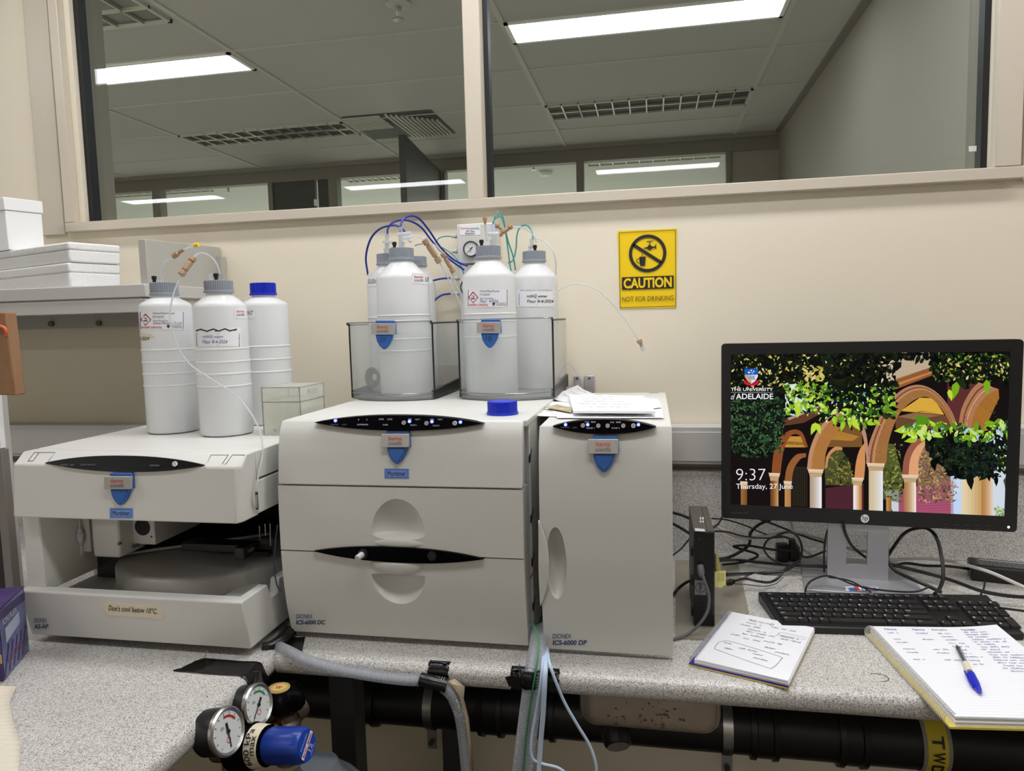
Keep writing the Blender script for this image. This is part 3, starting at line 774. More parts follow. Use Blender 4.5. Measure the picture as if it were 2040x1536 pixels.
m_.text('ION FLEX', (0.012, 0.088, 0.075, 0.098), fs2, MPRINTW); m_.text('GLOVES', (0.02, 0.02, 0.09, 0.035), fs2, mat('carton_rose', (150, 96, 120), 0.5))
m_.box((-0.1195, -0.0006, 0.03), (-0.0, 0.0003, 0.045), mat('carton_tan', (190, 150, 110), 0.5))
m_.build('printing', gx, local=True)
# ribbed tissue in the near corner
MTIS = mat('tissue', (222, 212, 196), 0.8)
ts = T('paper_towel', 'cream ribbed paper towel in the near left corner of the worktop', 'paper towel', tuple(PZ(-60, 1480, BZ)))
m_ = MB(); V = []; F = []; n1, n2 = 180, 14
edge = [(34, 1368), (20, 1400), (26, 1440), (42, 1480), (38, 1536), (30, 1600)]
for i in range(n1+1):
    t_ = i/n1*(len(edge)-1); k = min(int(t_), len(edge)-2); f_ = t_-k
    ex = edge[k][0]*(1-f_)+edge[k+1][0]*f_; ey = edge[k][1]*(1-f_)+edge[k+1][1]*f_
    for j in range(n2+1):
        p = PZ(ex-22*j, ey+3*j, BZ+0.002); 
        p.z += 0.0010*math.sin(i*0.9)+0.010*min(1, j/5)+0.006*math.sin(i*0.073+j*0.4)*min(1, j/4)+0.001
        V.append(p)
for i in range(n1):
    for j in range(n2): F.append((i*(n2+1)+j, (i+1)*(n2+1)+j, (i+1)*(n2+1)+j+1, i*(n2+1)+j+1))
m_.add(V, F, MTIS); o = m_.build('sheet', ts); sd = o.modifiers.new('thick', 'SOLIDIFY'); sd.thickness = 0.001
# white bits behind the autosampler post
m_ = MB(); a_ = PZ(40, 1130, BZ+0.001)
m_.box((A_.x+0.006, 1.42, BZ+0.001), (A_.x+0.09, 1.52, BZ+0.17), MWHITE); m_.box((A_.x+0.008, 1.415, BZ+0.012), (A_.x+0.08, 1.42, BZ+0.05), MGREY)
tag(m_.build('white_carton', bevel=0.002), 'white carton on the worktop behind the left post of the autosampler', 'carton')
# ================================================================== INSTRUMENT HELPERS
def interp(tab):
    tab = sorted(tab)
    def f(z):
        zr = z-CAMZ
        if zr <= tab[0][0]: return tab[0][1]
        for (a, b), (c, d) in zip(tab, tab[1:]):
            if zr <= c: return b+(d-b)*(zr-a)/(c-a)
        return tab[-1][1]
    return f
def plate(mb, outline, Df, e0, e1, m):
    """plate following a front: outline in frame pixels, from e0 behind to e1 in front of the surface"""
    mb.loft([[PF(x, y, Df, e0) for x, y in outline], [PF(x, y, Df, e1) for x, y in outline]], m)
def lens_outline(x0, y0, x1, y1, hh, n=24):
    cx, cy, hw = (x0+x1)/2, (y0+y1)/2, (x1-x0)/2; sl = (y1-y0)/(x1-x0); P = []
    for k in range(n+1):
        u = -math.cos(math.pi*k/n); P.append((cx+u*hw, cy+sl*u*hw-hh*(1-abs(u)**2.3)))
    for k in range(1, n):
        u = math.cos(math.pi*k/n); P.append((cx+u*hw, cy+sl*u*hw+hh*(1-abs(u)**2.3)))
    return P
def fpx(Df, e): return lambda a, b: PF(a, b, Df, e)
def disc(mb, px, py, r, Df, e0, e1, m, n=18):
    plate(mb, [(px+r*math.cos(2*math.pi*k/n), py-r*math.sin(2*math.pi*k/n)) for k in range(n)], Df, e0, e1, m)
def badge(parent, cx, cy, s, Df, sub=True, mark=None):
    ol = [(-20*s, -19*s), (24*s, -19*s), (26*s, -10*s), (27*s, 13*s), (21*s, 14*s), (17*s, 28*s), (11*s, 39*s), (4*s, 46*s), (0, 48*s), (-4*s, 46*s), (-11*s, 39*s), (-17*s, 28*s), (-20*s, 14*s)]
    mb = MB(); plate(mb, [(cx+x, cy+y) for x, y in ol], Df, -0.001, 0.006, MBLUE)
    il = [(-16*s, 15*s), (17*s, 15*s), (13.5*s, 27*s), (8*s, 36*s), (3*s, 42*s), (0, 43.5*s), (-3*s, 42*s), (-8*s, 36*s), (-13.5*s, 27*s)]
    plate(mb, [(cx+x, cy+y) for x, y in il], Df, 0.004, 0.0075, MBLUE)
    if mark: mb.text(mark, (cx-9*s, cy+31*s, cx+6*s, cy+20*s), fpx(Df, 0.0085), MNAVY, shear=0.1)
    b = mb.build('badge', parent, bevel=0.0012)
    mb = MB(); plate(mb, [(cx-28.5*s, cy-13*s), (cx+26*s, cy-13*s), (cx+26*s, cy+13*s), (cx-28.5*s, cy+13*s)], Df, 0.004, 0.0105, MSILVER)
    p = mb.build('name_plate', b, bevel=0.0006)
    mb = MB(); f = fpx(Df, 0.0109)
    mb.text('thermo', (cx-15*s, cy-0.5*s, cx+12*s, cy-9*s), f, MRED, bold=0.005); mb.text('scientific', (cx-15*s, cy+9*s, cx+13*s, cy+0.5*s), f, MGREYTXT)
    o = mb.build('badge_lettering', b); return b
def sticker(parent, x0, y0, x1, y1, txt, Df):
    mb = MB(); plate(mb, [(x0, y0), (x1, y0+(x1-x0)*0.01), (x1, y1+(x1-x0)*0.01), (x0, y1)], Df, -0.0005, 0.0008, MSTKBLUE)
    f = fpx(Df, 0.0012); w_ = x1-x0; h_ = y1-y0
    for a, b in (((x0+3, y0+2), (x1-3, y0+2.6)), ((x0+3, y1-2.6), (x1-3, y1-2)), ((x0+3, y0+2), (x0+3.6, y1-2)), ((x1-3.6, y0+2), (x1-3, y1-2))):
        mb.poly([f(a[0], a[1]), f(b[0], a[1]), f(b[0], b[1]), f(a[0], b[1])], MNAVY)
    mb.text(txt, (x0+w_*0.14, y1-h_*0.27, x1-w_*0.13, y0+h_*0.26), f, MINK)
    return mb.build('name_sticker', parent)
def logo(parent, x, y, line2, w1, w2, Df, h=9):
    mb = MB(); f = fpx(Df, 0.0006)
    mb.text('DIONEX', (x, y, x+w1, y-h), f, MNAVY, shear=0.1); mb.text(line2, (x, y+h+3.5, x+w2, y+3), f, MNAVY, shear=0.12, bold=0.03)
    return mb.build('model_lettering', parent)
def halfell(c, rx, ru, rd, depth, n=28, m_=12):
    """ellipsoid cutter, different radii up and down, flattened in depth"""
    mb = MB(); rings = []
    for i in range(m_+1):
        t_ = math.pi*i/m_-math.pi/2
        ring = []
        for k in range(n):
            a = 2*math.pi*k/n; x = math.cos(a); z = math.sin(a)
            ring.append(Vector((c[0]+rx*x*math.cos(t_), c[1]+depth*math.sin(t_), c[2]+(ru if z > 0 else rd)*z*math.cos(t_))))
        rings.append(ring)
    rings[0] = [p.copy() for p in rings[0]]
    mb.loft(rings, MCASE)
    return mb
def power_icon(mb, px, py, r, Df, e):
    disc(mb, px, py, r, Df, 0, e, MPRINTW)
    f = fpx(Df, e+0.0004); ring2(mb, px, py, r*0.45, r*0.62, f, MINK, 16); mb.stroke([(px, py-r*0.7), (px, py)], 0.8, f, MINK)
# ================================================================== AUTOSAMPLER (left instrument)
A = T('autosampler', 'wide white autosampler with an open front bay, carrying three bottles', 'lab instrument', (-0.9, 1.35, BZ))
AX0, AX1 = -1.1185, -0.6755
ATOP = ZW(-0.2128)
ASf = interp([(-0.3255, 1.0655), (-0.2325, 1.0745), (-0.2128, 1.098)])
h = MB()
prof = [(1.0655, ZW(-0.3255)), (1.0745, ZW(-0.2325)), (1.098, ATOP), (1.125, ATOP), (1.125, ZW(-0.3255))]
L, Rr = AX0, AX1
rings = [[Vector((L, y, z)) for y, z in prof], [Vector((Rr-0.007, y, z)) for y, z in prof],
         [Vector((Rr, min(max(y, 1.082)+0.0, 1.125), z)) if y < 1.1 else Vector((Rr, y, z)) for y, z in prof]]
h.loft(rings, MCASE); h.build('hood', A, bevel=0.0025)
MB().prismx([(1.127, ZW(-0.262)), (1.127, ATOP), (1.61, ATOP), (1.61, ZW(-0.262))], L, Rr, MCASE).build('top_cover', A, bevel=0.002)
sdm = MB(); sdm.box((Rr-0.012, 1.127, ZW(-0.3235)), (Rr-0.0005, 1.61, ZW(-0.2655)), MCASE); sdm.box((L+0.0005, 1.127, ZW(-0.3235)), (L+0.012, 1.61, ZW(-0.2655)), MCASE)
build_each(sdm, 'side_panel', A, bevel=0.0015)
MB().box((L+0.013, 1.13, ZW(-0.318)), (Rr-0.013, 1.60, ZW(-0.264)), MDARKIN).build('upper_housing', A)
# latch covers at the hood corners (thin outlines on the sloped edge)
lt = MB(); f = fpx(ASf, 0.0008)
for pts in ([(56, 919), (69, 901), (111, 901), (96, 919)], [(57, 918), (66, 918), (78, 902)], [(408, 933), (421, 906), (455, 906), (443, 924), (451, 924), (463, 906), (489, 906)], [(443, 924), (456, 905)]):
    lt.stroke(pts, 0.9, f, MSEAM)
lt.build('latch_outline', A)
sa = MB(); plate(sa, lens_outline(92, 921, 409, 926, 16), ASf, -0.004, 0.004, MGLOSSBLACK); cs = sa.build('control_strip', A, bevel=0.0015)
sa = MB(); f = fpx(ASf, 0.0047)
for s_, a, b in (('CONNECTED', 123, 139), ('ALARM', 143, 152), ('SAMPLER INJECTION', 164, 194), ('TEMP READY', 302, 322)): sa.text(s_, (a, 928 if a > 300 else 927, b, 924.5 if a > 300 else 923.5), f, MGREYTXT)
sa.build('strip_printing', cs)
sa = MB(); power_icon(sa, 352, 923, 5, ASf, 0.0055); sa.build('power_button', cs)
badge(A, 243.5, 959.5, 0.96, ASf)
sticker(A, 219, 1012, 265, 1032, 'Mortimer', ASf)
# left post and bay walls
xp0, xp1 = PD(45, 1050, 1.083).x, PD(79, 1050, 1.083).x
MB().prismx([(1.083, ZW(-0.468)), (1.083, ZW(-0.326)), (1.20, ZW(-0.326)), (1.235, ZW(-0.468))], xp0, xp1, MCASE).build('front_post', A, bevel=0.003)
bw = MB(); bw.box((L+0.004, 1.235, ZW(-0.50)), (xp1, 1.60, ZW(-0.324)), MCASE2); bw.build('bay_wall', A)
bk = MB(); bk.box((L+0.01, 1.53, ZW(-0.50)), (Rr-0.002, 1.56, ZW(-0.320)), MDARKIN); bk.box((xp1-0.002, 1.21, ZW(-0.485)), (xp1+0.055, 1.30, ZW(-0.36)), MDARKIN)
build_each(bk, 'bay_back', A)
# base tray with sloping front lip
bs = MB()
lip = [(1.084, ZW(-0.5495)), (1.066, ZW(-0.4615)), (1.070, ZW(-0.4590)), (1.090, ZW(-0.4590)), (1.094, ZW(-0.487)), (1.12, ZW(-0.5495))]
rr = []
for x in (PD(38, 1178, 1.066).x, AX1-0.0055):
    rr.append([Vector((x, y, z)) for y, z in lip])
bs.loft(rr, MCASE); bs.build('front_lip', A, bevel=0.002)
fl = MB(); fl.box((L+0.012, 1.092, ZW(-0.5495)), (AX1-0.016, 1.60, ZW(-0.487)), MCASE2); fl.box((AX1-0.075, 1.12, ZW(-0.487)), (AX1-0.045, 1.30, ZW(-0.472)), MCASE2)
fl.build('bay_floor', A, bevel=0.003)
rw = MB()
rw.prismx([(1.0865, ZW(-0.5494)), (1.0865, ZW(-0.4591)), (1.148, ZW(-0.4591)), (1.160, ZW(-0.487)), (1.183, ZW(-0.487)), (1.19, ZW(-0.4625)), (1.60, ZW(-0.4625)), (1.60, ZW(-0.5495))], AX1-0.0235, AX1-0.0056, MCASE)
rw.build('right_lip', A, bevel=0.002)
ft = MB()
for x in (L+0.05, AX1-0.05):
    for y in (1.14, 1.55): ft.cyl((x, y, BZ), (x, y, ZW(-0.549)), 0.014, MRUBBER, 14)
build_each(ft, 'rubber_foot', A)
logo(A, 68, 1240, 'AS-AP', 26, 29, interp([(-0.55, 1.084), (-0.4615, 1.066)]), 9)
tp = MB(); tf = interp([(-0.55, 1.084), (-0.4615, 1.066)])
plate(tp, [(201, 1206), (211, 1199), (262, 1204), (316, 1207), (326, 1222), (325, 1233), (295, 1230), (214, 1225)], tf, -0.0005, 0.0007, MMASK); nt_ = tp.build('tape_note', A)
tp = MB(); f = fpx(tf, 0.0011)
def slantf(a, b): return f(a, b+(a-217)*0.068)
tp.text("Don't cool below 10°C.", (217, 1216, 314, 1205), slantf, MINK, shear=0.15, bold=0.012, jit=0.05); tp.build('handwriting', nt_)
# carousel
cx_, cy_, cr_ = -0.872, 1.288, 0.182
zt_c, zb_c = ZW(-0.443), ZW(-0.487)
c = MB(); c.lathe([(0.001, zt_c+0.0035), (0.10, zt_c+0.003), (cr_-0.012, zt_c), (cr_-0.004, zt_c-0.003), (cr_-0.0005, zt_c-0.008), (cr_, zb_c+0.006), (cr_+0.003, zb_c+0.004), (cr_+0.003, zb_c-0.001)], mat('carousel_grey', (150, 147, 142), 0.42), (cx_, cy_, 0), 72)
ca = c.build('carousel', A)
c = MB(); c.tube([Vector((cx_-0.155, cy_-0.075, zt_c+0.004)), Vector((cx_-0.10, cy_-0.045, zt_c+0.007)), Vector((cx_-0.02, cy_+0.0, zt_c+0.009)), Vector((cx_+0.08, cy_+0.07, zt_c+0.010))], 0.003, MCASE2, 8)
c.build('lid_rim', ca)
c = MB(); V = []
dk = [Vector((cx_-0.178, cy_-0.02, zt_c+0.004)), Vector((cx_-0.155, cy_-0.072, zt_c+0.0045)), Vector((cx_-0.10, cy_-0.042, zt_c+0.0055)), Vector((cx_-0.02, cy_+0.003, zt_c+0.0075)), Vector((cx_+0.08, cy_+0.073, zt_c+0.009)), Vector((cx_+0.05, cy_+0.15, zt_c+0.009)), Vector((cx_-0.10, cy_+0.13, zt_c+0.006))]
c.loft([dk, [p+Vector((0, 0, 0.002)) for p in dk]], mat('smoked_lid', (58, 56, 54), 0.3)); c.build('lid_window', ca)
# sampling head boxes hanging in the bay
hd = MB(); D1 = 1.16
def bayx(px, D): return PD(px, 1070, D).x
z_b = PD(200, 1111, D1).z
hd.box((bayx(182, D1), D1, z_b), (bayx(236, D1), D1+0.075, ZW(-0.319)), MCASE); hn = hd.build('sampling_head', A, bevel=0.006, seg=3)
hd = MB(); hd.box((bayx(139, 1.17), 1.17, PD(150, 1107, 1.17).z), (bayx(161, 1.17), 1.20, ZW(-0.319)), MCASE); hd.box((bayx(163, 1.175), 1.175, PD(170, 1099, 1.175).z), (bayx(179, 1.175), 1.20, ZW(-0.319)), MCASE)
p = PD(160, 1065, 1.166); hd.stack(p-Vector((0, 0, 0.014)), (0, 0, 1), [(0.002, -0.008), (0.004, 0), (0.006, 0.002), (0.007, 0.016), (0.005, 0.018), (0.004, 0.026), (0.0015, 0.028), (0.0015, 0.05)], MPRINTW, 16)
build_each(hd, 'needle_carriage', A, bevel=0.001)
c = MB(); p = PD(238, 1083, D1-0.001); c.cyl((p.x, D1-0.003, p.z), (p.x, D1+0.002, p.z), 0.0026, MBRONZE, 12); p = PD(313-45, 1088, 1.19); c.cyl((p.x, 1.187, p.z), (p.x, 1.2, p.z), 0.003, MBRONZE, 12); build_each(c, 'screw', hn)
hd = MB(); D2 = 1.20; x0, x1 = bayx(263, D2), bayx(309, D2); zb2 = PD(290, 1085, D2).z
hd.box((x0, D2, zb2), (x1, D2+0.14, ZW(-0.319)), MCASE); sh_ = hd.build('motor_housing', A, bevel=0.002)
c = MB(); p = PD(284, 1050, D2); c.cyl((p.x, D2-0.0008, p.z), (p.x, D2+0.001, p.z), 0.0165, MDARKIN, 28); p2 = PD(302, 1069, D2); c.cyl((p2.x, D2-0.0008, p2.z), (p2.x, D2+0.001, p2.z), 0.0018, MDARKIN, 10); c.build('round_opening', sh_)
ar = MB(); ar.box((PD(388, 1090, 1.24).x, 1.20, PD(440, 1094, 1.22).z), (PD(500, 1090, 1.20).x, 1.235, PD(440, 1078, 1.22).z), MBLACK); ar.box((PD(478, 1100, 1.19).x, 1.17, PD(480, 1112, 1.18).z), (PD(498, 1100, 1.19).x, 1.20, PD(480, 1088, 1.18).z), MBLACK)
build_each(ar, 'transfer_arm', A, bevel=0.002)
pr2 = MB()
for px, py, h_ in ((517, 1070, 46), (528, 1055, 24), (538, 1065, 44)):
    p = PD(px, py-h_/2, 1.24); q_ = PD(px+1, py+h_/2, 1.24); pr2.cyl(p, q_, 0.0013, MSTEEL, 8)
pr2.box((PD(514, 1095, 1.25).x, 1.235, PD(520, 1106, 1.24).z), (PD(542, 1095, 1.25).x, 1.25, PD(520, 1098, 1.24).z), MBLACK)
p = PD(497, 1096, 1.19); pr2.cyl((p.x, 1.186, p.z), (p.x, 1.2, p.z), 0.004, MSTEEL, 12); p = PD(525, 1127, 1.26); pr2.cyl((p.x, 1.25, p.z), (p.x, 1.27, p.z), 0.003, MSTEEL, 12)
p = PD(518, 1140, 1.24); pr2.cyl((p.x, 1.24, p.z-0.02), (p.x, 1.24, p.z+0.02), 0.003, MBRASS, 10)
build_each(pr2, 'wash_needle', A)
# ================================================================== OVEN / DETECTOR COMPARTMENT (middle instrument)
B = T('detector_compartment', 'wide white three-panel instrument in the middle, under the two bottle trays', 'lab instrument', (-0.43, 1.43, BZ))
DCf = interp([(-0.60, 1.178), (-0.553, 1.169), (-0.50, 1.156), (-0.45, 1.149), (-0.394, 1.146), (-0.33, 1.1465), (-0.277, 1.148), (-0.22, 1.155), (-0.19, 1.161), (-0.178, 1.166), (-0.167, 1.174)])
BX0, BX1 = -0.6495, -0.2125
BTOP = ZW(-0.1668)
def panel(name, z0, z1, x0, x1, Df, parent, back=1.194, n=10):
    prof = [(back, z0)]+[(Df(z0+(z1-z0)*k/n), z0+(z1-z0)*k/n) for k in range(n+1)]+[(back, z1)]
    return MB().prismx(prof, x0, x1, MCASE).build(name, parent)
MB().box((BX0+0.003, 1.208, ZW(-0.5505)), (BX1+0.004, 1.70, BTOP-0.006), MCASE).build('cabinet_body', B, bevel=0.002)
tc_ = MB(); tc_.box((BX0, 1.182, BTOP-0.012), (BX1+0.005, 1.702, BTOP), MCASE); tc_.build('top_cover', B, bevel=0.002)
MB().box((BX0+0.006, 1.1955, ZW(-0.548)), (BX1-0.006, 1.2075, ZW(-0.175)), MDARKIN).build('front_frame', B)
s1, s2 = ZW(-0.2775), ZW(-0.3945)
pt_ = panel('top_panel', s1+0.0012, BTOP-0.0005, BX0, BX1, DCf, B, 1.180)
pm_ = panel('upper_door', s2+0.0012, s1-0.0012, BX0, BX1, DCf, B)
pb_ = panel('lower_door', ZW(-0.553), s2-0.0012, BX0, BX1, DCf, B)
for o in (pt_,): 
    md = o.modifiers.new('bevel', 'BEVEL'); md.width = 0.002; md.segments = 2; md.limit_method = 'ANGLE'; md.angle_limit = R_(35)
def cutter(mb):
    o = mb.build('cutter', None); return o
def wpx(px, D=1.146): return px*0.000903*D/1.146
c0 = PD(793, 1064, 1.1455)
k1 = cutter(halfell((c0.x, 1.1455, c0.z), wpx(53.5), wpx(68), wpx(12.5), 0.024)); cut(pm_, [k1])
c1 = PD(793, 1146, 1.149)
k2 = cutter(halfell((c1.x, 1.148, c1.z), wpx(54), wpx(2.5), wpx(61), 0.024)); cut(pb_, [k2])
lp = halfell((c0.x, 1.1475, PD(793, 1083, 1.146).z), wpx(54), wpx(9), wpx(9), 0.0035); lp.build('upper_door_lip', B)
lp = halfell((c1.x, 1.1475, PD(793, 1124, 1.146).z), wpx(53), wpx(9), wpx(21), 0.007); lp.build('lower_door_lip', B)
sf = lambda z: DCf(z)
Sf = interp([(-0.30, 1.140), (-0.192, 1.155), (-0.15, 1.1735)])
sa = MB(); plate(sa, lens_outline(628, 841, 964, 843, 15), Sf, -0.012, 0.005, MGLOSSBLACK); cs = sa.build('control_strip', B, bevel=0.0015)
sa = MB(); f = fpx(Sf, 0.0056)
for s_, a, b, y in (('CONNECTED', 661, 677, 845), ('ALARM', 684, 693, 845), ('SUPPRESSOR', 714, 736, 845), ('1', 716, 717.5, 835), ('2', 732, 734.5, 835), ('UPPER', 757, 767, 834.5), ('LOWER', 774, 784, 834.5), ('OVEN', 765, 775, 845.5), ('LOAD', 815, 822, 834), ('INJECT', 829, 839, 835), ('VALVE 1', 819, 832, 846), ('LOAD', 859, 866, 834.5), ('INJECT', 874, 884, 835), ('VALVE 2', 864, 877, 847)):
    sa.text(s_, (a, y+1.3, b, y-1.5), f, MPRINTW if a > 700 else MGREYTXT)
sa.build('strip_printing', cs)
def led(mb, px, py, Df, e, r=3.4):
    disc(mb, px, py, r, Df, 0.0, e, MLEDB, 14); disc(mb, px, py, r*0.5, Df, e, e+0.0003, MLEDC, 12)
for px, py in ((671, 837), (818, 838.5), (862.5, 839), (919, 840)):
    m_ = MB(); led(m_, px, py, Sf, 0.0062); o = m_.build('status_light', cs); o['label'] = 'glowing blue light'
for px, py in ((807, 841), (852, 842)):
    m_ = MB(); disc(m_, px, py, 4.2, Sf, 0, 0.0075, MBTN); m_.build('button', cs)
m_ = MB(); power_icon(m_, 908, 842, 4.3, Sf, 0.007); m_.build('power_button', cs)
badge(B, 792.5, 876, 1.0, DCf); sticker(B, 766, 933, 815, 953, 'Mortimer', DCf)
sa = MB(); plate(sa, lens_outline(627, 1096, 965, 1112, 15), DCf, -0.01, 0.006, MGLOSSBLACK); ls = sa.build('door_strip', B, bevel=0.0015)
sa = MB(); p = PF(727, 1100, DCf, 0.005); sa.cyl(p, p-Vector((0, 0.006, 0)), 0.0085, MBLACK, 24); q_ = p-Vector((0, 0.006, 0)); 
sa.build('lock_ring', ls)
sa = MB(); sa.cyl(q_, q_+Vector((-0.004, -0.014, -0.003)), 0.0055, MPRINTW, 8); o = sa.build('door_knob', ls, bevel=0.001); o['label'] = 'small white turning knob'
sa = MB(); p = PF(863, 1105, DCf, 0.005); sa.cyl(p, p-Vector((0, 0.003, 0)), 0.008, MBLACK, 24); sa.cyl(p-Vector((0, 0.003, 0)), p-Vector((0, 0.0036, 0)), 0.004, MDARKIN, 16); sa.build('lock_socket', ls)
logo(B, 590, 1232, 'ICS-6000 DC', 33, 58, DCf, 8.5)
nn = MB()
for zr in (-0.232, -0.338, -0.415, -0.495):
    nn.prismx([(1.205, ZW(zr)), (1.205, ZW(zr)-0.012), (1.222, ZW(zr)+0.004), (1.222, ZW(zr)+0.012)], BX1+0.002, BX1+0.0046, MDARKIN)
build_each(nn, 'side_notch', B)
ft = MB()
for x in (BX0+0.05, BX1-0.05):
    for y in (1.24, 1.64): ft.cyl((x, y, BZ), (x, y, ZW(-0.55)), 0.014, MRUBBER, 14)
build_each(ft, 'rubber_foot', B)
# ================================================================== PUMP MODULE (right instrument)
Cc = T('pump_module', 'tall narrow white pump cabinet with a side handle, under loose papers', 'lab instrument', (-0.08, 1.43, BZ))
PX0, PX1 = -0.1855, 0.0285
PTOP = ZW(-0.1755)
DPf = interp([(-0.60, 1.18), (-0.557, 1.170), (-0.50, 1.160), (-0.40, 1.152), (-0.30, 1.151), (-0.22, 1.158), (-0.188, 1.165), (-0.1755, 1.174)])
MB().box((PX0+0.003, 1.208, ZW(-0.553)), (PX1-0.001, 1.70, PTOP-0.004), MCASE).build('cabinet_body', Cc, bevel=0.002)
MB().box((PX0, 1.184, PTOP-0.012), (PX1, 1.703, PTOP), MCASE).build('top_cover', Cc, bevel=0.002)
pd_ = panel('door', ZW(-0.5565), PTOP-0.0008, PX0, PX1, DPf, Cc, 1.182, 14)
c0 = PF(1108, 1124, DPf); k1 = cutter(halfell((c0.x, c0.y, c0.z), wpx(19), wpx(70), wpx(70), 0.026)); cut(pd_, [k1])
hb = MB(); c0 = PF(1087, 1121, DPf); 
# crescent handle flank, swelling out of the door at its left edge
V = []; F = []; n1, n2 = 26, 8
for i in range(n1+1):
    v = -1+2*i/n1; py = 1121+85*v
    inner = 1076+21*(1-v*v)+ (0 if abs(v) < 1 else 0); 
    xl = 1073.5+6*max(0, v)**1.5*0.6; xi = max(xl+0.5, xl+(34*(1-abs(v)**2.2))*0.62)
    for j in range(n2+1):
        u = j/n2; p = PF(xl+(xi-xl)*u, py, DPf, 0.0005+0.0055*math.sin(math.pi*min(1, u*0.62))*(1-v*v)**0.6); V.append(p)
for i in range(n1):
    for j in range(n2): F.append((i*(n2+1)+j, (i+1)*(n2+1)+j, (i+1)*(n2+1)+j+1, i*(n2+1)+j+1))
hb.add(V, F, MCASE); o = hb.build('handle_flank', Cc); md = o.modifiers.new('thick', 'SOLIDIFY'); md.thickness = 0.0025; md.offset = 0
Sp = interp([(-0.30, 1.146), (-0.20, 1.157), (-0.15, 1.176)])
sa = MB(); plate(sa, lens_outline(1101, 849, 1307, 850, 14.5), Sp, -0.012, 0.005, MGLOSSBLACK); cs = sa.build('control_strip', Cc, bevel=0.0015)
sa = MB(); f = fpx(Sp, 0.0056)
for s_, a, b, y in (('CONNECTED', 1118, 1135, 850.5), ('ALARM', 1141, 1150, 851), ('FLOW', 1166, 1174, 840), ('PRIME', 1178, 1187, 840), ('PUMP 1', 1169, 1185, 852), ('FLOW', 1216, 1224, 840.5), ('PRIME', 1228, 1237, 840.5), ('PUMP 2', 1219, 1235, 852)):
    sa.text(s_, (a, y+1.3, b, y-1.6), f, MPRINTW if a > 1160 else MGREYTXT)
sa.build('strip_printing', cs)
for px in (1127.5, 1171.5, 1272):
    m_ = MB(); led(m_, px, 845, Sp, 0.0062); o = m_.build('status_light', cs); o['label'] = 'glowing blue light'
for px, py in ((1162, 846.5), (1192.5, 847), (1211, 847), (1242, 847)):
    m_ = MB(); disc(m_, px, py, 4.3, Sp, 0, 0.0075, MBTN); m_.build('button', cs)
m_ = MB(); power_icon(m_, 1262, 847, 4.4, Sp, 0.007); m_.build('power_button', cs)
badge(Cc, 1203.5, 887.5, 1.1, DPf); logo(Cc, 1101, 1272, 'ICS-6000 DP', 37, 68, DPf, 9.5)
tb = MB()
for px, py in ((1303, 783), (1310, 836)):
    p = PZ(px, py, PTOP); tb.lathe([(0.001, PTOP+0.0006), (0.011, PTOP+0.0006), (0.0125, PTOP-0.001)], MCASE2, (p.x, p.y, 0), 20)
build_each(tb, 'top_cap', Cc)
ft = MB()
for x in (PX0+0.04, PX1-0.04):
    for y in (1.24, 1.64): ft.cyl((x, y, BZ), (x, y, ZW(-0.5525)), 0.014, MRUBBER, 14)
build_each(ft, 'rubber_foot', Cc)
# ================================================================== BOTTLES, TRAYS, TUBING
def cylhit(px, py, cx, cy, r, e=0.0008):
    d = ray(px, py); dx, dy = d.x, d.y; rr = r+e
    ox, oy = -cx, -cy
    a = dx*dx+dy*dy; b = 2*(ox*dx+oy*dy); c = ox*ox+oy*oy-rr*rr; q = b*b-4*a*c
    t_ = (-b-math.sqrt(q))/(2*a) if q > 0 else -b/(2*a)
    p = CAM+d*t_
    if q <= 0:
        v = Vector((p.x-cx, p.y-cy)); v = v.normalized()*rr; p = Vector((cx+v.x, cy+v.y, p.z))
    return p
def ribbed(mb, r, z0, z1, c, m, nr=40, depth=0.0012):
    n = nr*4; rings = []
    for z, k in ((z0, 0), (z0+0.004, 0), (z0+0.005, 1), (z1-0.003, 1), (z1-0.0008, 0.5), (z1, 0)):
        ring = []
        for i in range(n):
            a = 2*math.pi*i/n; rr = r+(0.0016 if z < z0+0.0045 else 0) - (depth if (i % 4) in (0, 1) and k else 0)
            if z == z1: rr = r-0.003
            ring.append(Vector((c[0]+rr*math.cos(a), c[1]+rr*math.sin(a), z)))
        rings.append(ring)
    mb.loft(rings, m)
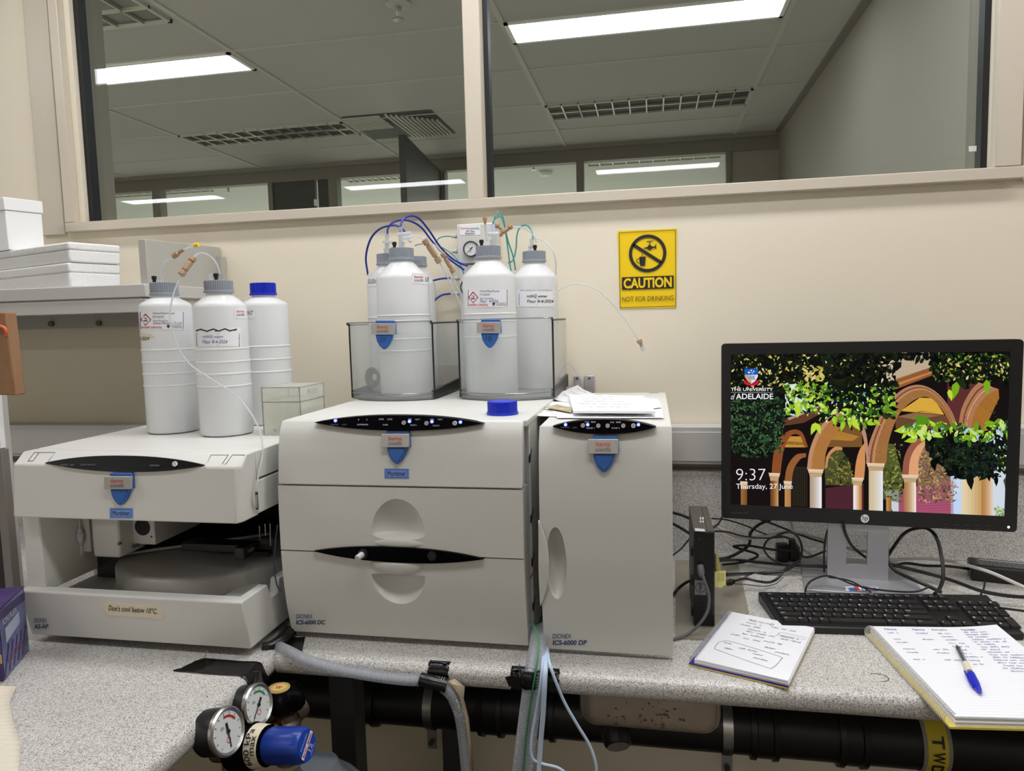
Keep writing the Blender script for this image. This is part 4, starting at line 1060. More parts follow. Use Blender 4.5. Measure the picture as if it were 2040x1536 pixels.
def bottle(label, x, y, z0, r, zs, zn, zt, group, cap=MCAP, liq=None, ribs=(), fittings=True, cr=0.0272):
    t = T('bottle', label, 'bottle', (x, y, z0), group=group)
    P = [(0.001, z0+0.0005), (r-0.006, z0+0.0005), (r-0.0015, z0+0.003), (r, z0+0.008)]
    for q in sorted(ribs): P += [(r, q-0.0022), (r+0.0013, q-0.0008), (r+0.0013, q+0.0008), (r, q+0.0022)]
    P += [(r, zs-0.006), (r-0.001, zs-0.001), (r-0.004, zs+0.003), (cr-0.002, zn-0.003), (cr-0.003, zn+0.001), (cr-0.003, zn+0.006), (0.001, zn+0.006)]
    MB().lathe(P, MHDPE, (x, y, 0), 56).build('bottle_body', t)
    if liq:
        MB().lathe([(0.001, z0+0.003), (r-0.004, z0+0.003), (r-0.003, z0+0.008), (r-0.003, liq), (0.001, liq)], MLIQ, (x, y, 0), 40).build('liquid', t)
    c = MB(); ribbed(c, cr, zn+0.0015, zt, (x, y), cap); c.build('screw_cap', t)
    if fittings:
        b = MB(); b.lathe([(0.0035, zt-0.001), (0.0035, zt+0.006), (0.005, zt+0.007), (0.005, zt+0.013), (0.002, zt+0.014), (0.001, zt+0.014)], MBLACK, (x+fittings[0], y-0.010, 0), 14); o = b.build('tube_nut', t)
        b = MB(); b.lathe([(0.004, zt-0.001), (0.004, zt+0.004), (0.003, zt+0.006), (0.0045, zt+0.008), (0.0045, zt+0.013), (0.001, zt+0.013)], MTUBEW, (x+fittings[1], y-0.006, 0), 14); b.build('luer_plug', t)
    return t
zA = ATOP
zpx = lambda px, py, D: PD(px, py, D).z
ribA = [zpx(435, y, 1.26) for y in (696, 722, 746, 771)]
b1 = bottle('milky bottle with grey cap and red-diamond hazard label, left of three on the autosampler', -0.985, 1.335, zA, 0.0505, zpx(328, 606, 1.30), zpx(328, 590, 1.335), zpx(328, 563, 1.335), 'bottles on the autosampler', liq=zpx(328, 814, 1.29), ribs=ribA, fittings=(-0.014, -0.001))
b2 = bottle('milky bottle with grey cap and crossed-out water label, front middle on the autosampler', -0.843, 1.307, zA, 0.0507, zpx(444, 606, 1.27), zpx(444, 585, 1.307), zpx(435, 559, 1.307), 'bottles on the autosampler', liq=zpx(440, 765, 1.26), ribs=ribA, fittings=(0.002, -0.014))
b3 = bottle('milky bottle with bright blue cap on the autosampler, behind the vial box', -0.835, 1.46, zA, 0.0505, zpx(540, 604, 1.43), zpx(520, 590, 1.46), zpx(520, 564, 1.46), 'bottles on the autosampler', cap=MCAPB, ribs=[zpx(540, y, 1.42) for y in (690, 716, 741)], fittings=False)
zT = BTOP+0.006
GT = 'bottles in the clear trays'
tl = [bottle('front bottle with grey cap in the left clear tray marked 2T', -0.545, 1.546, zT, 0.0580, zpx(803, 548, 1.49), zpx(803, 519, 1.53), zpx(803, 493, 1.53), GT, ribs=[zpx(803, y, 1.475) for y in (628, 640, 676, 700)], fittings=(-0.012, 0.006)),
      bottle('bottle with part of a lettered label, back left in the clear tray marked 2T', -0.6153, 1.650, zT, 0.0525, zpx(770, 557, 1.58), zpx(770, 527, 1.615), zpx(772, 503, 1.615), GT, ribs=[zpx(770, y, 1.57) for y in (632, 646)], fittings=(0.016, -0.004)),
      bottle('bottle almost hidden behind the front bottle of the tray marked 2T', -0.578, 1.742, zT, 0.047, zpx(840, 560, 1.69), zpx(830, 532, 1.735), zpx(830, 511, 1.735), GT, fittings=False),
      bottle('front bottle with grey cap and red-diamond label in the clear tray marked 1B', -0.348, 1.546, zT, 0.0575, zpx(978, 545, 1.49), zpx(978, 516, 1.53), zpx(978, 489, 1.53), GT, liq=zpx(978, 690, 1.475), ribs=[zpx(978, y, 1.475) for y in (625, 640, 672)], fittings=(-0.012, 0.010)),
      bottle('bottle with a handwritten water label, back right in the tray marked 1B', -0.2705, 1.688, zT, 0.0530, zpx(1068, 549, 1.65), zpx(1065, 524, 1.69), zpx(1065, 501, 1.69), GT, liq=zpx(1070, 566, 1.64), fittings=(0.004, -0.008))]
def hazlabel(parent, x0, y0, x1, y1, fn, name1, name2, seed):
    """white hazard label: red diamond, small print, handwriting; (a,b) frame pixels mapped onto the bottle by fn(e)"""
    W_, H_ = x1-x0, y1-y0
    L = MB(); n = 12; V = []; F = []
    f = fn(0.0006)
    for i in range(n+1):
        for j in range(2): V.append(f(x0+W_*i/n, y0+H_*j))
    for i in range(n): F.append((2*i, 2*i+1, 2*i+3, 2*i+2))
    L.add(V, F, MPAPER); lab = L.build('hazard_label', parent)
    p = MB(); f = fn(0.0010); X = lambda u: x0+W_*u; Y = lambda v: y0+H_*v
    for a, b in (((0.03, 0.06), (0.97, 0.06)), ((0.97, 0.06), (0.97, 0.94)), ((0.97, 0.94), (0.03, 0.94)), ((0.03, 0.94), (0.03, 0.06))):
        p.stroke([(X(a[0]), Y(a[1])), (X((a[0]+b[0])/2), Y((a[1]+b[1])/2)), (X(b[0]), Y(b[1]))], 0.9, f, MNAVY)
    D_ = [(0.15, 0.16), (0.265, 0.46), (0.15, 0.76), (0.045, 0.46), (0.15, 0.16)]
    p.stroke([(X(a), Y(b)) for a, b in D_], 2.2, f, mat('diamond_red', (196, 44, 62), 0.5))
    p.stroke([(X(0.10), Y(0.52)), (X(0.19), Y(0.52))], 2.0, f, MINK); p.stroke([(X(0.12), Y(0.40)), (X(0.15), Y(0.36)), (X(0.18), Y(0.46))], 1.4, f, MINK)
    p.text('Chemical Name/Formula', (X(0.31), Y(0.16), X(0.78), Y(0.05)), f, MNAVY)
    p.text(name1, (X(0.31), Y(0.36), X(0.55), Y(0.24)), f, MINKB if seed else MPENCIL)
    p.text('Owner Name & Date', (X(0.31), Y(0.56), X(0.64), Y(0.46)), f, MGREYTXT)
    p.text(name2, (X(0.31), Y(0.74), X(0.93 if not seed else 0.75), Y(0.58)), f, MINK if not seed else MINKB, shear=0.25, jit=0.08)
    p.text('DANGER CORROSIVE', (X(0.05), Y(0.92), X(0.50), Y(0.82)), f, MRED, bold=0.02)
    p.text('THE UNIVERSITY', (X(0.70), Y(0.80), X(0.94), Y(0.74)), f, MGREYTXT); p.text('of ADELAIDE', (X(0.70), Y(0.91), X(0.94), Y(0.82)), f, MGREYTXT)
    p.poly([f(X(a), Y(b)) for a, b in ((0.615, 0.74), (0.675, 0.74), (0.675, 0.84), (0.645, 0.93), (0.615, 0.84))], MNAVY)
    p.build('label_printing', lab); return lab
def patch(name, parent, fn, quad, m, n=10, e=0.0006):
    """quad of four frame-pixel corners TL, TR, BR, BL laid on a bottle"""
    L = MB(); V = []; F = []; f = fn(e)
    for i in range(n+1):
        u = i/n
        for A_, B_ in ((quad[0], quad[1]), (quad[3], quad[2])): V.append(f(A_[0]+(B_[0]-A_[0])*u, A_[1]+(B_[1]-A_[1])*u))
    for i in range(n): F.append((2*i, 2*i+1, 2*i+3, 2*i+2))
    L.add(V, F, m); return L.build(name, parent)
def onb(cx, cy, r): return lambda e: (lambda a, b: cylhit(a, b, cx, cy, r, e))
f1, f2, f3 = onb(-0.985, 1.335, 0.0505), onb(-0.843, 1.307, 0.0507), onb(-0.835, 1.46, 0.0505)
hazlabel(b1, 276, 620, 368, 657, f1, '1M NaOH', 'Jeremy Mortimer  5-1-24', 0)
o = patch('tape_note', b1, f1, [(271.5, 662), (300, 665), (308, 672), (272, 681)], MMASK)
p = MB(); p.text('1/1/2024', (272.5, 678, 297, 671), f1(0.0011), MINK, shear=0.2); p.build('handwriting', o)
o = patch('water_label', b2, f2, [(388, 655), (480, 652), (480, 690), (389, 690)], MPAPER)
p = MB(); f = f2(0.0011)
p.stroke([(390, 659), (400, 656), (412, 660), (425, 655.5), (436, 659.5), (448, 655), (458, 659), (472, 656)], 2.6, f, MINK); p.stroke([(394, 657), (430, 660), (470, 658)], 1.8, f, MINK)
for a, b in (((391, 665), (477, 665)), ((391, 665), (391, 690)), ((477, 665), (477, 690)), ((391, 674), (477, 674)), ((391, 688), (477, 688))): p.stroke([a, ((a[0]+b[0])/2, (a[1]+b[1])/2), b], 0.7, f, MGREYTXT)
p.text('milliQ water', (403, 673.5, 446, 668), f, MINKB, shear=0.2, jit=0.06); p.text('Fleur 8-4-2024', (403, 684, 453, 677), f, MINKB, shear=0.2, jit=0.06)
p.build('label_printing', o)
o = patch('brand_label', b2, f2, [(467, 613), (490, 613), (489.5, 634), (467, 634)], MPAPER, 8)
p = MB(); f = f2(0.0011); p.text('thermo', (471, 622.5, 487, 617), f, MRED); p.text('scientific', (471, 629.5, 487.5, 623.5), f, MGREYTXT); p.build('label_printing', o)
o = patch('brand_label', b3, f3, [(487, 613), (507, 613), (507, 634), (487, 634)], MPAPER, 8)
p = MB(); p.text('ENT', (489, 628, 504, 619), f3(0.0011), MGREYTXT); p.build('label_printing', o)
g1, g2, g4, g5 = onb(-0.545, 1.546, 0.058), onb(-0.6153, 1.650, 0.0525), onb(-0.348, 1.546, 0.0575), onb(-0.2705, 1.688, 0.053)
o = patch('brand_label', tl[0], g1, [(821, 543), (856, 546), (856, 567), (821, 564)], MPAPER)
p = MB(); f = g1(0.0011); p.text('thermo', (825, 554, 843, 549), f, MRED, bold=0.01); p.text('scientific', (825, 561, 844, 555), f, MGREYTXT); p.text('ELUENT', (847, 561, 858, 552), f, MGREYTXT); p.build('label_printing', o)
o = patch('brand_label', tl[1], g2, [(733, 545), (756, 543), (756, 569), (733.5, 571)], MPAPER)
p = MB(); p.text('ELUENT', (733.5, 565, 753, 556), g2(0.0011), MGREYTXT); p.build('label_printing', o)
hazlabel(tl[3], 930, 576, 1013, 612, g4, '1M NaOH', 'Fleur  4/4/24', 1)
o = patch('water_label', tl[4], g5, [(1029, 576), (1104, 576), (1104, 611), (1030, 611)], MPAPER)
p = MB(); f = g5(0.0011)
p.text('NON HAZARDOUS - NON DANGEROUS', (1036, 579.5, 1101, 577), f, MGREYTXT)
for a, b in (((1034, 586), (1103, 586)), ((1034, 586), (1034, 607)), ((1034, 594.5), (1103, 594.5)), ((1034, 607), (1103, 607))): p.stroke([a, ((a[0]+b[0])/2, (a[1]+b[1])/2), b], 0.7, f, MGREYTXT)
p.text('milliQ water', (1049, 593.5, 1091, 587), f, MINK, shear=0.15, bold=0.01, jit=0.05); p.text('Fleur 8-4-2024', (1050, 603, 1103, 597), f, MINK, shear=0.15, bold=0.01, jit=0.05)
p.build('label_printing', o)
o = patch('brand_label', tl[4], g5, [(1104.5, 549), (1109, 549), (1109, 566), (1104.5, 566)], MPAPER, 4)
# ---- clear trays
def tray(label, xl, xr, yl, yr, yf_, yb, z0, z1, bpx, bpy, mark):
    t = T('bottle_tray', label, 'tray', ((xl+xr)/2, 1.6, BTOP), group='clear bottle trays')
    n = 20; fr_ = []
    for k in range(n+1):
        u = k/n; y = yl+(yr-yl)*u; bow = (min(yl, yr)-yf_)*4*u*(1-u)
        fr_.append((xl+(xr-xl)*u, y-bow))
    wall = 0.0025
    m = MB(); m.loft([[Vector((x, y, z0)) for x, y in fr_], [Vector((x, y, z1)) for x, y in fr_]], MACRYL, closed=False)
    m.loft([[Vector((x, y+wall, z0)) for x, y in fr_], [Vector((x, y+wall, z1)) for x, y in fr_]], MACRYL, closed=False)
    m.build('front_wall', t, fix=False)
    e = MB()
    for zz in (z1, z0+0.012): e.tube([Vector((x, y+wall/2, zz)) for x, y in fr_], 0.0016, MACRYLE, 8, sm=1)
    build_each(e, 'rim', t)
    s = MB()
    for x, y0 in ((xl, yl), (xr, yr)):
        s.box((x-0.001, y0+0.006, z0+0.018), (x+0.001, yb, z1-0.003), MACRYL)
    build_each(s, 'side_wall', t)
    fl = MB(); base = fr_+[(xr, yb), (xl, yb)]; fl.prismz(base, z0-0.001, z0+0.003, MACRYLE); fl.build('floor_plate', t)
    for x, y0, sgn in ((xl, yl, -1), (xr, yr, 1)):
        w_ = MB(); o_ = 0.0025*sgn
        w_.tube([Vector((x+o_, yb-0.03, z1-0.004)), Vector((x+o_, y0+0.012, z1-0.005)), Vector((x+o_, y0+0.003, z1-0.012)), Vector((x+o_, y0+0.003, z0+0.03)), Vector((x+o_, y0+0.004, z0+0.012))], 0.0020, MBLACK, 8, sm=8)
        w_.build('edge_seal', t)
        f = MB(); f.prismx([(y0, z0), (yb, z0), (yb, z0+0.03), (y0+0.02, z0+0.018), (y0, z0+0.018)], x-0.004, x+0.004, MBLACK); f.build('side_foot', t, bevel=0.001)
    ft_ = MB()
    for x in (xl+0.03, xr-0.03):
        for y in (yl+0.02, yb-0.04): ft_.cyl((x, y, BTOP), (x, y, z0), 0.012, MCASE2, 16)
    build_each(ft_, 'rubber_foot', t)
    yc = yf_+0.0015
    badge(t, bpx, bpy, 0.86, interp([(-0.5, yc-0.001), (0.5, yc-0.001)]), mark=mark)
    return t
zt0, zt1 = BTOP+0.003, ZW(0.0035)
tray('left clear acrylic tray holding three bottles, badge marked 2T', -0.660, -0.468, 1.512, 1.496, 1.458, 1.79, zt0, zt1, 767, 655, '2T')
tray('right clear acrylic tray holding two bottles, badge marked 1B', -0.408, -0.2075, 1.506, 1.500, 1.458, 1.755, zt0, zt1, 976.5, 652.5, '1B')
# coil lying in the left tray
p = PD(742, 752, 1.57); cl = MB()
for k in range(4): cl.tube([p+Vector((0.017*math.cos(a)*(1-k*0.18), 0.004*k, 0.022*math.sin(a)*(1-k*0.18))) for a in [2*math.pi*i/12 for i in range(12)]], 0.0022, MCABLEG, 6, sm=2, closed=True)
tag(cl.build('tubing_coil'), 'small grey coil of tubing lying in the front left of the tray marked 2T', 'tubing')
# ---- blue cap and vial box
p = PZ(995, 829, BTOP); cx, cy = p.x, p.y+0.027
c = MB(); ribbed(c, 0.0268, BTOP+0.0003, BTOP+0.024, (cx, cy), MCAPB, 36, 0.0014); tag(c.build('bottle_cap'), 'loose bright blue ribbed screw cap lying in front of the right tray', 'cap')
VX0, VX1, VY0, VY1 = -0.752, -0.672, 1.288, 1.392
vb = T('vial_box', 'empty clear plastic vial box with lid beside the bottles on the autosampler', 'box', (-0.71, 1.34, zA))
def shell(x0, x1, y0, y1, z0, z1, m, th=0.0015, bottom=True, top=False):
    b = MB(); b.box((x0, y0, z0), (x1, y0+th, z1), m).box((x0, y1-th, z0), (x1, y1, z1), m).box((x0, y0+th, z0), (x0+th, y1-th, z1), m).box((x1-th, y0+th, z0), (x1, y1-th, z1), m)
    if bottom: b.box((x0+th, y0+th, z0), (x1-th, y1-th, z0+th), m)
    if top: b.box((x0+th, y0+th, z1-th), (x1-th, y1-th, z1), m)
    return b
zl = zA+0.066; zh = zA+0.0955
shell(VX0, VX1, VY0, VY1, zA+0.0005, zl, MCLEARP).build('box_base', vb)
shell(VX0-0.001, VX1+0.001, VY0-0.001, VY1+0.001, zl+0.0005, zh, MCLEARP, bottom=False, top=True).build('box_lid', vb)
dv = MB()
for k in range(1, 4):
    x = VX0+(VX1-VX0)*k/4; dv.box((x-0.0006, VY0+0.002, zA+0.003), (x+0.0006, VY1-0.002, zl-0.002), MCLEARP)
for k in range(1, 4):
    y = VY0+(VY1-VY0)*k/4; dv.box((VX0+0.002, y-0.0006, zA+0.003), (VX1-0.002, y+0.0006, zl-0.002), MCLEARP)
dv.build('dividers', vb)
e = MB()
for x in (VX0, VX1):
    for y in (VY0, VY1): e.tube([(x, y, zA+0.002), (x, y, zh)], 0.0012, MACRYLE, 6, sm=1)
for zz in (zl, zh-0.001):
    e.tube([(VX0, VY0, zz), (VX1, VY0, zz), (VX1, VY1, zz), (VX0, VY1, zz)], 0.0012, MACRYLE, 6, sm=1, closed=True)
e.build('box_edges', vb)
q = MB(); q.text('|||||', (VY0+0.030, zl+0.012, VY0+0.038, zl+0.022), lambda a, b: Vector((VX1+0.0018, a, b)), MGREYTXT); 
for k in range(3): q.text('storage box', (VY0+0.044, zl+0.010+0.004*k, VY0+0.075, zl+0.013+0.004*k), lambda a, b: Vector((VX1+0.0018, a, b)), MGREYTXT)
q.text('ML', (VX0+0.022, zA+0.008, VX0+0.028, zA+0.013), lambda a, b: Vector((a, VY0-0.0014, b)), MGREYTXT)
q.build('printing', vb)
# ---- gas regulator box on the wall behind the trays
RX0 = -0.4700; RX1 = -0.3750; RD = 1.742
gr = T('gas_regulator', 'white gas regulator box with a small dial, on the wall behind the trays', 'gas regulator', ((RX0+RX1)/2, 1.77, ZW(-0.10)))
zs_ = zpx(912, 526, RD)
MB().box((RX0, RD, zs_), (RX1, 1.797, zpx(910, 447, RD)), MCASE).build('upper_box', gr, bevel=0.003)
MB().box((RX0+0.003, RD+0.004, ZW(-0.11)), (RX1, 1.797, zs_-0.002), MCASE).build('lower_box', gr, bevel=0.002)
l = MB(); f = lambda e: (lambda a, b: PD(a, b, RD-e))
fl_ = f(0.0006); l.poly([fl_(916, 449), fl_(957, 448.5), fl_(957, 468), fl_(916, 468.5)], MPAPER)
fl_ = f(0.0011); l.text('thermo', (917, 457, 935, 452), fl_, MRED); l.text('scientific', (936, 457, 955, 452), fl_, MGREYTXT); l.text('EO Gas', (929, 462.5, 945, 458.5), fl_, MINK, bold=0.01); l.text('Regulator', (927, 467.5, 947, 463.5), fl_, MINK, bold=0.01); l.build('front_label', gr)
def dial(parent, c, nv, r, depth, needle, arc=None, body=MBLACK, ring=MSTEEL, glass=True, ticks=10):
    """round pressure gauge at c (face centre) facing nv"""
    nv = Vector(nv).normalized(); ux = Vector((0, 0, 1)).cross(nv).normalized(); uz = nv.cross(ux).normalized()
    fm = lambda e: (lambda a, b: Vector(c)+ux*a+uz*b+nv*e)
    g = MB(); g.stack(Vector(c)-nv*depth, nv, [(r*0.35, 0), (r*0.93, 0.002), (r, 0.006), (r, depth-0.003), (r*0.99, depth)], body, 36); gb = g.build('gauge_body', parent)
    g = MB(); g.stack(Vector(c)-nv*0.004, nv, [(r*1.0, 0), (r*1.05, 0.001), (r*1.05, 0.006), (r*0.97, 0.0085), (r*0.86, 0.006), (r*0.86, 0.003)], ring, 40); g.build('gauge_ring', gb)
    g = MB(); ff = fm(0.0012); g.add([ff(r*0.9*math.cos(2*math.pi*k/36), r*0.9*math.sin(2*math.pi*k/36)) for k in range(36)], [tuple(range(36))], MPAPER); 
    ff = fm(0.0016)
    if arc:
        a0, a1, m_ = arc; n = 14; V = []; F = []
        for k in range(n+1):
            a = R_(a0+(a1-a0)*k/n); V += [ff(r*0.58*math.cos(a), r*0.58*math.sin(a)), ff(r*0.68*math.cos(a), r*0.68*math.sin(a))]
        for k in range(n): F.append((2*k, 2*k+1, 2*k+3, 2*k+2))
        g.add(V, F, m_)
    for k in range(ticks+1):
        a = R_(225-270*k/ticks); g.stroke([(r*0.70*math.cos(a), r*0.70*math.sin(a)), (r*0.80*math.cos(a), r*0.80*math.sin(a))], r*0.03, ff, MINK)
    ring2(g, -r*0.05, -r*0.36, r*0.10, r*0.13, ff, MRED, 16)
    g.text('kPa', (-r*0.35, r*0.18, -r*0.15, r*0.32), ff, MGREYTXT)
    g.build('dial_face', gb)
    g = MB(); a = R_(needle); ff = fm(0.0026); g.stroke([(-r*0.38*math.cos(a), -r*0.38*math.sin(a)), (0, 0)], r*0.13, ff, MINK); g.stroke([(0, 0), (r*0.7*math.cos(a), r*0.7*math.sin(a))], r*0.06, ff, MINK); g.stack(Vector(c)+nv*0.002, nv, [(r*0.09, 0), (r*0.09, 0.002), (0.0001, 0.002)], MINK, 12)
    g.build('needle', gb)
    if glass:
        g = MB(); ff = fm(0.0045); g.add([ff(r*0.88*math.cos(2*math.pi*k/36), r*0.88*math.sin(2*math.pi*k/36)) for k in range(36)], [tuple(range(36))], MGLASS); g.build('gauge_glass', gb)
    return gb
c_ = PD(938, 496, RD-0.009); dial(gr, c_, (0, -1, 0), 0.0185, 0.008, 222, ring=MDARKGREY, body=MDARKGREY)
c_ = PD(932, 572, RD-0.004); dial(gr, c_, (0, -1, 0), 0.0185, 0.007, 200, ring=MDARKGREY, body=MDARKGREY)
for px, py in ((901, 471), (901, 501), (903, 555), (904, 585)):
    p = PD(px, py, RD+0.012); g = MB(); g.cyl((RX0-0.016, p.y, p.z), (RX0+0.001, p.y, p.z), 0.004, MPRINTW, 12); g.cyl((RX0-0.008, p.y, p.z), (RX0-0.004, p.y, p.z), 0.0058, MPRINTW, 12); o = g.build('hose_port', gr)
# ---- tubing
def tubing(label, pts, r, m, cat='tubing', name='tubing', fits=(), group=None, n=8):
    """pts: (px, py, depth D)"""
    P = [PD(*q) for q in pts]
    t = T(name, label, cat, tuple(P[0]), group=group)
    MB().tube(P, r, m, n, 6).build('tube', t)
    for kind, q0, q1, rr, mm in fits:
        a, b = PD(*q0), PD(*q1); L_ = (b-a).length; g = MB()
        if kind == 'union':
            g.stack(a, b-a, [(rr*0.5, 0), (rr*1.25, 0.0005), (rr*1.25, L_*0.2), (rr*0.75, L_*0.21), (rr*0.75, L_*0.27), (rr*1.1, L_*0.28), (rr*1.1, L_*0.72), (rr*0.75, L_*0.73), (rr*0.75, L_*0.79), (rr*1.25, L_*0.8), (rr*1.25, L_), (rr*0.5, L_)], mm, 8)
        elif kind == 'nut':
            g.stack(a, b-a, [(rr*0.5, 0), (rr, 0.0003), (rr, L_*0.45), (rr*0.62, L_*0.5), (rr*0.62, L_), (rr*0.3, L_)], mm, 10)
        else:
            g.stack(a, b-a, [(rr*0.3, 0), (rr, 0.0003), (rr, L_), (rr*0.3, L_)], mm, 12)
        g.build({'union': 'coupling', 'nut': 'fitting_nut'}.get(kind, 'connector'), t, smooth=30)
    return t
tubing('short clear tube rising from the left autosampler bottle, tan fitting and yellow tip', [(317, 549, 1.325), (323, 530, 1.325), (335, 517, 1.325), (350, 507, 1.325), (368, 497, 1.325), (388, 489, 1.325)], 0.0018, MTUBEW, fits=[('nut', (345, 511, 1.325), (366, 497, 1.325), 0.0058, MPEEK), ('rod', (387, 489, 1.325), (395, 487, 1.325), 0.004, MYEL)])
tubing('clear tube looping from the middle autosampler bottle down over the instrument side', [(438, 545, 1.297), (432, 527, 1.297), (420, 512, 1.297), (404, 504, 1.297), (390, 509, 1.290), (374, 530, 1.275), (358, 556, 1.262), (344, 592, 1.25), (339, 640, 1.24), (354, 690, 1.232), (380, 727, 1.225), (425, 758, 1.21), (472, 790, 1.195), (505, 832, 1.18), (521, 872, 1.165), (523, 905, 1.142), (513, 958, 1.112), (511, 1000, 1.105), (513, 1022, 1.12)], 0.0016, MTUBEW,
       fits=[('union', (386, 513, 1.288), (361, 547, 1.265), 0.0056, MPEEK), ('rod', (511, 980, 1.105), (512, 1014, 1.112), 0.0024, MBLACK)])
GB = 'dark blue tubing loops'
tubing('dark blue tube looping widest around the left of the tray bottles', [(733, 548, 1.70), (729, 512, 1.68), (738, 477, 1.66), (757, 456, 1.64), (783, 449, 1.61), (800, 455, 1.58), (812, 470, 1.56)], 0.0025, MTUBEB, fits=[('rod', (810, 466, 1.562), (818, 482, 1.555), 0.004, MTUBEW)])
tubing('dark blue tube arching from the back left tray bottle down to the gas regulator', [(771, 470, 1.615), (774, 452, 1.62), (788, 441, 1.63), (812, 439, 1.65), (838, 452, 1.68), (862, 482, 1.70), (890, 512, 1.715), (925, 538, 1.72)], 0.0025, MTUBEB, fits=[('rod', (771, 466, 1.615), (771, 480, 1.615), 0.0045, MTUBEW), ('rod', (771, 480, 1.615), (771, 485, 1.615), 0.011, MTUBEW), ('rod', (771, 485, 1.615), (771, 503, 1.615), 0.005, MTUBEW)])
tubing('dark blue tube arching highest from the front left tray bottle to the gas regulator', [(798, 462, 1.54), (800, 443, 1.55), (813, 431, 1.57), (833, 434, 1.60), (854, 458, 1.64), (878, 493, 1.68), (905, 518, 1.70), (932, 530, 1.712)], 0.0025, MTUBEB, fits=[('rod', (798, 452, 1.542), (799, 466, 1.542), 0.004, MTUBEW), ('rod', (792, 468, 1.54), (818, 465, 1.54), 0.0045, MTUBEW), ('rod', (799, 470, 1.54), (799, 492, 1.54), 0.005, MTUBEW), ('rod', (803, 475, 1.53), (823, 472, 1.53), 0.0028, MTUBEW)])
tubing('short dark blue tube entering the regulator box at its third port', [(897, 554, 1.754), (880, 555, 1.75), (862, 559, 1.745)], 0.0025, MTUBEB)
tubing('short dark blue tube entering the regulator box at its lowest port', [(898, 585, 1.754), (880, 588, 1.75), (863, 600, 1.74)], 0.0025, MTUBEB)
tubing('thin teal tube entering the regulator box at its top port', [(900, 471, 1.754), (886, 471, 1.75), (874, 475, 1.745), (868, 484, 1.74)], 0.0015, MTUBET)
tubing('thin teal tube running down past the regulator to the trays', [(881, 493, 1.73), (900, 506, 1.725), (916, 525, 1.722), (924, 546, 1.72)], 0.0015, MTUBET)
tubing('teal tube with the tallest loop above the front bottle marked 1B', [(982, 458, 1.54), (984, 438, 1.545), (991, 424, 1.56), (1000, 428, 1.60), (1006, 452, 1.64), (1011, 490, 1.68), (1016, 528, 1.70), (1019, 545, 1.71)], 0.0018, MTUBET, fits=[('rod', (982, 447, 1.54), (982, 461, 1.54), 0.0045, MTUBELB), ('rod', (973, 467, 1.535), (994, 466, 1.535), 0.005, MTUBEW), ('rod', (984, 468, 1.535), (984, 488, 1.535), 0.0055, MTUBEW)])
tubing('teal tube with the lower inner loop above the front bottle marked 1B', [(981, 448, 1.55), (986, 436, 1.555), (997, 432, 1.58), (1004, 446, 1.62), (1012, 480, 1.67), (1022, 510, 1.70), (1027, 538, 1.715)], 0.0018, MTUBET)
tubing('teal tube curling from the back right tray bottle towards the regulator', [(1062, 478, 1.685), (1059, 460, 1.69), (1049, 449, 1.70), (1037, 452, 1.71), (1030, 468, 1.72), (1028, 495, 1.725), (1022, 518, 1.725), (1012, 524, 1.725)], 0.0018, MTUBET, fits=[('rod', (1059, 475, 1.687), (1060, 495, 1.687), 0.005, MTUBEW)])
tubing('short white stem with a tan knob standing on the front bottle marked 1B', [(970, 480, 1.52), (968, 460, 1.522), (966, 443, 1.522)], 0.0022, MPRINTW, fits=[('nut', (966, 433, 1.522), (966.5, 446, 1.522), 0.0048, MPEEK)])
tubing('white tube arching from the back right tray bottle to a tan coupling', [(1069, 484, 1.68), (1063, 470, 1.675), (1052, 459, 1.66), (1038, 453, 1.65), (1018, 453, 1.64), (1000, 458, 1.63)], 0.0018, MTUBEW, fits=[('union', (994, 468, 1.60), (1019, 450, 1.61), 0.0050, MPEEK), ('nut', (986, 447, 1.60), (999, 456, 1.60), 0.0055, MPEEK)])
tubing('pale tube drooping over the right shoulder of the back right bottle', [(1068, 474, 1.66), (1086, 482, 1.63), (1100, 497, 1.61), (1107, 520, 1.61), (1107, 548, 1.62)], 0.0017, MTUBEW)
tubing('long white tube arching right in front of the caution sign to a loose tan fitting', [(1106, 584, 1.625), (1122, 573, 1.62), (1147, 566, 1.615), (1180, 572, 1.61), (1210, 594, 1.61), (1238, 627, 1.61), (1258, 655, 1.61), (1275, 682, 1.61)], 0.0017, MTUBEW, fits=[('nut', (1273, 677, 1.61), (1279, 691, 1.61), 0.0062, MPEEK), ('rod', (1279, 690, 1.61), (1283, 699, 1.61), 0.0048, MPRINTW)])
tubing('thin white tube drooping behind the right tray to the wall bracket', [(1116, 700, 1.775), (1125, 716, 1.778), (1140, 731, 1.78), (1150, 746, 1.785), (1157, 757, 1.79)], 0.0014, MTUBEW)
tubing('clear tube hanging from the long tan coupling beside the regulator', [(820, 468, 1.545), (838, 473, 1.55), (850, 482, 1.56), (862, 500, 1.565), (880, 530, 1.58), (898, 565, 1.60), (916, 605, 1.62), (925, 630, 1.64)], 0.0017, MTUBEW, fits=[('union', (845, 477, 1.555), (876, 523, 1.575), 0.0062, MPEEK)])
tubing('clear tube hanging from the shorter tan coupling beside the regulator', [(826, 489, 1.58), (842, 484, 1.59), (862, 486, 1.60), (880, 502, 1.61), (896, 532, 1.62), (910, 570, 1.63), (926, 600, 1.65)], 0.0015, MTUBEW, fits=[('union', (881, 504, 1.605), (904, 543, 1.62), 0.0050, MPEEK)])
tubing('short white tube end poking out left of the long tan coupling', [(826, 489, 1.57), (834, 486, 1.57), (842, 485, 1.57)], 0.0024, MPRINTW)
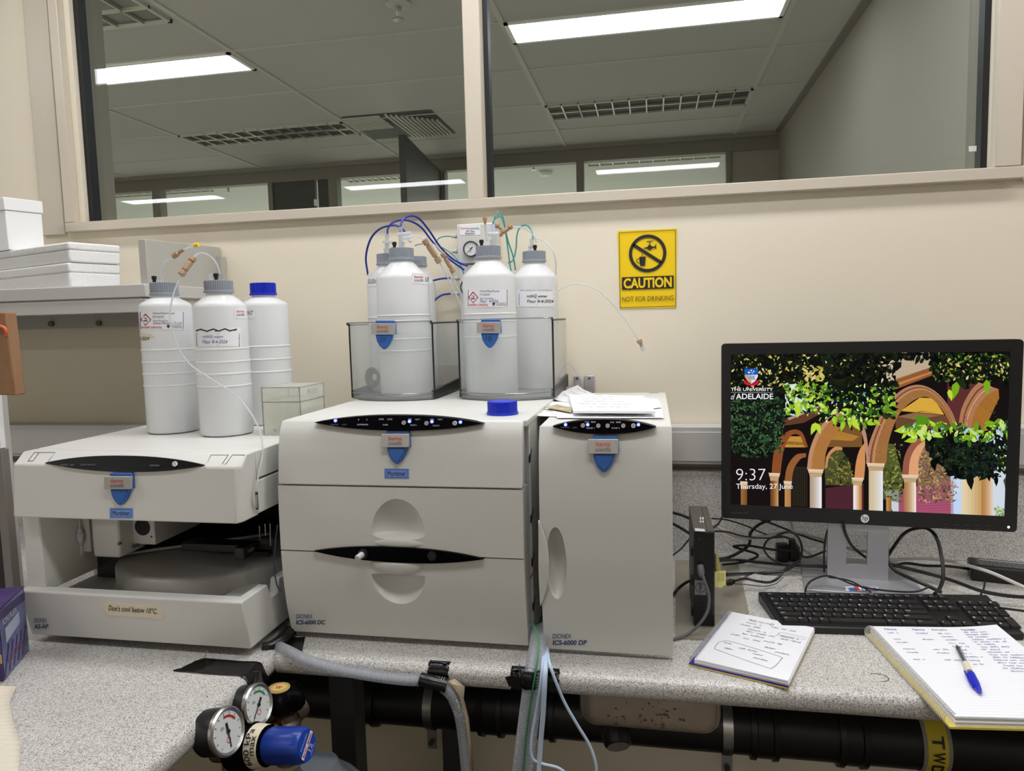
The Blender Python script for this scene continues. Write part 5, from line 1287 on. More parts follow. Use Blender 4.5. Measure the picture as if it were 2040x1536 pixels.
# ---- wall bracket
bk_ = T('wall_bracket', 'grey steel bracket with two bolted tabs on the wall behind the pump cabinet', 'bracket', (-0.165, 1.79, ZW(-0.20)))
for (a, b, c2, d) in ((1143, 1157, 749, 790), (1163, 1185, 748, 790)):
    p, q = PD(a, c2, 1.792), PD(b, d, 1.792); m = MB(); m.box((p.x, 1.790, q.z-0.03), (q.x, 1.797, p.z), MALU); tb_ = m.build('tab', bk_, bevel=0.002)
    cpx = (a+b)/2; p = PD(cpx, 754, 1.789); m = MB(); m.cyl((p.x, 1.784, p.z), (p.x, 1.791, p.z), 0.0032, MDARKGREY, 6); m.cyl((p.x, 1.789, p.z), (p.x, 1.7915, p.z), 0.005, MSTEEL, 16); m.build('bolt', tb_)
p, q = PD(1120, 772, 1.75), PD(1150, 790, 1.75); m = MB(); m.box((p.x, 1.74, q.z-0.02), (q.x, 1.792, p.z-0.003), MALU); m.build('arm', bk_, bevel=0.002)
# ---- loose papers on top of the pump cabinet
MPHOTO = mat('printed_photo', (170, 158, 126), 0.5, noise=0.25, nscale=40)
def sheet(label, corners, z, m=MPAPER, curl=0.0, seed=1, lines=6, th=0.0006, kind='sheet', ink=MGREYTXT):
    """corners TL TR BR BL in frame pixels, laid on height z"""
    Q = [PZ(*c, z) for c in corners]; cz = sum(Q, Vector())/4
    t = T('paper_sheet', label, 'paper', tuple(cz))
    n = 10; V = []; F = []; 
    def at(u, v, e=0.0):
        p = Q[0]*(1-u)*(1-v)+Q[1]*u*(1-v)+Q[2]*u*v+Q[3]*(1-u)*v
        return p+Vector((0, 0, e+curl*((1-u)**2)*0.0+abs(curl)*(max(0, u-0.6)**2 if curl < 0 else max(0, 0.4-u)**2)*4))
    for e in (th, 0.0):
        for i in range(n+1):
            for j in range(n+1): V.append(at(i/n, j/n, e))
    N_ = (n+1)*(n+1)
    for i in range(n):
        for j in range(n):
            a = i*(n+1)+j; F.append((a, a+n+1, a+n+2, a+1)); F.append((N_+a, N_+a+1, N_+a+n+2, N_+a+n+1))
    for i in range(n):
        for a, b in ((i*(n+1), (i+1)*(n+1)), (i*(n+1)+n, (i+1)*(n+1)+n), (i, i+1), (n*(n+1)+i, n*(n+1)+i+1)): F.append((a, b, N_+b, N_+a))
    MB().add(V, F, m).build('sheet', t)
    if lines:
        L = MB(); rnd = random.Random(seed)
        for k in range(lines):
            v = 0.12+0.8*k/lines
            L.scrawl(0.1+rnd.uniform(0, 0.1), v, rnd.uniform(0.6, 0.95), 0.035, 0.005, lambda a, b: at(a, b, th+0.0004), ink, seed*31+k)
        L.build('handwriting', t)
    return t
zP = PTOP
sheet('white printed sheet sticking out left from under the other papers', [(1003, 799), (1150, 803), (1176, 833), (1072, 829)], zP+0.0010, lines=7, seed=2)
sheet('white sheet lowest in the pile, spread along the front edge of the pump cabinet', [(1090, 800), (1318, 806), (1322, 833), (1110, 833)], zP+0.0022, lines=0)
sheet('white sheet with its corner raised, behind the folded note', [(1152, 772), (1188, 787), (1165, 806), (1095, 797)], zP+0.0034, lines=3, seed=4, curl=0.01)
sheet('white sheet poking out on the right of the paper pile', [(1200, 786), (1311, 796), (1318, 812), (1190, 826)], zP+0.0046, lines=0)
sheet('torn printed photo in tan and grey lying among the papers', [(1085, 812), (1110, 806), (1142, 813), (1138, 822)], zP+0.0058, m=MPHOTO, lines=0)
sheet('folded white note with faint handwriting, topmost on the pump cabinet', [(1133, 790), (1282, 792), (1306, 824), (1142, 823)], zP+0.0090, lines=5, seed=7, th=0.004)
# ================================================================== DESK SIDE: MONITOR, COMPUTER, KEYBOARD, NOTEBOOKS, CABLES
pL, pR = PD(1437, 685, 1.600), PD(2040, 678, 1.551)
MC = Vector(((pL.x+pR.x)/2, (pL.y+pR.y)/2, 0)); MA = math.atan2(pR.y-pL.y, pR.x-pL.x)
MX = Vector((math.cos(MA), math.sin(MA), 0)); MN = Vector((math.sin(MA), -math.cos(MA), 0))     # right, and out of the screen
HWID = (pR-pL).xy.length/2
mon = T('monitor', 'black desktop monitor on a silver stand showing a leafy arcade and the time 9:37', 'monitor', (MC.x, MC.y, BZ), MA)
def monp(px, py, e=0.0):
    d = ray(px, py); o = MC+MN*e; t_ = (Vector((o.x, o.y, 0))-Vector((0, 0, 0))).dot(MN)/d.dot(MN)
    return CAM+d*t_
def loc(p): return WM[mon].inverted() @ p
zt_m, zb_m = loc(monp(1437, 685)).z, loc(monp(1440, 1032)).z
s_l, s_r = loc(monp(1456, 703)).x, loc(monp(2013, 703)).x
s_t, s_b = loc(monp(1740, 703)).z, loc(monp(1456, 1005)).z
def rrect(x0, x1, z0, z1, r, n=5):
    P = []
    for cx, cz, a0 in ((x1-r, z1-r, 0), (x0+r, z1-r, 90), (x0+r, z0+r, 180), (x1-r, z0+r, 270)):
        for k in range(n+1): a = R_(a0+90*k/n); P.append((cx+r*math.cos(a), cz+r*math.sin(a)))
    return P
b = MB(); rp = rrect(-HWID, HWID, zb_m, zt_m, 0.008)
hole = [(s_r, s_t), (s_l, s_t), (s_l, s_b), (s_r, s_b)]
N4 = len(rp)
# bezel: outer ring to inner rectangle, then the body behind it
V = [Vector((x, 0, z)) for x, z in rp]+[Vector((x, 0, z)) for x, z in hole]; F = []
per = N4//4
for c in range(4):
    for k in range(per-1): F.append((c*per+k, c*per+k+1, N4+c))
    F.append((c*per+per-1, ((c+1)*per) % N4, N4+(c+1) % 4, N4+c))
b.add(V, F, MBLACK)
V = [Vector((x, 0, z)) for x, z in hole]+[Vector((x, 0.003, z)) for x, z in hole]
b.add(V, [(k, (k+1) % 4, 4+(k+1) % 4, 4+k) for k in range(4)], MBLACK)
b.loft([[Vector((x, 0.0, z)) for x, z in rp], [Vector((x, 0.022, z)) for x, z in rp], [Vector((x*0.94, 0.04, zb_m+0.02+(z-zb_m)*0.9)) for x, z in rp]], MBLACK, caps=False)
b.poly([Vector((x*0.94, 0.04, zb_m+0.02+(z-zb_m)*0.9)) for x, z in rp], MBLACK)
bez = b.build('housing', mon, local=True)
# ---- what the screen shows, all flat on the screen
MSCR = vcolmat('screen_picture', 1.0)
SV, SF, SCc = [], [], []
Ax, Ay = 1420.0, 660.0; KS = 620.0/2040.0
def sc_add(pts, rgb, layer):
    """polygon in picture coordinates of the screen"""
    o = len(SV)
    for x, y in pts:
        q = loc(monp(Ax+x*KS, Ay+y*KS))
        q.x = min(max(q.x, s_l), s_r); q.z = min(max(q.z, s_b), s_t); q.y = 0.0026-0.00008*layer
        SV.append(q)
    SF.append(tuple(range(o, o+len(pts)))); SCc.append(L3(rgb))
rs = random.Random(11)
def leaf(x, y, s, a, rgb, layer, fat=0.42):
    P = []
    for u, v in ((-1, 0), (-0.55, -fat), (0.1, -fat*0.9), (1, 0.05), (0.1, fat*0.9), (-0.55, fat)):
        P.append((x+s*(u*math.cos(a)-v*math.sin(a)), y+s*(u*math.sin(a)+v*math.cos(a))))
    sc_add(P, rgb, layer)
def scatter(n, poly_box, smin, smax, cols, l0, fat=0.42, dens=None):
    x0, y0, x1, y1 = poly_box
    for k in range(n):
        x, y = rs.uniform(x0, x1), rs.uniform(y0, y1)
        if dens and not dens(x, y): continue
        leaf(x, y, rs.uniform(smin, smax), rs.uniform(0, 6.28), rs.choice(cols), l0+(k % 6)*0.16, fat)
sc_add([(110, 130), (1960, 130), (1960, 1230), (110, 1145)], (24, 18, 18), 0)
BG = [([(1170, 140), (1450, 140), (1440, 235), (1200, 318), (1165, 250)], (188, 168, 142)),
      ([(1180, 318), (1440, 232), (1440, 290), (1190, 385)], (146, 88, 52)), ([(1180, 350), (1440, 262), (1440, 275), (1185, 368)], (196, 140, 80)),
      ([(470, 330), (570, 330), (620, 430), (620, 520), (560, 560), (480, 545)], (214, 232, 226)),
      ([(460, 580), (700, 486), (760, 512), (600, 600), (470, 620)], (98, 60, 42)), ([(490, 570), (690, 490), (700, 500), (500, 584)], (190, 170, 150)),
      ([(700, 600), (980, 600), (980, 760), (720, 760)], (120, 84, 44)), ([(770, 640), (960, 690), (920, 720), (765, 712)], (186, 132, 56)),
      ([(1200, 560), (1380, 520), (1560, 560), (1600, 640), (1200, 640)], (104, 70, 50)), ([(1240, 518), (1360, 436), (1450, 440), (1520, 548), (1240, 524)], (214, 166, 62)),
      ([(1215, 560), (1330, 535), (1500, 552), (1330, 580)], (150, 112, 74)), ([(1540, 320), (1740, 350), (1640, 480), (1610, 640), (1540, 520)], (92, 46, 46)),
      ([(1220, 1040), (1580, 980), (1580, 1210), (1220, 1190)], (168, 82, 112)), ([(740, 1030), (990, 1000), (990, 1172), (740, 1162)], (76, 38, 48)),
      ([(1560, 950), (1650, 950), (1650, 1210), (1562, 1205)], (192, 212, 242)), ([(1570, 975), (1620, 975), (1620, 1060), (1570, 1060)], (214, 228, 246)),
      ([(1820, 920), (1955, 900), (1955, 1222), (1820, 1216)], (206, 216, 226)), ([(1120, 1040), (1220, 1040), (1220, 1185), (1180, 1184)], (196, 208, 214)),
      ([(1110, 740), (1190, 740), (1250, 960), (1240, 1130), (1110, 1100)], (84, 88, 44)), ([(1350, 760), (1490, 760), (1600, 1000), (1560, 1130), (1340, 1080)], (132, 100, 76)),
      ([(730, 830), (830, 755), (900, 860), (925, 1010), (740, 1010)], (74, 78, 42)), ([(520, 890), (620, 890), (620, 1150), (520, 1148)], (44, 38, 30)),
      ([(470, 690), (600, 690), (615, 762), (475, 762)], (190, 140, 58)), ([(480, 720), (610, 730), (612, 748), (480, 742)], (120, 80, 40))]
for P, c in BG: sc_add(P, c, 2)
for k in range(9):
    y = 1050+17*k; sc_add([(1225, y), (1570, y-14), (1570, y-11), (1225, y+3)], (138, 66, 92), 2.4)
for k in range(7): sc_add([(524+14*k, 900), (528+14*k, 900), (528+14*k, 1148), (524+14*k, 1148)], (24, 22, 18), 2.4)
scatter(150, (1120, 740, 1240, 1110), 7, 17, [(120, 128, 50), (66, 84, 40), (150, 150, 80), (40, 50, 30)], 3, dens=lambda x, y: True)
scatter(330, (1350, 780, 1600, 1120), 8, 20, [(176, 140, 100), (110, 80, 70), (150, 130, 60), (96, 70, 84), (196, 170, 110), (70, 60, 40)], 3, fat=0.24, dens=lambda x, y: x < 1480+0.5*(y-780))
scatter(130, (740, 770, 920, 1010), 7, 16, [(120, 112, 50), (60, 66, 34), (150, 130, 60), (34, 40, 26)], 3, dens=lambda x, y: y > 770+abs(x-830)*0.8)
def arch(outer, inner, rgb, layer=5):
    for i in range(len(outer)-1):
        sc_add([outer[i], outer[i+1], inner[i+1], inner[i]], tuple(max(0, min(255, c+rs.randint(-2, 2))) for c in rgb), layer)
def mid(o, i_, t_): return [(a[0]+(b[0]-a[0])*t_, a[1]+(b[1]-a[1])*t_) for a, b in zip(o, i_)]
def curve2(P, n=4): return [(v.x, v.y) for v in catmull([(p[0], p[1], 0) for p in P], n)]
o1 = curve2([(1005, 865), (1020, 760), (1062, 640), (1130, 500), (1230, 392), (1330, 352), (1420, 370), (1500, 430), (1570, 530), (1612, 640)])
i1 = curve2([(1140, 865), (1148, 760), (1180, 640), (1230, 535), (1300, 466), (1370, 432), (1432, 440), (1490, 496), (1540, 570), (1566, 628)])
arch(o1, i1, (158, 108, 62)); arch(o1, mid(o1, i1, 0.18), (176, 126, 96), 5.4); arch(mid(o1, i1, 0.18), mid(o1, i1, 0.26), (120, 74, 50), 5.5); arch(mid(o1, i1, 0.30), mid(o1, i1, 0.42), (186, 134, 100), 5.5)
o2 = curve2([(618, 905), (636, 780), (690, 650), (770, 560), (840, 530)]); i2 = curve2([(732, 905), (742, 800), (790, 690), (860, 620), (900, 600)])
arch(o2, i2, (170, 116, 62)); arch(o2, mid(o2, i2, 0.25), (186, 138, 104), 5.4)
o3 = curve2([(940, 560), (985, 690), (1004, 800), (1010, 868)]); i3 = curve2([(985, 600), (1010, 690), (1022, 800), (1024, 868)]); arch(o3, i3, (184, 136, 122), 5.6)
o4 = curve2([(385, 945), (400, 800), (440, 700), (515, 648), (585, 662), (625, 760)]); i4 = curve2([(442, 945), (462, 800), (492, 715), (530, 676), (575, 690), (604, 765)]); arch(o4, i4, (140, 76, 40))
arch(curve2([(468, 1005), (488, 890), (545, 812), (612, 800)]), curve2([(516, 1005), (532, 905), (575, 840), (612, 826)]), (146, 92, 50))
arch(curve2([(735, 900), (752, 810), (800, 760), (850, 762)]), curve2([(748, 900), (768, 820), (808, 782), (850, 780)]), (196, 140, 92), 5.6)
arch(curve2([(928, 975), (940, 860), (965, 775), (1000, 730)]), curve2([(992, 975), (1000, 880), (1000, 800), (1004, 760)]), (206, 142, 88), 5.6)
arch(curve2([(1242, 955), (1256, 830), (1300, 740), (1360, 700)]), curve2([(1284, 955), (1296, 840), (1336, 760), (1392, 716)]), (150, 90, 70), 5.4); arch(curve2([(1284, 955), (1296, 840), (1336, 760), (1392, 716)]), curve2([(1350, 955), (1350, 860), (1366, 800), (1400, 740)]), (220, 160, 116), 5.5)
o5 = curve2([(1610, 640), (1632, 510), (1690, 395), (1745, 335)]); i5 = curve2([(1690, 660), (1716, 540), (1790, 430), (1876, 380)]); arch(o5, i5, (172, 118, 86)); arch(mid(o5, i5, 0.3), mid(o5, i5, 0.4), (110, 66, 44), 5.4); arch(mid(o5, i5, 0.6), mid(o5, i5, 0.66), (214, 166, 130), 5.4)
arch(i5, curve2([(1790, 655), (1810, 590), (1850, 500), (1880, 440)]), (162, 108, 46), 5.3)
def column(x0, x1, y0, y1, c0, c1, cap=10):
    n = 6
    for k in range(n):
        f = k/(n-1); f = f**1.3
        sc_add([(x0+(x1-x0)*k/n, y0), (x0+(x1-x0)*(k+1)/n+0.5, y0), (x0+(x1-x0)*(k+1)/n+0.5, y1), (x0+(x1-x0)*k/n, y1)], tuple(int(a+(b_-a)*f) for a, b_ in zip(c0, c1)), 7)
    if cap:
        sc_add([(x0-cap, y0-14), (x1+cap, y0-12), (x1+cap, y0), (x0-cap, y0-2)], (216, 190, 160), 7.3); sc_add([(x0-cap*1.6, y0-26), (x1+cap*1.6, y0-23), (x1+cap, y0-12), (x0-cap, y0-14)], (226, 204, 176), 7.4); sc_add([(x0-cap*0.5, y0), (x1+cap*0.5, y0), (x1, y0+26), (x0, y0+26)], (190, 158, 116), 7.2)
column(637, 714, 930, 1166, (176, 156, 134), (232, 232, 236)); column(1024, 1116, 890, 1185, (206, 186, 150), (224, 226, 230)); column(922, 978, 985, 1176, (236, 232, 226), (186, 122, 62), 8)
column(1256, 1334, 966, 1194, (170, 122, 74), (236, 222, 206), 12); column(1632, 1762, 925, 1216, (226, 206, 168), (196, 160, 104), 0); column(1762, 1838, 960, 1216, (180, 126, 70), (222, 200, 176), 0)
column(378, 430, 955, 1152, (110, 66, 34), (196, 150, 96), 8); column(472, 512, 1008, 1154, (190, 138, 84), (166, 120, 74), 5); column(184, 224, 1010, 1146, (150, 104, 58), (120, 80, 44), 3); column(1138, 1172, 1090, 1190, (190, 140, 80), (150, 100, 60), 0)
DK = [(10, 12, 10), (16, 20, 14), (22, 28, 18), (14, 16, 18), (28, 36, 20)]
GD = [(28, 52, 34), (40, 70, 44), (22, 40, 28), (56, 86, 50), (16, 28, 20)]
GB_ = [(120, 170, 30), (160, 200, 44), (186, 216, 60), (84, 140, 30), (60, 110, 34), (200, 224, 120), (110, 150, 40)]
YL = [(196, 186, 84), (210, 196, 120), (176, 160, 70), (222, 206, 150)]
scatter(420, (118, 440, 480, 820), 14, 30, GD+DK, 9, dens=lambda x, y: x < 470-max(0, y-700)*0.8)
scatter(260, (118, 140, 700, 470), 24, 52, DK, 9, dens=lambda x, y: y < 470-0.25*max(0, x-300) and not (470 < x < 620 and y > 330))
scatter(330, (560, 140, 1200, 460), 24, 56, DK, 9, dens=lambda x, y: y < 340+120*math.sin((x-560)/640*3.14) )
scatter(200, (1440, 140, 1950, 360), 22, 50, DK+[(30, 46, 22)], 9, dens=lambda x, y: y < 330+30*math.sin(x*0.02))
scatter(40, (1150, 140, 1450, 190), 18, 40, DK, 9)
scatter(120, (118, 150, 680, 380), 6, 15, YL, 10.2, dens=lambda x, y: True)
scatter(70, (600, 230, 720, 420), 10, 24, YL, 10.2); scatter(60, (1480, 160, 1940, 320), 7, 18, YL+[(120, 150, 40)], 10.2); scatter(14, (700, 170, 1180, 300), 6, 12, YL, 10.2); scatter(16, (1090, 200, 1180, 330), 10, 20, [(200, 180, 150)], 10.2)
scatter(150, (480, 340, 760, 540), 12, 34, GB_+DK, 11, dens=lambda x, y: y < 540-max(0, x-560)*0.2)
scatter(160, (700, 440, 1110, 640), 14, 36, GB_[:5]+GB_[3:]+DK+GD, 11, dens=lambda x, y: y < 480+170*math.sin((x-680)/460*3.14))
scatter(90, (1050, 360, 1200, 560), 16, 36, [(70, 120, 36), (96, 140, 40), (150, 190, 60), (40, 60, 26)]+DK, 11)
for x, y, s, a in ((660, 640, 44, 1.9), (695, 640, 40, 1.2), (940, 615, 46, 0.9), (900, 600, 40, 1.5), (800, 590, 36, 1.4), (850, 625, 36, 1.8), (1040, 605, 34, 0.2), (560, 510, 60, 1.6), (1080, 600, 30, 0.6), (1590, 390, 60, 1.75), (1560, 420, 40, 1.3), (1800, 370, 54, 1.5)): leaf(x, y, s, a, rs.choice(GB_[:3]), 12.2)
scatter(330, (1400, 680, 1950, 960), 22, 50, DK+[(14, 26, 30), (24, 40, 20)], 11, dens=lambda x, y: y < 760+240*math.sin(max(0, min(1, (x-1380)/560))*2.6) and y > 700-40*math.sin(x*0.01))
scatter(120, (1240, 590, 1950, 740), 18, 44, GB_+[(60, 104, 40), (40, 70, 34), (170, 200, 220)], 12, dens=lambda x, y: abs(y-(655+25*math.sin(x*0.012))) < 55)
for x, y, s, a in ((1240, 650, 52, 3.0), (1375, 572, 52, 0.05), (1360, 612, 48, 0.2), (1300, 715, 46, 2.9), (1430, 600, 34, 0.4), (1490, 615, 40, 0.3), (1330, 660, 50, 0.4), (1740, 650, 44, 0.3), (1830, 610, 50, 0.2), (1910, 640, 44, 1.2), (1450, 880, 44, 1.3), (1690, 985, 60, 1.4), (1600, 920, 46, 1.2), (1860, 985, 34, 1.5), (1930, 1000, 44, 1.3)): leaf(x, y, s, a, rs.choice(GB_[:5] if y < 800 else DK+GD), 12.4)
scatter(30, (1840, 640, 1945, 960), 6, 12, [(214, 226, 240), (160, 190, 60)], 12.6); scatter(30, (1850, 1150, 1945, 1210), 8, 18, [(150, 180, 110), (190, 206, 170), (110, 140, 70)], 9)
scatter(700, (118, 140, 1200, 460), 6, 16, [(30, 40, 26), (18, 24, 16), (40, 54, 30), (12, 14, 12)], 10, dens=lambda x, y: y < 430-0.12*x*0.5 and not (470 < x < 620 and y > 330))
scatter(500, (118, 450, 470, 800), 5, 13, [(60, 96, 60), (36, 64, 40), (84, 116, 76), (20, 34, 24)], 10)
scatter(420, (1410, 740, 1950, 960), 6, 15, [(24, 34, 30), (12, 16, 14), (44, 66, 30), (30, 44, 44)], 11.9, dens=lambda x, y: y < 740+230*math.sin(max(0, min(1, (x-1380)/560))*2.6))
scatter(260, (480, 350, 1190, 620), 5, 13, [(150, 196, 50), (210, 230, 110), (96, 150, 40), (120, 176, 190), (34, 50, 24), (230, 240, 190)], 12.2, dens=lambda x, y: y < 470+150*math.sin((x-480)/700*3.14))
scatter(200, (1450, 145, 1945, 330), 5, 14, [(60, 84, 36), (30, 42, 24), (100, 130, 50), (14, 18, 12)], 10.1)
scatter(160, (1240, 600, 1945, 720), 5, 13, [(190, 220, 70), (130, 180, 50), (220, 236, 150), (80, 120, 40), (190, 214, 226)], 12.6, dens=lambda x, y: abs(y-(655+25*math.sin(x*0.012))) < 45)
scatter(240, (1010, 440, 1880, 860), 3, 8, [(128, 84, 46), (176, 124, 80), (150, 98, 52), (112, 70, 38)], 6, dens=lambda x, y: x < 1170 or x > 1640)
# crest
sc_add([(208, 246), (296, 246), (296, 285), (208, 285)], (24, 92, 190), 14)
sc_add([(208, 285), (252, 285), (252, 345), (228, 328), (210, 300)], (206, 158, 96), 14); sc_add([(252, 285), (296, 285), (294, 302), (276, 330), (252, 345)], (226, 224, 222), 14)
sc_add([(228, 288), (278, 288), (278, 320), (228, 320)], (190, 186, 206), 14.2)
for k in range(3): sc_add([(232+8*k, 294), (236+8*k, 294), (236+8*k, 316), (232+8*k, 316)], (120, 114, 140), 14.3); sc_add([(256+7*k, 294), (259+7*k, 294), (259+7*k, 316), (256+7*k, 316)], (120, 114, 140), 14.3)
for x, y, r in ((237, 270, 6.5), (252, 257, 5), (268, 263, 4.5), (262, 274, 3.5), (251, 272, 2.5)): sc_add([(x+r*math.cos(k*0.785), y+r*math.sin(k*0.785)) for k in range(8)], (240, 244, 250), 14.3)
sc_add([(200, 322), (214, 322), (232, 340), (252, 346), (274, 340), (290, 322), (304, 322), (298, 344), (276, 356), (252, 358), (226, 354), (206, 342)], (206, 26, 60), 14.1)
def sc_text(s, x0, yb, x1, yt, rgb, bold=0.0, shear=0.0):
    V, F, (a0, a1, b0, b1) = text_geo(s, bold, shear)
    for f in F: sc_add([(x0+(x1-x0)*(V[i][0]-a0)/(a1-a0), yb-(yb-yt)*(V[i][1]-b0)/(b1-b0)) for i in f], rgb, 15)
sc_text('THE UNIVERSITY', 119, 392, 395, 371, (236, 238, 242), 0.01); sc_add([(118, 400), (395, 400), (395, 402), (118, 402)], (190, 190, 190), 15)
sc_text('ADELAIDE', 152, 445, 396, 409, (240, 242, 246), 0.012); sc_text('of', 119, 448, 148, 408, (230, 230, 234), 0.0, 0.35)
sc_text('9:37', 153, 978, 346, 902, (240, 242, 246), -0.018); sc_text('Thursday, 27 June', 153, 1044, 524, 1000, (240, 242, 246))
me = bpy.data.meshes.new('screen'); me.from_pydata([tuple(v) for v in SV], [], SF); me.materials.append(MSCR)
ca_ = me.color_attributes.new('col', 'FLOAT_COLOR', 'CORNER')
for p, c in zip(me.polygons, SCc):
    for li in p.loop_indices: ca_.data[li].color = c
so = bpy.data.objects.new('screen', me); COL.objects.link(so); so.parent = mon; so['label'] = 'lit screen with a lock-screen picture of brick arches and leaves'
WM[so] = WM[mon]
# logo, model name, power light
l = MB(); fm = lambda e: (lambda a, b: loc(monp(a, b))+Vector((0, -e, 0)))
f = fm(0.0006); l.add([f(1723+8.4*math.cos(2*math.pi*k/28), 1033+8.4*math.sin(2*math.pi*k/28)) for k in range(28)], [tuple(range(28))], mat('logo_silver', (250, 250, 252), 0.4))
l.text('hp', (1717, 1039.5, 1729, 1026.5), fm(0.0010), MINK, shear=0.2); l.build('maker_logo', mon, local=True)
l = MB(); l.text('EliteDisplay E242', (1457, 1023.5, 1491, 1020), fm(0.0006), MGREYTXT); l.build('model_name', mon, local=True)
l = MB(); f = fm(0.0008); l.add([f(2009+2.4*math.cos(2*math.pi*k/12), 1050+2.4*math.sin(2*math.pi*k/12)) for k in range(12)], [tuple(range(12))], MLEDC); l.build('power_light', mon, local=True)
l = MB()
for k in range(5): 
    for q in (0, 1): l.stroke([(1880+21*k, 1044+0.8*k), (1890+21*k, 1044.6+0.8*k)] if q else [(1880+21*k, 1051+0.8*k), (1890+21*k, 1051.6+0.8*k)], 0.5, fm(0.0005), MGREYTXT)
l.build('menu_button', mon, local=True)
# stand
A0, A1 = loc(PZ(1648, 1149, BZ+0.006)), loc(PZ(1769, 1157, BZ+0.006))
yc = (A0.y+A1.y)/2; xa, xb = A0.x, A1.x
zc_t = zb_m+0.10; cz0 = loc(PD(1700, 1126, (WM[mon] @ Vector((0, yc, 0))).y)).z; cz1 = loc(PD(1700, 1059, (WM[mon] @ Vector((0, yc, 0))).y)).z
w_ = xb-xa; hx0, hx1 = xa+w_*0.31, xa+w_*0.66
st = MB()
for (a, c, b2, d) in ((xa, 0.006, hx0, zc_t), (hx1, 0.006, xb, zc_t), (hx0, 0.006, hx1, cz0), (hx0, cz1, hx1, zc_t)): st.box((a, yc, c), (b2, yc+0.012, d), MALU)
col_ = st.build('stand_column', mon, local=True)
bk = MB(); bk.box((xa+0.02, 0.038, zb_m+0.04), (xb-0.02, yc+0.03, zb_m+0.16), MBLACK); bk.build('stand_mount', mon, local=True)
B0, B1 = loc(PZ(1602, 1176, BZ+0.003)), loc(PZ(1836, 1172, BZ+0.003))
bs_ = MB(); bs_.prismz([(B0.x, B0.y), (B1.x, B0.y), (B1.x-0.012, yc+0.14), (B0.x+0.012, yc+0.14)], 0.0005, 0.006, MALU); bs_.build('stand_base', mon, local=True, bevel=0.0015)
l = MB(); f = lambda a, b: loc(PZ(a, b, BZ+0.0066))
for (P, m_) in (([(1683, 1169), (1712, 1167), (1718, 1177), (1685, 1177)], MPAPER), ([(1690, 1171), (1706, 1170), (1708, 1177), (1692, 1177)], mat('sticker_sky', (80, 130, 220), 0.5)), ([(1700, 1168), (1708, 1168), (1714, 1176), (1706, 1176)], MRED), ([(1716, 1170), (1748, 1170), (1750, 1177), (1722, 1177)], MPAPER), ([(1722, 1172), (1746, 1171), (1748, 1177), (1724, 1177)], mat('sticker_sky2', (70, 110, 210), 0.5)), ([(1730, 1172), (1736, 1172), (1740, 1177), (1734, 1177)], MRED)):
    l.poly([f(*p)+Vector((0, 0, 0.0002*len(l.f))) for p in P], m_)
l.build('sticker', mon, local=True)
# ---------------------------------------------------------------- mini computer
CXa, CXb, CY0 = 0.0690, 0.1055, 1.306
pc = T('mini_computer', 'slim black mini computer standing upright beside the pump cabinet', 'computer', ((CXa+CXb)/2, 1.39, BZ+0.004))
ph = 0.1745; zb_ = BZ+0.0045
MB().box((CXa, CY0, zb_), (CXb, CY0+0.176, zb_+ph), MBLACK).build('case', pc, bevel=0.0015)
tpm = MB(); tpm.box((CXa+0.0005, CY0+0.001, zb_+ph), (CXa+0.0235, CY0+0.175, zb_+ph+0.0012), mat('pc_side', (74, 68, 62), 0.45)); tpm.box((CXa+0.0245, CY0+0.001, zb_+ph), (CXb-0.0005, CY0+0.175, zb_+ph+0.0012), mat('pc_side2', (70, 64, 58), 0.45))
build_each(tpm, 'top_cover', pc)
l = MB(); f = lambda a, b: PZ(a, b, zb_+ph+0.0016)
l.poly([f(1384, 1052), f(1403, 1054), f(1405, 1059), f(1385, 1058)], MPRINTW)
for (x, y, w2, h2) in ((1394, 1030, 3, 5), (1399, 1030, 3, 5), (1394, 1037, 3, 4), (1399, 1037, 3, 4)): l.poly([f(x, y), f(x+w2, y), f(x+w2+0.3, y+h2), f(x+0.3, y+h2)], MPRINTW)
l.build('label_printing', pc)
l = MB(); ff = lambda e: (lambda a, b: Vector((a, CY0-e, b))); f = ff(0.0006)
hex_m = mat('grille_black', (6, 6, 7), 0.6)
for r in range(22):
    for c in range(3):
        x = CXa+0.0225+0.0048*c+(0.0024 if r % 2 else 0); z = zb_+0.004+r*0.0077
        if x > CXb-0.0025: continue
        l.poly([f(x+0.0021*math.cos(k*1.047+0.52), z+0.0036*math.sin(k*1.047+0.52)) for k in range(6)], hex_m)
for r in range(8):
    for c in range(4):
        x = CXa+0.0035+0.0048*c+(0.0024 if r % 2 else 0); z = zb_+0.004+r*0.0077
        l.poly([f(x+0.0021*math.cos(k*1.047+0.52), z+0.0036*math.sin(k*1.047+0.52)) for k in range(6)], hex_m)
for z in (0.128, 0.118, 0.100): l.poly([f(CXa+0.009+0.0024*math.cos(k*0.785), zb_+z+0.0024*math.sin(k*0.785)) for k in range(8)], hex_m)
l.stroke([(CXa+0.010, zb_+0.158), (CXa+0.010, zb_+0.165)], 0.001, f, MGREYTXT)
l.build('front_grille', pc)
l = MB(); f = ff(0.0008); l.poly([f(CXa+0.0015, zb_+0.058), f(CXa+0.0215, zb_+0.058), f(CXa+0.0215, zb_+0.085), f(CXa+0.0015, zb_+0.085)], mat('badge_grey', (124, 124, 126), 0.45)); f = ff(0.0013); ring2(l, CXa+0.0115, zb_+0.0715, 0.0082, 0.0092, f, MBLACK, 24)
l.text('DELL', (0, 0, 0.0130, 0.0044), lambda a, b: ff(0.0014)(CXa+0.0115+b-0.0022, zb_+0.0715-a+0.0065), MBLACK, bold=0.02); l.build('maker_badge', pc)
ft = MB()
for z in (0.012, 0.07, 0.125): ft.box((CXa-0.004, CY0+0.012, zb_+z), (CXa, CY0+0.03, zb_+z+0.014), MRUBBER)
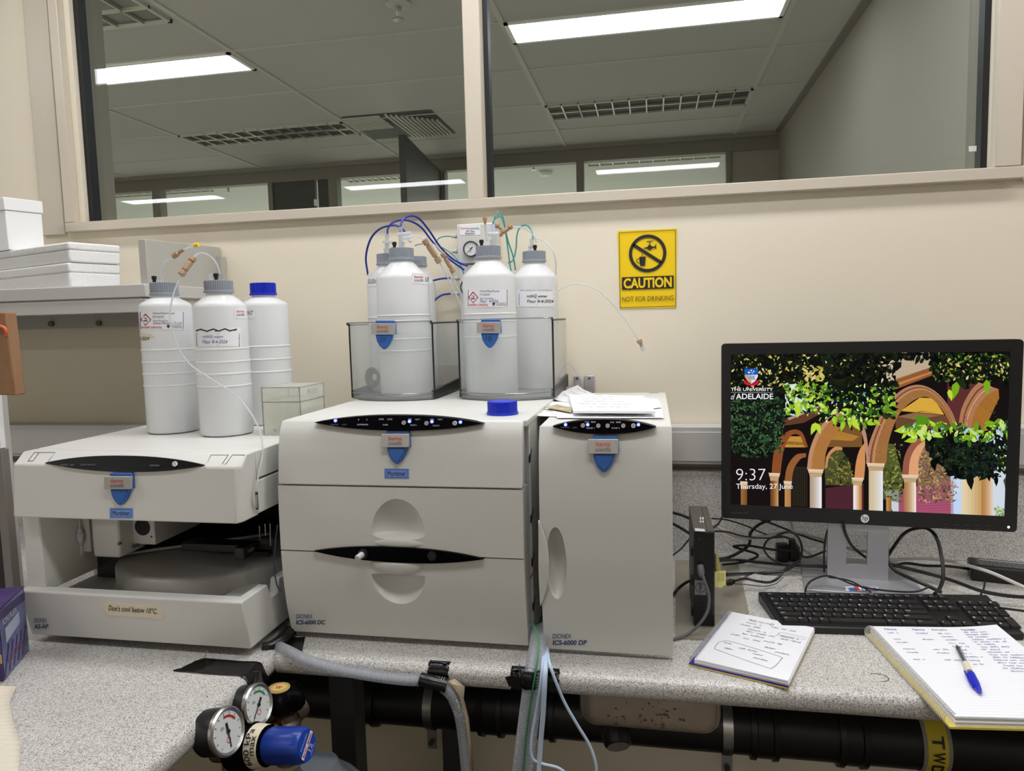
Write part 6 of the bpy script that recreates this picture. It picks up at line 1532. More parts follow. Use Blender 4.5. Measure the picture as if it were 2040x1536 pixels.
build_each(ft, 'rubber_foot', pc)
# yellow notes stuck to its right side
n1 = MB(); e = CXb+0.0012; n1.hexa([PX(1424, 1139, e), PX(1436, 1137, e+0.006), PX(1431, 1103, e+0.003), PX(1424, 1103, e)]+[p+Vector((0, 0.0006, 0)) for p in (PX(1424, 1139, e), PX(1436, 1137, e+0.006), PX(1431, 1103, e+0.003), PX(1424, 1103, e))], MYELP)
tag(n1.build('sticky_note'), 'narrow pale yellow note stuck high on the side of the mini computer', 'sticky note')
n2 = T('sticky_note', 'square pale yellow note with faint writing on the mini computer, lower of the two', 'sticky note', tuple(PD(1434, 1155, 1.36)))
q_ = [PD(1424, 1169, 1.355), PD(1437, 1171, 1.35), PD(1446, 1164, 1.35), PD(1446, 1137, 1.36), PD(1424, 1138, 1.36)]
m_ = MB(); m_.loft([q_, [p+Vector((0, 0.0006, 0)) for p in q_]], MYELP); m_.build('sheet', n2)
m_ = MB(); f = lambda a, b: PD(a, b, 1.353-0.0012)
for k in range(4): m_.scrawl(1430+3.4*k, 1146, 1431.5+3.4*k, 1.5, 0.3, lambda a, b, k=k: f(1430+3.4*k+(b-1146)*1.2, 1142+(a-1430-3.4*k)*12), MGREYTXT, k)
m_.build('handwriting', n2)
# clear plastic sheet under the computer
sh_ = MB(); qs = [PZ(1345, 1272, BZ+0.0006), PZ(1404, 1276, BZ+0.0006), PZ(1492, 1222, BZ+0.0006), PZ(1470, 1122, BZ+0.0006), PZ(1346, 1118, BZ+0.0006)]
sh_.loft([qs, [p+Vector((0, 0, 0.003)) for p in qs]], glassmat('scratched_clear_sheet', (246, 243, 236), base=0.03, rough=0.15, diffuse=(206, 201, 190), dfac=0.5)); tag(sh_.build('plastic_sheet'), 'scratched clear plastic sheet lying under the mini computer', 'plastic sheet')
# ---------------------------------------------------------------- keyboard
kz = BZ+0.013
KQ = [PZ(1510, 1178, kz+0.008), PZ(1966, 1184, kz+0.008), PZ(2042, 1262, kz), PZ(1556, 1247, kz)]      # back left, back right, front right, front left
def kb(u, v, h=0.0):
    p = KQ[0]*(1-u)*(1-v)+KQ[1]*u*(1-v)+KQ[2]*u*v+KQ[3]*(1-u)*v
    return p+Vector((0, 0, h))
kc = sum(KQ, Vector())/4
K_ = T('keyboard', 'full-size black keyboard in front of the monitor stand, behind the notebooks', 'keyboard', (kc.x, kc.y, BZ))
b = MB(); tp_ = [kb(0, 0), kb(1, 0), kb(1, 1), kb(0, 1)]
b.hexa([Vector((p.x, p.y, BZ+0.001)) for p in tp_]+tp_, MBLACK); b.build('base', K_, bevel=0.003)
kk = MB(); lg = MB(); UW = 22.9; rows_v = [0.10, 0.245, 0.385, 0.52, 0.655, 0.79]; rh = 0.118
def key(u0, wu, r, hh=1, flat=False, lab=None, rowv=None):
    a, c = (0.45+u0)/UW*0.985+0.004, (0.45+u0+wu)/UW*0.985+0.004; g = 0.0016
    v0 = rows_v[r]; v1 = v0+rh*hh+(0.017*(hh-1)); 
    if r == 0: v1 = v0+0.085
    i = 0.003; h = 0.0045
    kk.hexa([kb(a+g, v0+0.006, 0.0002), kb(c-g, v0+0.006, 0.0002), kb(c-g, v1-0.006, 0.0002), kb(a+g, v1-0.006, 0.0002), kb(a+g+i*0.5, v0+0.016, h), kb(c-g-i*0.5, v0+0.016, h), kb(c-g-i*0.5, v1-0.014, h), kb(a+g+i*0.5, v1-0.014, h)], MKEY)
    if lab:
        fw = (0.0075*len(lab)**0.6 if len(lab) > 1 else 0.008)
        lg.text(lab, (a+g+0.006, v0+0.062 if r else v0+0.055, min(c-0.006, a+g+0.006+fw), v0+0.03), lambda x, y: kb(x, y, h+0.0003), MPRINTW)
MKEY = mat('key_black', (28, 28, 30), 0.5)
for k, x in enumerate([0, 2, 3, 4, 5, 6.5, 7.5, 8.5, 9.5, 11, 12, 13, 14]): key(x, 1, 0, lab='ESC' if k == 0 else 'F%d' % k)
for k, x in enumerate([15.4, 16.4, 17.4]): key(x, 1, 0, lab=['PRT', 'SCR', 'PAU'][k])
for k in range(13): key(k, 1, 1, lab="`1234567890-="[k])
key(13, 2, 1, lab='BKSP'); key(0, 1.5, 2, lab='TAB')
for k in range(12): key(1.5+k, 1, 2, lab='QWERTYUIOP[]'[k])
key(13.5, 1.5, 2, lab='\\'); key(0, 1.75, 3, lab='CAPS')
for k in range(11): key(1.75+k, 1, 3, lab="ASDFGHJKL;'"[k])
key(12.75, 2.25, 3, lab='ENTER'); key(0, 2.25, 4, lab='SHIFT')
for k in range(10): key(2.25+k, 1, 4, lab='ZXCVBNM,./'[k])
key(12.25, 2.75, 4, lab='SHIFT')
for x, w2, s in ((0, 1.5, 'CTRL'), (1.5, 1, 'FN'), (2.5, 1.1, '#'), (3.6, 1, 'ALT'), (4.6, 5.6, None), (10.2, 1.4, 'ALT'), (11.6, 1.5, 'o'), (13.1, 1.9, 'CTRL')): key(x, w2, 5, lab=s)
for r, s in ((1, ('INS', 'HM', 'PU')), (2, ('DEL', 'END', 'PD'))):
    for k in range(3): key(15.4+k, 1, r, lab=s[k])
key(16.4, 1, 4, lab='^'); 
for k in range(3): key(15.4+k, 1, 5, lab='<v>'[k])
for r, s in ((1, ('NUM', '/', '*', '-')), (2, '789'), (3, '456'), (4, '123')):
    for k, c in enumerate(s): key(18.8+k, 1, r, lab=c)
key(21.8, 1, 2, 2, lab='+'); key(21.8, 1, 4, 2, lab='ENT'); key(18.8, 2, 5, lab='0'); key(20.8, 1, 5, lab='.')
kk.build('keys', K_); lg.build('key_legends', K_)
l = MB(); l.add([kb(0.498+0.009*math.cos(t_*0.5236), 0.055+0.03*math.sin(t_*0.5236), 0.0006) for t_ in range(12)], [tuple(range(12))], MGREYTXT); l.build('maker_logo', K_)
# ---------------------------------------------------------------- notebooks and pen
def ruled(name):
    m, nt, N, K = newmat(name); b = N['Principled BSDF']; tc = N.new('ShaderNodeTexCoord'); sx = N.new('ShaderNodeSeparateXYZ'); K.new(tc.outputs['Object'], sx.inputs[0])
    a = N.new('ShaderNodeMath'); a.operation = 'MULTIPLY'; a.inputs[1].default_value = 1/0.0072; K.new(sx.outputs['Y'], a.inputs[0])
    fr_ = N.new('ShaderNodeMath'); fr_.operation = 'FRACT'; K.new(a.outputs[0], fr_.inputs[0])
    r = N.new('ShaderNodeValToRGB'); r.color_ramp.elements[0].position = 0.0; r.color_ramp.elements[0].color = L3((190, 192, 206)); r.color_ramp.elements[1].position = 0.10; r.color_ramp.elements[1].color = L3((240, 240, 245)); K.new(fr_.outputs[0], r.inputs[0])
    K.new(r.outputs[0], b.inputs['Base Color']); b.inputs['Roughness'].default_value = 0.6; return m
MRULED = ruled('ruled_paper')
MYCOV = mat('cover_yellow', (226, 204, 96), 0.5); MPURC = mat('cover_purple', (70, 46, 140), 0.45)
def notebook(label, bl, rz, w_, h_, th, pages_z, curl, coils, extra):
    t = T('notebook', label, 'notebook', (bl.x, bl.y, BZ), rz)
    zc = 0.0008
    for (nm, m, tk, o) in extra:
        b = MB(); b.box((-0.004, -0.001-o, zc), (w_+o, h_+o, zc+tk), m); b.build(nm, t, local=True); zc += tk+0.0002
    b = MB(); n = 12; V = []; F = []; sh2 = 7
    for s in range(sh2+1):
        z = zc+(pages_z-zc)*s/sh2; dx = 0.0016*math.sin(s*1.7)
        V += [Vector((0.004+dx*0.3, dx*0.6, z)), Vector((w_+dx, dx*0.6, z)), Vector((w_+dx, h_+dx*0.5, z)), Vector((0.004+dx*0.3, h_+dx*0.5, z))]
    b.loft([V[4*s:4*s+4] for s in range(sh2+1)], MPAPER); b.build('page_block', t, local=True, smooth=0)
    def pg(x, y, e=0.0):
        q = max(0, (x/w_-0.55)/0.45); r = max(0, (y/h_-0.6)/0.4)
        return Vector((x, y, pages_z+0.0006+curl*(q*q*r)+e))
    V = []; F = []
    for i in range(n+1):
        for j in range(n+1): V.append(pg(0.004+(w_-0.004)*i/n, h_*j/n))
    for i in range(n):
        for j in range(n): F.append((i*(n+1)+j, (i+1)*(n+1)+j, (i+1)*(n+1)+j+1, i*(n+1)+j+1))
    b = MB(); b.add(V, F, MRULED); pgo = b.build('top_page', t, local=True)
    wr = MB(); R2 = (pages_z+0.004)/2
    for k in range(coils):
        y = h_*(0.02+0.96*k/(coils-1)); P = []
        for a in range(9):
            an = R_(-60+300*a/8); P.append(Vector((0.0025-R2*0.95*math.sin(an)*0.9-0.001, y+0.0012*a/8, pages_z/2+0.001+R2*math.cos(an)*1.05)))
        wr.tube(P, 0.0006, MSTEELW, 5, sm=2)
    wr.build('spiral_binding', t, local=True)
    return t, pg
MSTEELW = mat('white_wire', (216, 216, 220), 0.3, metal=0.2)
zpS = 0.0125; a_, b_ = PZ(1378.5, 1312.5, BZ+zpS), PZ(1453, 1218.5, BZ+zpS); ang = math.atan2(b_.y-a_.y, b_.x-a_.x)-math.pi/2
nS, pgS = notebook('small spiral notebook with pencilled sums, purple and yellow covers, beside the mini computer', a_, ang, 0.148, (b_-a_).length, 0.0125, zpS, 0.0, 46, [('yellow_cover', MYCOV, 0.0022, 0.001), ('purple_cover', MPURC, 0.0022, 0.001)])
h_ = MB(); f = lambda a, b: pgS(a, b, 0.0005)
def nline(mb, f, x0, x1, y, hgt, seed, m, wd=0.0007): mb.scrawl(x0, y, x1, hgt, wd, f, m, seed)
h_.text('900 ml mQ', (0.042, 0.188, 0.085, 0.198), f, MPENCIL, shear=0.2, bold=-0.01, jit=0.08)
for k, (x0, x1, y) in enumerate(((0.04, 0.07, 0.178), (0.083, 0.128, 0.180), (0.034, 0.068, 0.166), (0.05, 0.082, 0.152), (0.05, 0.098, 0.142), (0.046, 0.088, 0.129), (0.03, 0.045, 0.118), (0.052, 0.08, 0.112), (0.105, 0.135, 0.150), (0.108, 0.14, 0.140), (0.085, 0.115, 0.118), (0.092, 0.112, 0.095), (0.110, 0.135, 0.085))): nline(h_, f, x0, x1, y, 0.006, 50+k, MPENCIL)
bx_ = [(0.020, 0.075), (0.027, 0.088), (0.045, 0.090), (0.118, 0.075), (0.124, 0.065), (0.119, 0.030), (0.105, 0.028), (0.030, 0.048), (0.021, 0.055), (0.020, 0.075)]
h_.stroke(curve2(bx_, 3), 0.0007, f, MPENCIL)
h_.stroke([(0.100, 0.163), (0.102, 0.156), (0.145, 0.158)], 0.0006, f, MPENCIL); h_.stroke([(0.098, 0.150), (0.102, 0.168), (0.145, 0.166)], 0.0006, f, MPENCIL)
for k, (x0, x1, y) in enumerate(((0.028, 0.046, 0.080), (0.035, 0.05, 0.060), (0.055, 0.085, 0.072), (0.08, 0.10, 0.062), (0.085, 0.108, 0.048))): nline(h_, f, x0, x1, y, 0.0052, 80+k, MPENCIL)
h_.build('handwriting', nS, local=True)
zpB = 0.0165; a_, b_ = PZ(1897, 1428, BZ+zpB), PZ(1729, 1248, BZ+zpB); ang = math.atan2(b_.y-a_.y, b_.x-a_.x)-math.pi/2
nB, pgB = notebook('large spiral notebook with blue handwriting and a yellow cover, under the pen', a_, ang, 0.212, (b_-a_).length, 0.0165, zpB, 0.006, 58, [('yellow_cover', MYCOV, 0.003, 0.002)])
H_ = (b_-a_).length
h_ = MB(); f = lambda a, b: pgB(a, b, 0.0005)
for s, x0, x1, y in (('Name', 0.022, 0.042, 0.945), ('Name', 0.068, 0.088, 0.945), ('Sample', 0.100, 0.125, 0.945), ('Notes', 0.148, 0.170, 0.945)): h_.text(s, (x0, H_*y, x1, H_*y+0.0075), f, MINKB, shear=0.25, jit=0.1)
rnd = random.Random(3)
for k in range(10):
    y = H_*(0.90-0.042*k)
    if k in (0, 2, 3, 5, 6, 8):
        nline(h_, f, 0.022, 0.040, y, 0.005, 100+k, MINKB, 0.0006)
        if k != 3: nline(h_, f, 0.068, 0.092, y, 0.005, 120+k, MINKB, 0.0006)
    nline(h_, f, 0.104, 0.104+rnd.uniform(0.018, 0.030), y, 0.005, 140+k, MINKB, 0.0006)
for k in range(16):
    y = H_*(0.915-0.031*k); nline(h_, f, 0.140+rnd.uniform(0, 0.008), rnd.uniform(0.172, 0.205), y, 0.005, 160+k, MINKB, 0.0006)
h_.build('handwriting', nB, local=True)
# pen lying on the big notebook
zp_ = BZ+zpB+0.0056; t0, t1 = PZ(1905, 1284, zp_), PZ(1953, 1381, zp_); dv = (t1-t0); Lp = dv.length; dv.normalize()
pen = T('ballpoint_pen', 'clear ballpoint pen with blue cap lying on the large notebook', 'pen', tuple(t0))
MB().stack(t0, dv, [(0.0004, 0), (0.0012, 0.004), (0.0022, 0.010), (0.0034, 0.012)], MBRASS, 16).build('tip', pen)
MB().stack(t0+dv*0.012, dv, [(0.0034, 0), (0.0041, 0.004), (0.0041, Lp-0.05), (0.0038, Lp-0.05)], glassmat('clear_barrel', (232, 234, 236), base=0.05, rough=0.08, diffuse=(220, 222, 226), dfac=0.12), 6).build('barrel', pen)
MB().stack(t0+dv*0.012, dv, [(0.0016, 0), (0.0016, Lp-0.05)], MINK, 10).build('ink_tube', pen)
MB().stack(t0+dv*(Lp*0.42), dv, [(0.0044, 0), (0.0046, 0.0005), (0.0046, Lp*0.17), (0.0044, Lp*0.175)], MMASK, 16).build('tape_wrap', pen)
cp = MB(); cp.stack(t0+dv*(Lp-0.058), dv, [(0.0046, 0), (0.0055, 0.001), (0.0055, 0.030), (0.0042, 0.046), (0.0022, 0.056), (0.0006, 0.058)], MCAPB, 18); s_ = dv.cross(Vector((0, 0, 1))).normalized()
c0 = t0+dv*(Lp-0.060)+s_*0.0066; cp.tube([c0-dv*0.006, c0+dv*0.01, c0+dv*0.03, c0-s_*0.0015+dv*0.044], 0.0014, MCAPB, 8); cp.build('cap', pen)
# ---------------------------------------------------------------- power brick and cables
q0 = PZ(1934, 1156, BZ+0.001); pb2 = T('power_adapter', 'black power adapter brick with a silver printed label at the right edge', 'power adapter', tuple(q0), R_(-14))
MB().box((0, 0, 0), (0.16, 0.062, 0.032), MBLACK).build('case', pb2, local=True, bevel=0.004)
l = MB(); l.poly([Vector(p) for p in ((0.012, 0.008, 0.0325), (0.15, 0.008, 0.0325), (0.15, 0.054, 0.0325), (0.012, 0.054, 0.0325))], mat('label_dark', (70, 70, 70), 0.4))
for k in range(5): l.scrawl(0.016, 0.012+0.008*k, 0.10, 0.003, 0.0009, lambda a, b: Vector((a, b, 0.0329)), MPRINTW, 300+k)
l.poly([Vector(p) for p in ((0.02, 0.042, 0.0328), (0.10, 0.042, 0.0328), (0.10, 0.050, 0.0328), (0.02, 0.050, 0.0328))], MPRINTW); l.build('label', pb2, local=True)
def cpt(px, py, D, r):
    p = PD(px, py, D)
    return p if p.z > BZ+r+0.0006 else PZ(px, py, BZ+r+0.0006)
def cable(label, pts, r, m, plug=None):
    P = [cpt(a, b, d, r) for a, b, d in pts]
    t = T('cable', label, 'cable', tuple(P[0]))
    MB().tube(P, r, m, 8, 6).build('cord', t)
    if plug:
        a, b, d = plug[0]; p0 = cpt(a, b, d, 0.006); a, b, d = plug[1]; p1 = cpt(a, b, d, 0.006)
        MB().stack(p0, p1-p0, [(0.003, 0), (0.006, 0.001), (0.0065, (p1-p0).length*0.6), (0.0035, (p1-p0).length)], m, 10).build('plug', t, smooth=30)
    return t
cable('thick black cable running from the pump cabinet to the top of the mini computer', [(1338, 1021, 1.50), (1358, 1026, 1.49), (1380, 1036, 1.485)], 0.0032, MCABLE)
cable('black cable sloping down to the side of the mini computer', [(1338, 1042, 1.50), (1360, 1054, 1.49), (1384, 1070, 1.45)], 0.0032, MCABLE)
cable('grey cable rising behind the left side of the mini computer', [(1338, 1108, 1.54), (1358, 1092, 1.52), (1372, 1075, 1.50), (1383, 1062, 1.48)], 0.0020, MCABLEG)
cable('grey cable plugged into the front of the mini computer and curling to the pump cabinet', [(1398, 1140, 1.290), (1403, 1156, 1.284), (1412, 1185, 1.280), (1410, 1215, 1.276), (1396, 1240, 1.270), (1372, 1262, 1.262), (1338, 1275, 1.26)], 0.0027, MCABLEG, plug=((1395, 1126, 1.304), (1398, 1150, 1.288)))
cable('black cable bending low behind the left of the mini computer', [(1338, 1188, 1.46), (1352, 1172, 1.46), (1368, 1160, 1.45), (1384, 1154, 1.42)], 0.0030, MCABLE)
cable('upper white cable sagging behind the mini computer to the monitor stand', [(1418, 1044, 1.55), (1436, 1054, 1.60), (1462, 1067, 1.64), (1492, 1072, 1.66), (1530, 1067, 1.66), (1575, 1060, 1.66), (1612, 1066, 1.665), (1650, 1078, 1.67)], 0.0036, MCABLEW)
cable('white cable dropping steeply left of the monitor stand', [(1574, 1035, 1.70), (1582, 1060, 1.70), (1592, 1085, 1.69), (1612, 1103, 1.68), (1640, 1117, 1.67), (1665, 1123, 1.66)], 0.0034, MCABLEW)
cable('thin black cable crossing highest behind the monitor, left of the stand', [(1418, 1033, 1.52), (1450, 1036, 1.58), (1490, 1049, 1.64), (1525, 1064, 1.66), (1560, 1068, 1.66)], 0.0016, MCABLE)
cable('black cable from under the monitor corner to the mini computer', [(1440, 1028, 1.64), (1432, 1042, 1.60), (1421, 1052, 1.50)], 0.0022, MCABLE)
cable('thin black cable looping from the mini computer towards the plugs', [(1420, 1058, 1.50), (1450, 1060, 1.56), (1480, 1068, 1.60), (1520, 1072, 1.62), (1560, 1070, 1.63)], 0.0019, MCABLE)
cable('thick black cable making a tall loop behind the mini computer', [(1535, 1036, 1.70), (1512, 1045, 1.69), (1495, 1062, 1.68), (1492, 1085, 1.67), (1470, 1102, 1.64), (1446, 1112, 1.60), (1428, 1113, 1.50)], 0.0035, MCABLE)
cable('black cable hanging diagonally from the monitor to the stand', [(1512, 1034, 1.66), (1545, 1046, 1.66), (1580, 1060, 1.66), (1615, 1073, 1.66), (1645, 1082, 1.66)], 0.0022, MCABLE)
cable('black cable lying along the worktop to the foot of the stand', [(1428, 1117, 1.50), (1470, 1116, 1.64), (1520, 1121, 1.64), (1580, 1126, 1.62), (1645, 1128, 1.62)], 0.0032, MCABLE)
cable('straight black cable behind the yellow notes', [(1446, 1145, 1.42), (1490, 1143, 1.60), (1530, 1141, 1.60), (1560, 1138, 1.60), (1585, 1125, 1.60)], 0.0034, MCABLE)
cable('black cable with a plug lying in front of the other cables, beside the yellow notes', [(1462, 1158, 1.45), (1485, 1153, 1.50), (1510, 1158, 1.50), (1532, 1160, 1.52), (1550, 1152, 1.52), (1566, 1133, 1.54), (1592, 1118, 1.58)], 0.0026, MCABLE, plug=((1446, 1162, 1.46), (1464, 1158, 1.46)))
cable('thin grey cable wandering on the worktop left of the stand base', [(1462, 1163, 1.46), (1490, 1165, 1.5), (1520, 1168, 1.5), (1545, 1163, 1.5), (1560, 1150, 1.52)], 0.0012, MCABLEG)
cable('thick black cable arching up beside the plug bundle', [(1440, 1125, 1.60), (1480, 1120, 1.65), (1510, 1106, 1.66), (1470, 1092, 1.66), (1462, 1088, 1.66), (1490, 1087, 1.66), (1540, 1095, 1.66), (1580, 1098, 1.66)], 0.0028, MCABLE)
cable('black cable coiled around the plug bundle', [(1548, 1066, 1.60), (1572, 1060, 1.59), (1590, 1070, 1.59), (1598, 1095, 1.59), (1590, 1118, 1.60), (1565, 1124, 1.60), (1535, 1112, 1.60), (1522, 1092, 1.61), (1532, 1074, 1.61), (1556, 1068, 1.61), (1582, 1080, 1.62), (1602, 1110, 1.62), (1645, 1098, 1.63)], 0.0024, MCABLE)
cable('flat black cable running straight to the left foot of the stand', [(1592, 1127, 1.58), (1620, 1128, 1.58), (1648, 1129, 1.6)], 0.0036, MCABLE)
pg_ = T('plug_bundle', 'bundle of black plugs among the cables, left of the monitor stand', 'plugs', tuple(cpt(1565, 1110, 1.63, 0.01)))
for (px, py, sx, sy, sz, rz) in ((1558, 1118, 0.026, 0.02, 0.042, 8), (1582, 1116, 0.024, 0.02, 0.05, -10)):
    p = PZ(px, py, BZ+0.001); b = MB(); M_ = Matrix.Translation(p) @ Matrix.Rotation(R_(rz), 4, 'Z'); b.box((-sx/2, -sy/2, 0), (sx/2, sy/2, sz), MBLACK, M_); b.build('plug', pg_, bevel=0.003)
cable('keyboard cable curling over the stand base', [(1604, 1180, 1.5), (1608, 1166, 1.5), (1620, 1155, 1.52), (1645, 1147, 1.53), (1672, 1153, 1.52), (1705, 1166, 1.51), (1760, 1176, 1.50), (1820, 1179, 1.5), (1850, 1170, 1.5)], 0.0019, MCABLE)
cable('second loop of thin black cable on the stand base', [(1650, 1150, 1.52), (1690, 1156, 1.52), (1722, 1172, 1.51), (1735, 1180, 1.50)], 0.0016, MCABLE)
cable('shiny black cable in a tall arch right of the monitor stand', [(1768, 1108, 1.64), (1780, 1090, 1.64), (1800, 1064, 1.645), (1822, 1053, 1.63), (1848, 1053, 1.60), (1866, 1072, 1.58), (1876, 1110, 1.56), (1879, 1148, 1.53), (1872, 1172, 1.50), (1862, 1184, 1.47)], 0.0036, MCABLE)
cable('thick black cable fanning low from the stand to the keyboard', [(1768, 1118, 1.60), (1785, 1138, 1.58), (1820, 1155, 1.54), (1850, 1168, 1.52), (1875, 1180, 1.5)], 0.0036, MCABLE)
cable('long white cable bending to the right edge over the power adapter', [(1772, 1116, 1.63), (1830, 1113, 1.64), (1880, 1116, 1.64), (1925, 1126, 1.60), (1975, 1141, 1.555), (2045, 1172, 1.50)], 0.0036, MCABLEW)
cable('black cable running low from the stand to the right edge', [(1772, 1124, 1.62), (1830, 1138, 1.60), (1895, 1156, 1.55), (1950, 1176, 1.5), (2000, 1186, 1.48), (2045, 1190, 1.48)], 0.0036, MCABLE)
cable('black cable waving from the stand to the power adapter', [(1780, 1128, 1.62), (1805, 1122, 1.64), (1845, 1127, 1.64), (1890, 1128, 1.645), (1936, 1134, 1.65)], 0.0030, MCABLE)
cable('thin black cable hanging straight down the right side of the stand', [(1765, 1048, 1.60), (1768, 1075, 1.60), (1770, 1105, 1.60), (1767, 1120, 1.60)], 0.0018, MCABLE)
cable('black cable hanging down the left side of the stand', [(1655, 1042, 1.60), (1646, 1065, 1.59), (1642, 1100, 1.585), (1642, 1140, 1.58)], 0.0022, MCABLE)
cable('black cable crossing the front of the stand into its opening', [(1680, 1040, 1.575), (1684, 1062, 1.575), (1698, 1088, 1.59), (1724, 1110, 1.62), (1740, 1118, 1.64)], 0.0030, MCABLE)
cable('white cable seen through the opening of the stand', [(1684, 1090, 1.67), (1705, 1096, 1.67), (1730, 1099, 1.67)], 0.0036, MCABLEW)
cable('thin black cable on the worktop beyond the right end of the keyboard', [(1990, 1211, 1.4), (2015, 1214, 1.4), (2045, 1218, 1.4)], 0.0022, MCABLE)
cable('short black cable hanging from the power adapter', [(1962, 1158, 1.56), (1960, 1172, 1.54), (1954, 1184, 1.5)], 0.0018, MCABLE)
# ================================================================== HOSES, TAPE, NITROGEN REGULATOR
def corr(label, pts, r, name='corrugated_hose', pitch=0.0042, amp=0.0011):
    P = [PD(*q) for q in pts]; C = catmull(P, 14); L_ = sum((C[i+1]-C[i]).length for i in range(len(C)-1)); n = int(L_/pitch*4)
    # resample evenly
    out = [C[0]]; acc = 0.0; step = L_/n; i = 0; need = step; pos = C[0]
    for k in range(1, len(C)):
        seg = (C[k]-C[k-1]); sl = seg.length; d = need
        while d <= sl+1e-12:
            out.append(C[k-1]+seg*(d/sl)); d += step
        need = d-sl
    t = T(name, label, 'hose', tuple(P[0])); m = len(out)
    MB().tube(out, lambda u: r+amp*(1 if int(round(u*(m-1))) % 4 in (0, 1) else -0.6), MHOSE, 12, sm=1).build('hose_wall', t)
    MB().tube(out[::6]+[out[-1]], r*0.55, MTUBEW, 8, sm=1).build('inner_tube', t)
    return t
corr('clear corrugated hose lying along the front edge of the worktop below the middle instrument', [(556, 1289, 1.128), (575, 1298, 1.108), (610, 1315, 1.086), (660, 1330, 1.082), (720, 1342, 1.082), (790, 1352, 1.082), (850, 1356, 1.082), (886, 1362, 1.083)], 0.0088)
corr('clear corrugated hose hanging below the worktop with a taped sleeve', [(882, 1366, 1.083), (902, 1386, 1.09), (917, 1425, 1.10), (925, 1475, 1.105), (932, 1550, 1.11)], 0.0095)
corr('left of the two clear hoses hanging between the middle and right instruments', [(1068, 1255, 1.20), (1066, 1285, 1.14), (1060, 1320, 1.098), (1056, 1345, 1.080), (1049, 1400, 1.082), (1040, 1470, 1.088), (1030, 1550, 1.092)], 0.0088)
corr('right of the two clear hoses hanging between the middle and right instruments', [(1080, 1250, 1.21), (1078, 1285, 1.14), (1077, 1320, 1.098), (1073, 1345, 1.080), (1067, 1400, 1.082), (1059, 1470, 1.088), (1051, 1550, 1.092)], 0.0080)
sl = T('hose_sleeve', 'torn tan plastic strip wrapped along the hanging hose', 'sleeve', tuple(PD(920, 1420, 1.10)))
V = []; F = []
edge = [((888, 1358), (906, 1352)), ((900, 1366), (926, 1368)), ((915, 1388), (924, 1392)), ((926, 1425), (934, 1430)), ((934, 1475), (940, 1480)), ((938, 1550), (944, 1550))]
for a, b in edge: V += [PD(a[0], a[1], 1.083), PD(b[0], b[1], 1.092)]
for i in range(len(edge)-1): F.append((2*i, 2*i+1, 2*i+3, 2*i+2))
b = MB(); b.add(V, F, mat('tan_plastic', (170, 154, 130), 0.4)); o = b.build('strip', sl); md = o.modifiers.new('thick', 'SOLIDIFY'); md.thickness = 0.0012
def wire(label, pts, r, m, name='tubing', cat='tubing'):
    P = [PD(*q) for q in pts]; b = MB(); b.tube(P, r, m, 8, 7); o = b.build(name); tag(o, label, cat); return o
MGRN = mat('green_wire', (60, 140, 84), 0.4)
wire('thin green tube leaving the middle instrument and running down over the two hoses', [(1050, 1232, 1.215), (1062, 1246, 1.15), (1072, 1268, 1.115), (1073, 1300, 1.085), (1066, 1345, 1.066), (1057, 1400, 1.070), (1048, 1470, 1.076), (1041, 1550, 1.08)], 0.0014, MGRN)
wire('thin red tube between the middle and right instruments', [(1052, 1158, 1.222), (1060, 1146, 1.20), (1066, 1128, 1.20), (1071, 1106, 1.20)], 0.0009, mat('red_wire', (150, 44, 56), 0.4))
wire('pale blue tube leftmost of three below the pump cabinet, curling right at the end', [(1083, 1292, 1.15), (1081, 1320, 1.085), (1077, 1360, 1.066), (1068, 1420, 1.07), (1060, 1465, 1.07), (1058, 1495, 1.07), (1063, 1513, 1.07), (1082, 1522, 1.07), (1110, 1529, 1.07), (1130, 1542, 1.07)], 0.0024, MTUBELB)
wire('pale blue tube hanging straight down below the pump cabinet, thickest of three', [(1087, 1292, 1.15), (1087, 1322, 1.082), (1085, 1360, 1.062), (1082, 1420, 1.065), (1077, 1480, 1.07), (1073, 1550, 1.07)], 0.0040, MTUBELB)
wire('pale blue tube swinging out to the right below the pump cabinet', [(1090, 1292, 1.15), (1094, 1318, 1.083), (1105, 1352, 1.07), (1124, 1398, 1.075), (1150, 1444, 1.08), (1173, 1482, 1.085), (1186, 1518, 1.085), (1189, 1550, 1.085)], 0.0025, MTUBELB)
wire('blue and grey thin tube running down beside the autosampler', [(553, 1045, 1.20), (548, 1090, 1.19), (546, 1130, 1.185), (552, 1165, 1.18), (560, 1178, 1.18)], 0.0012, mat('slate_tube', (60, 84, 130), 0.4))
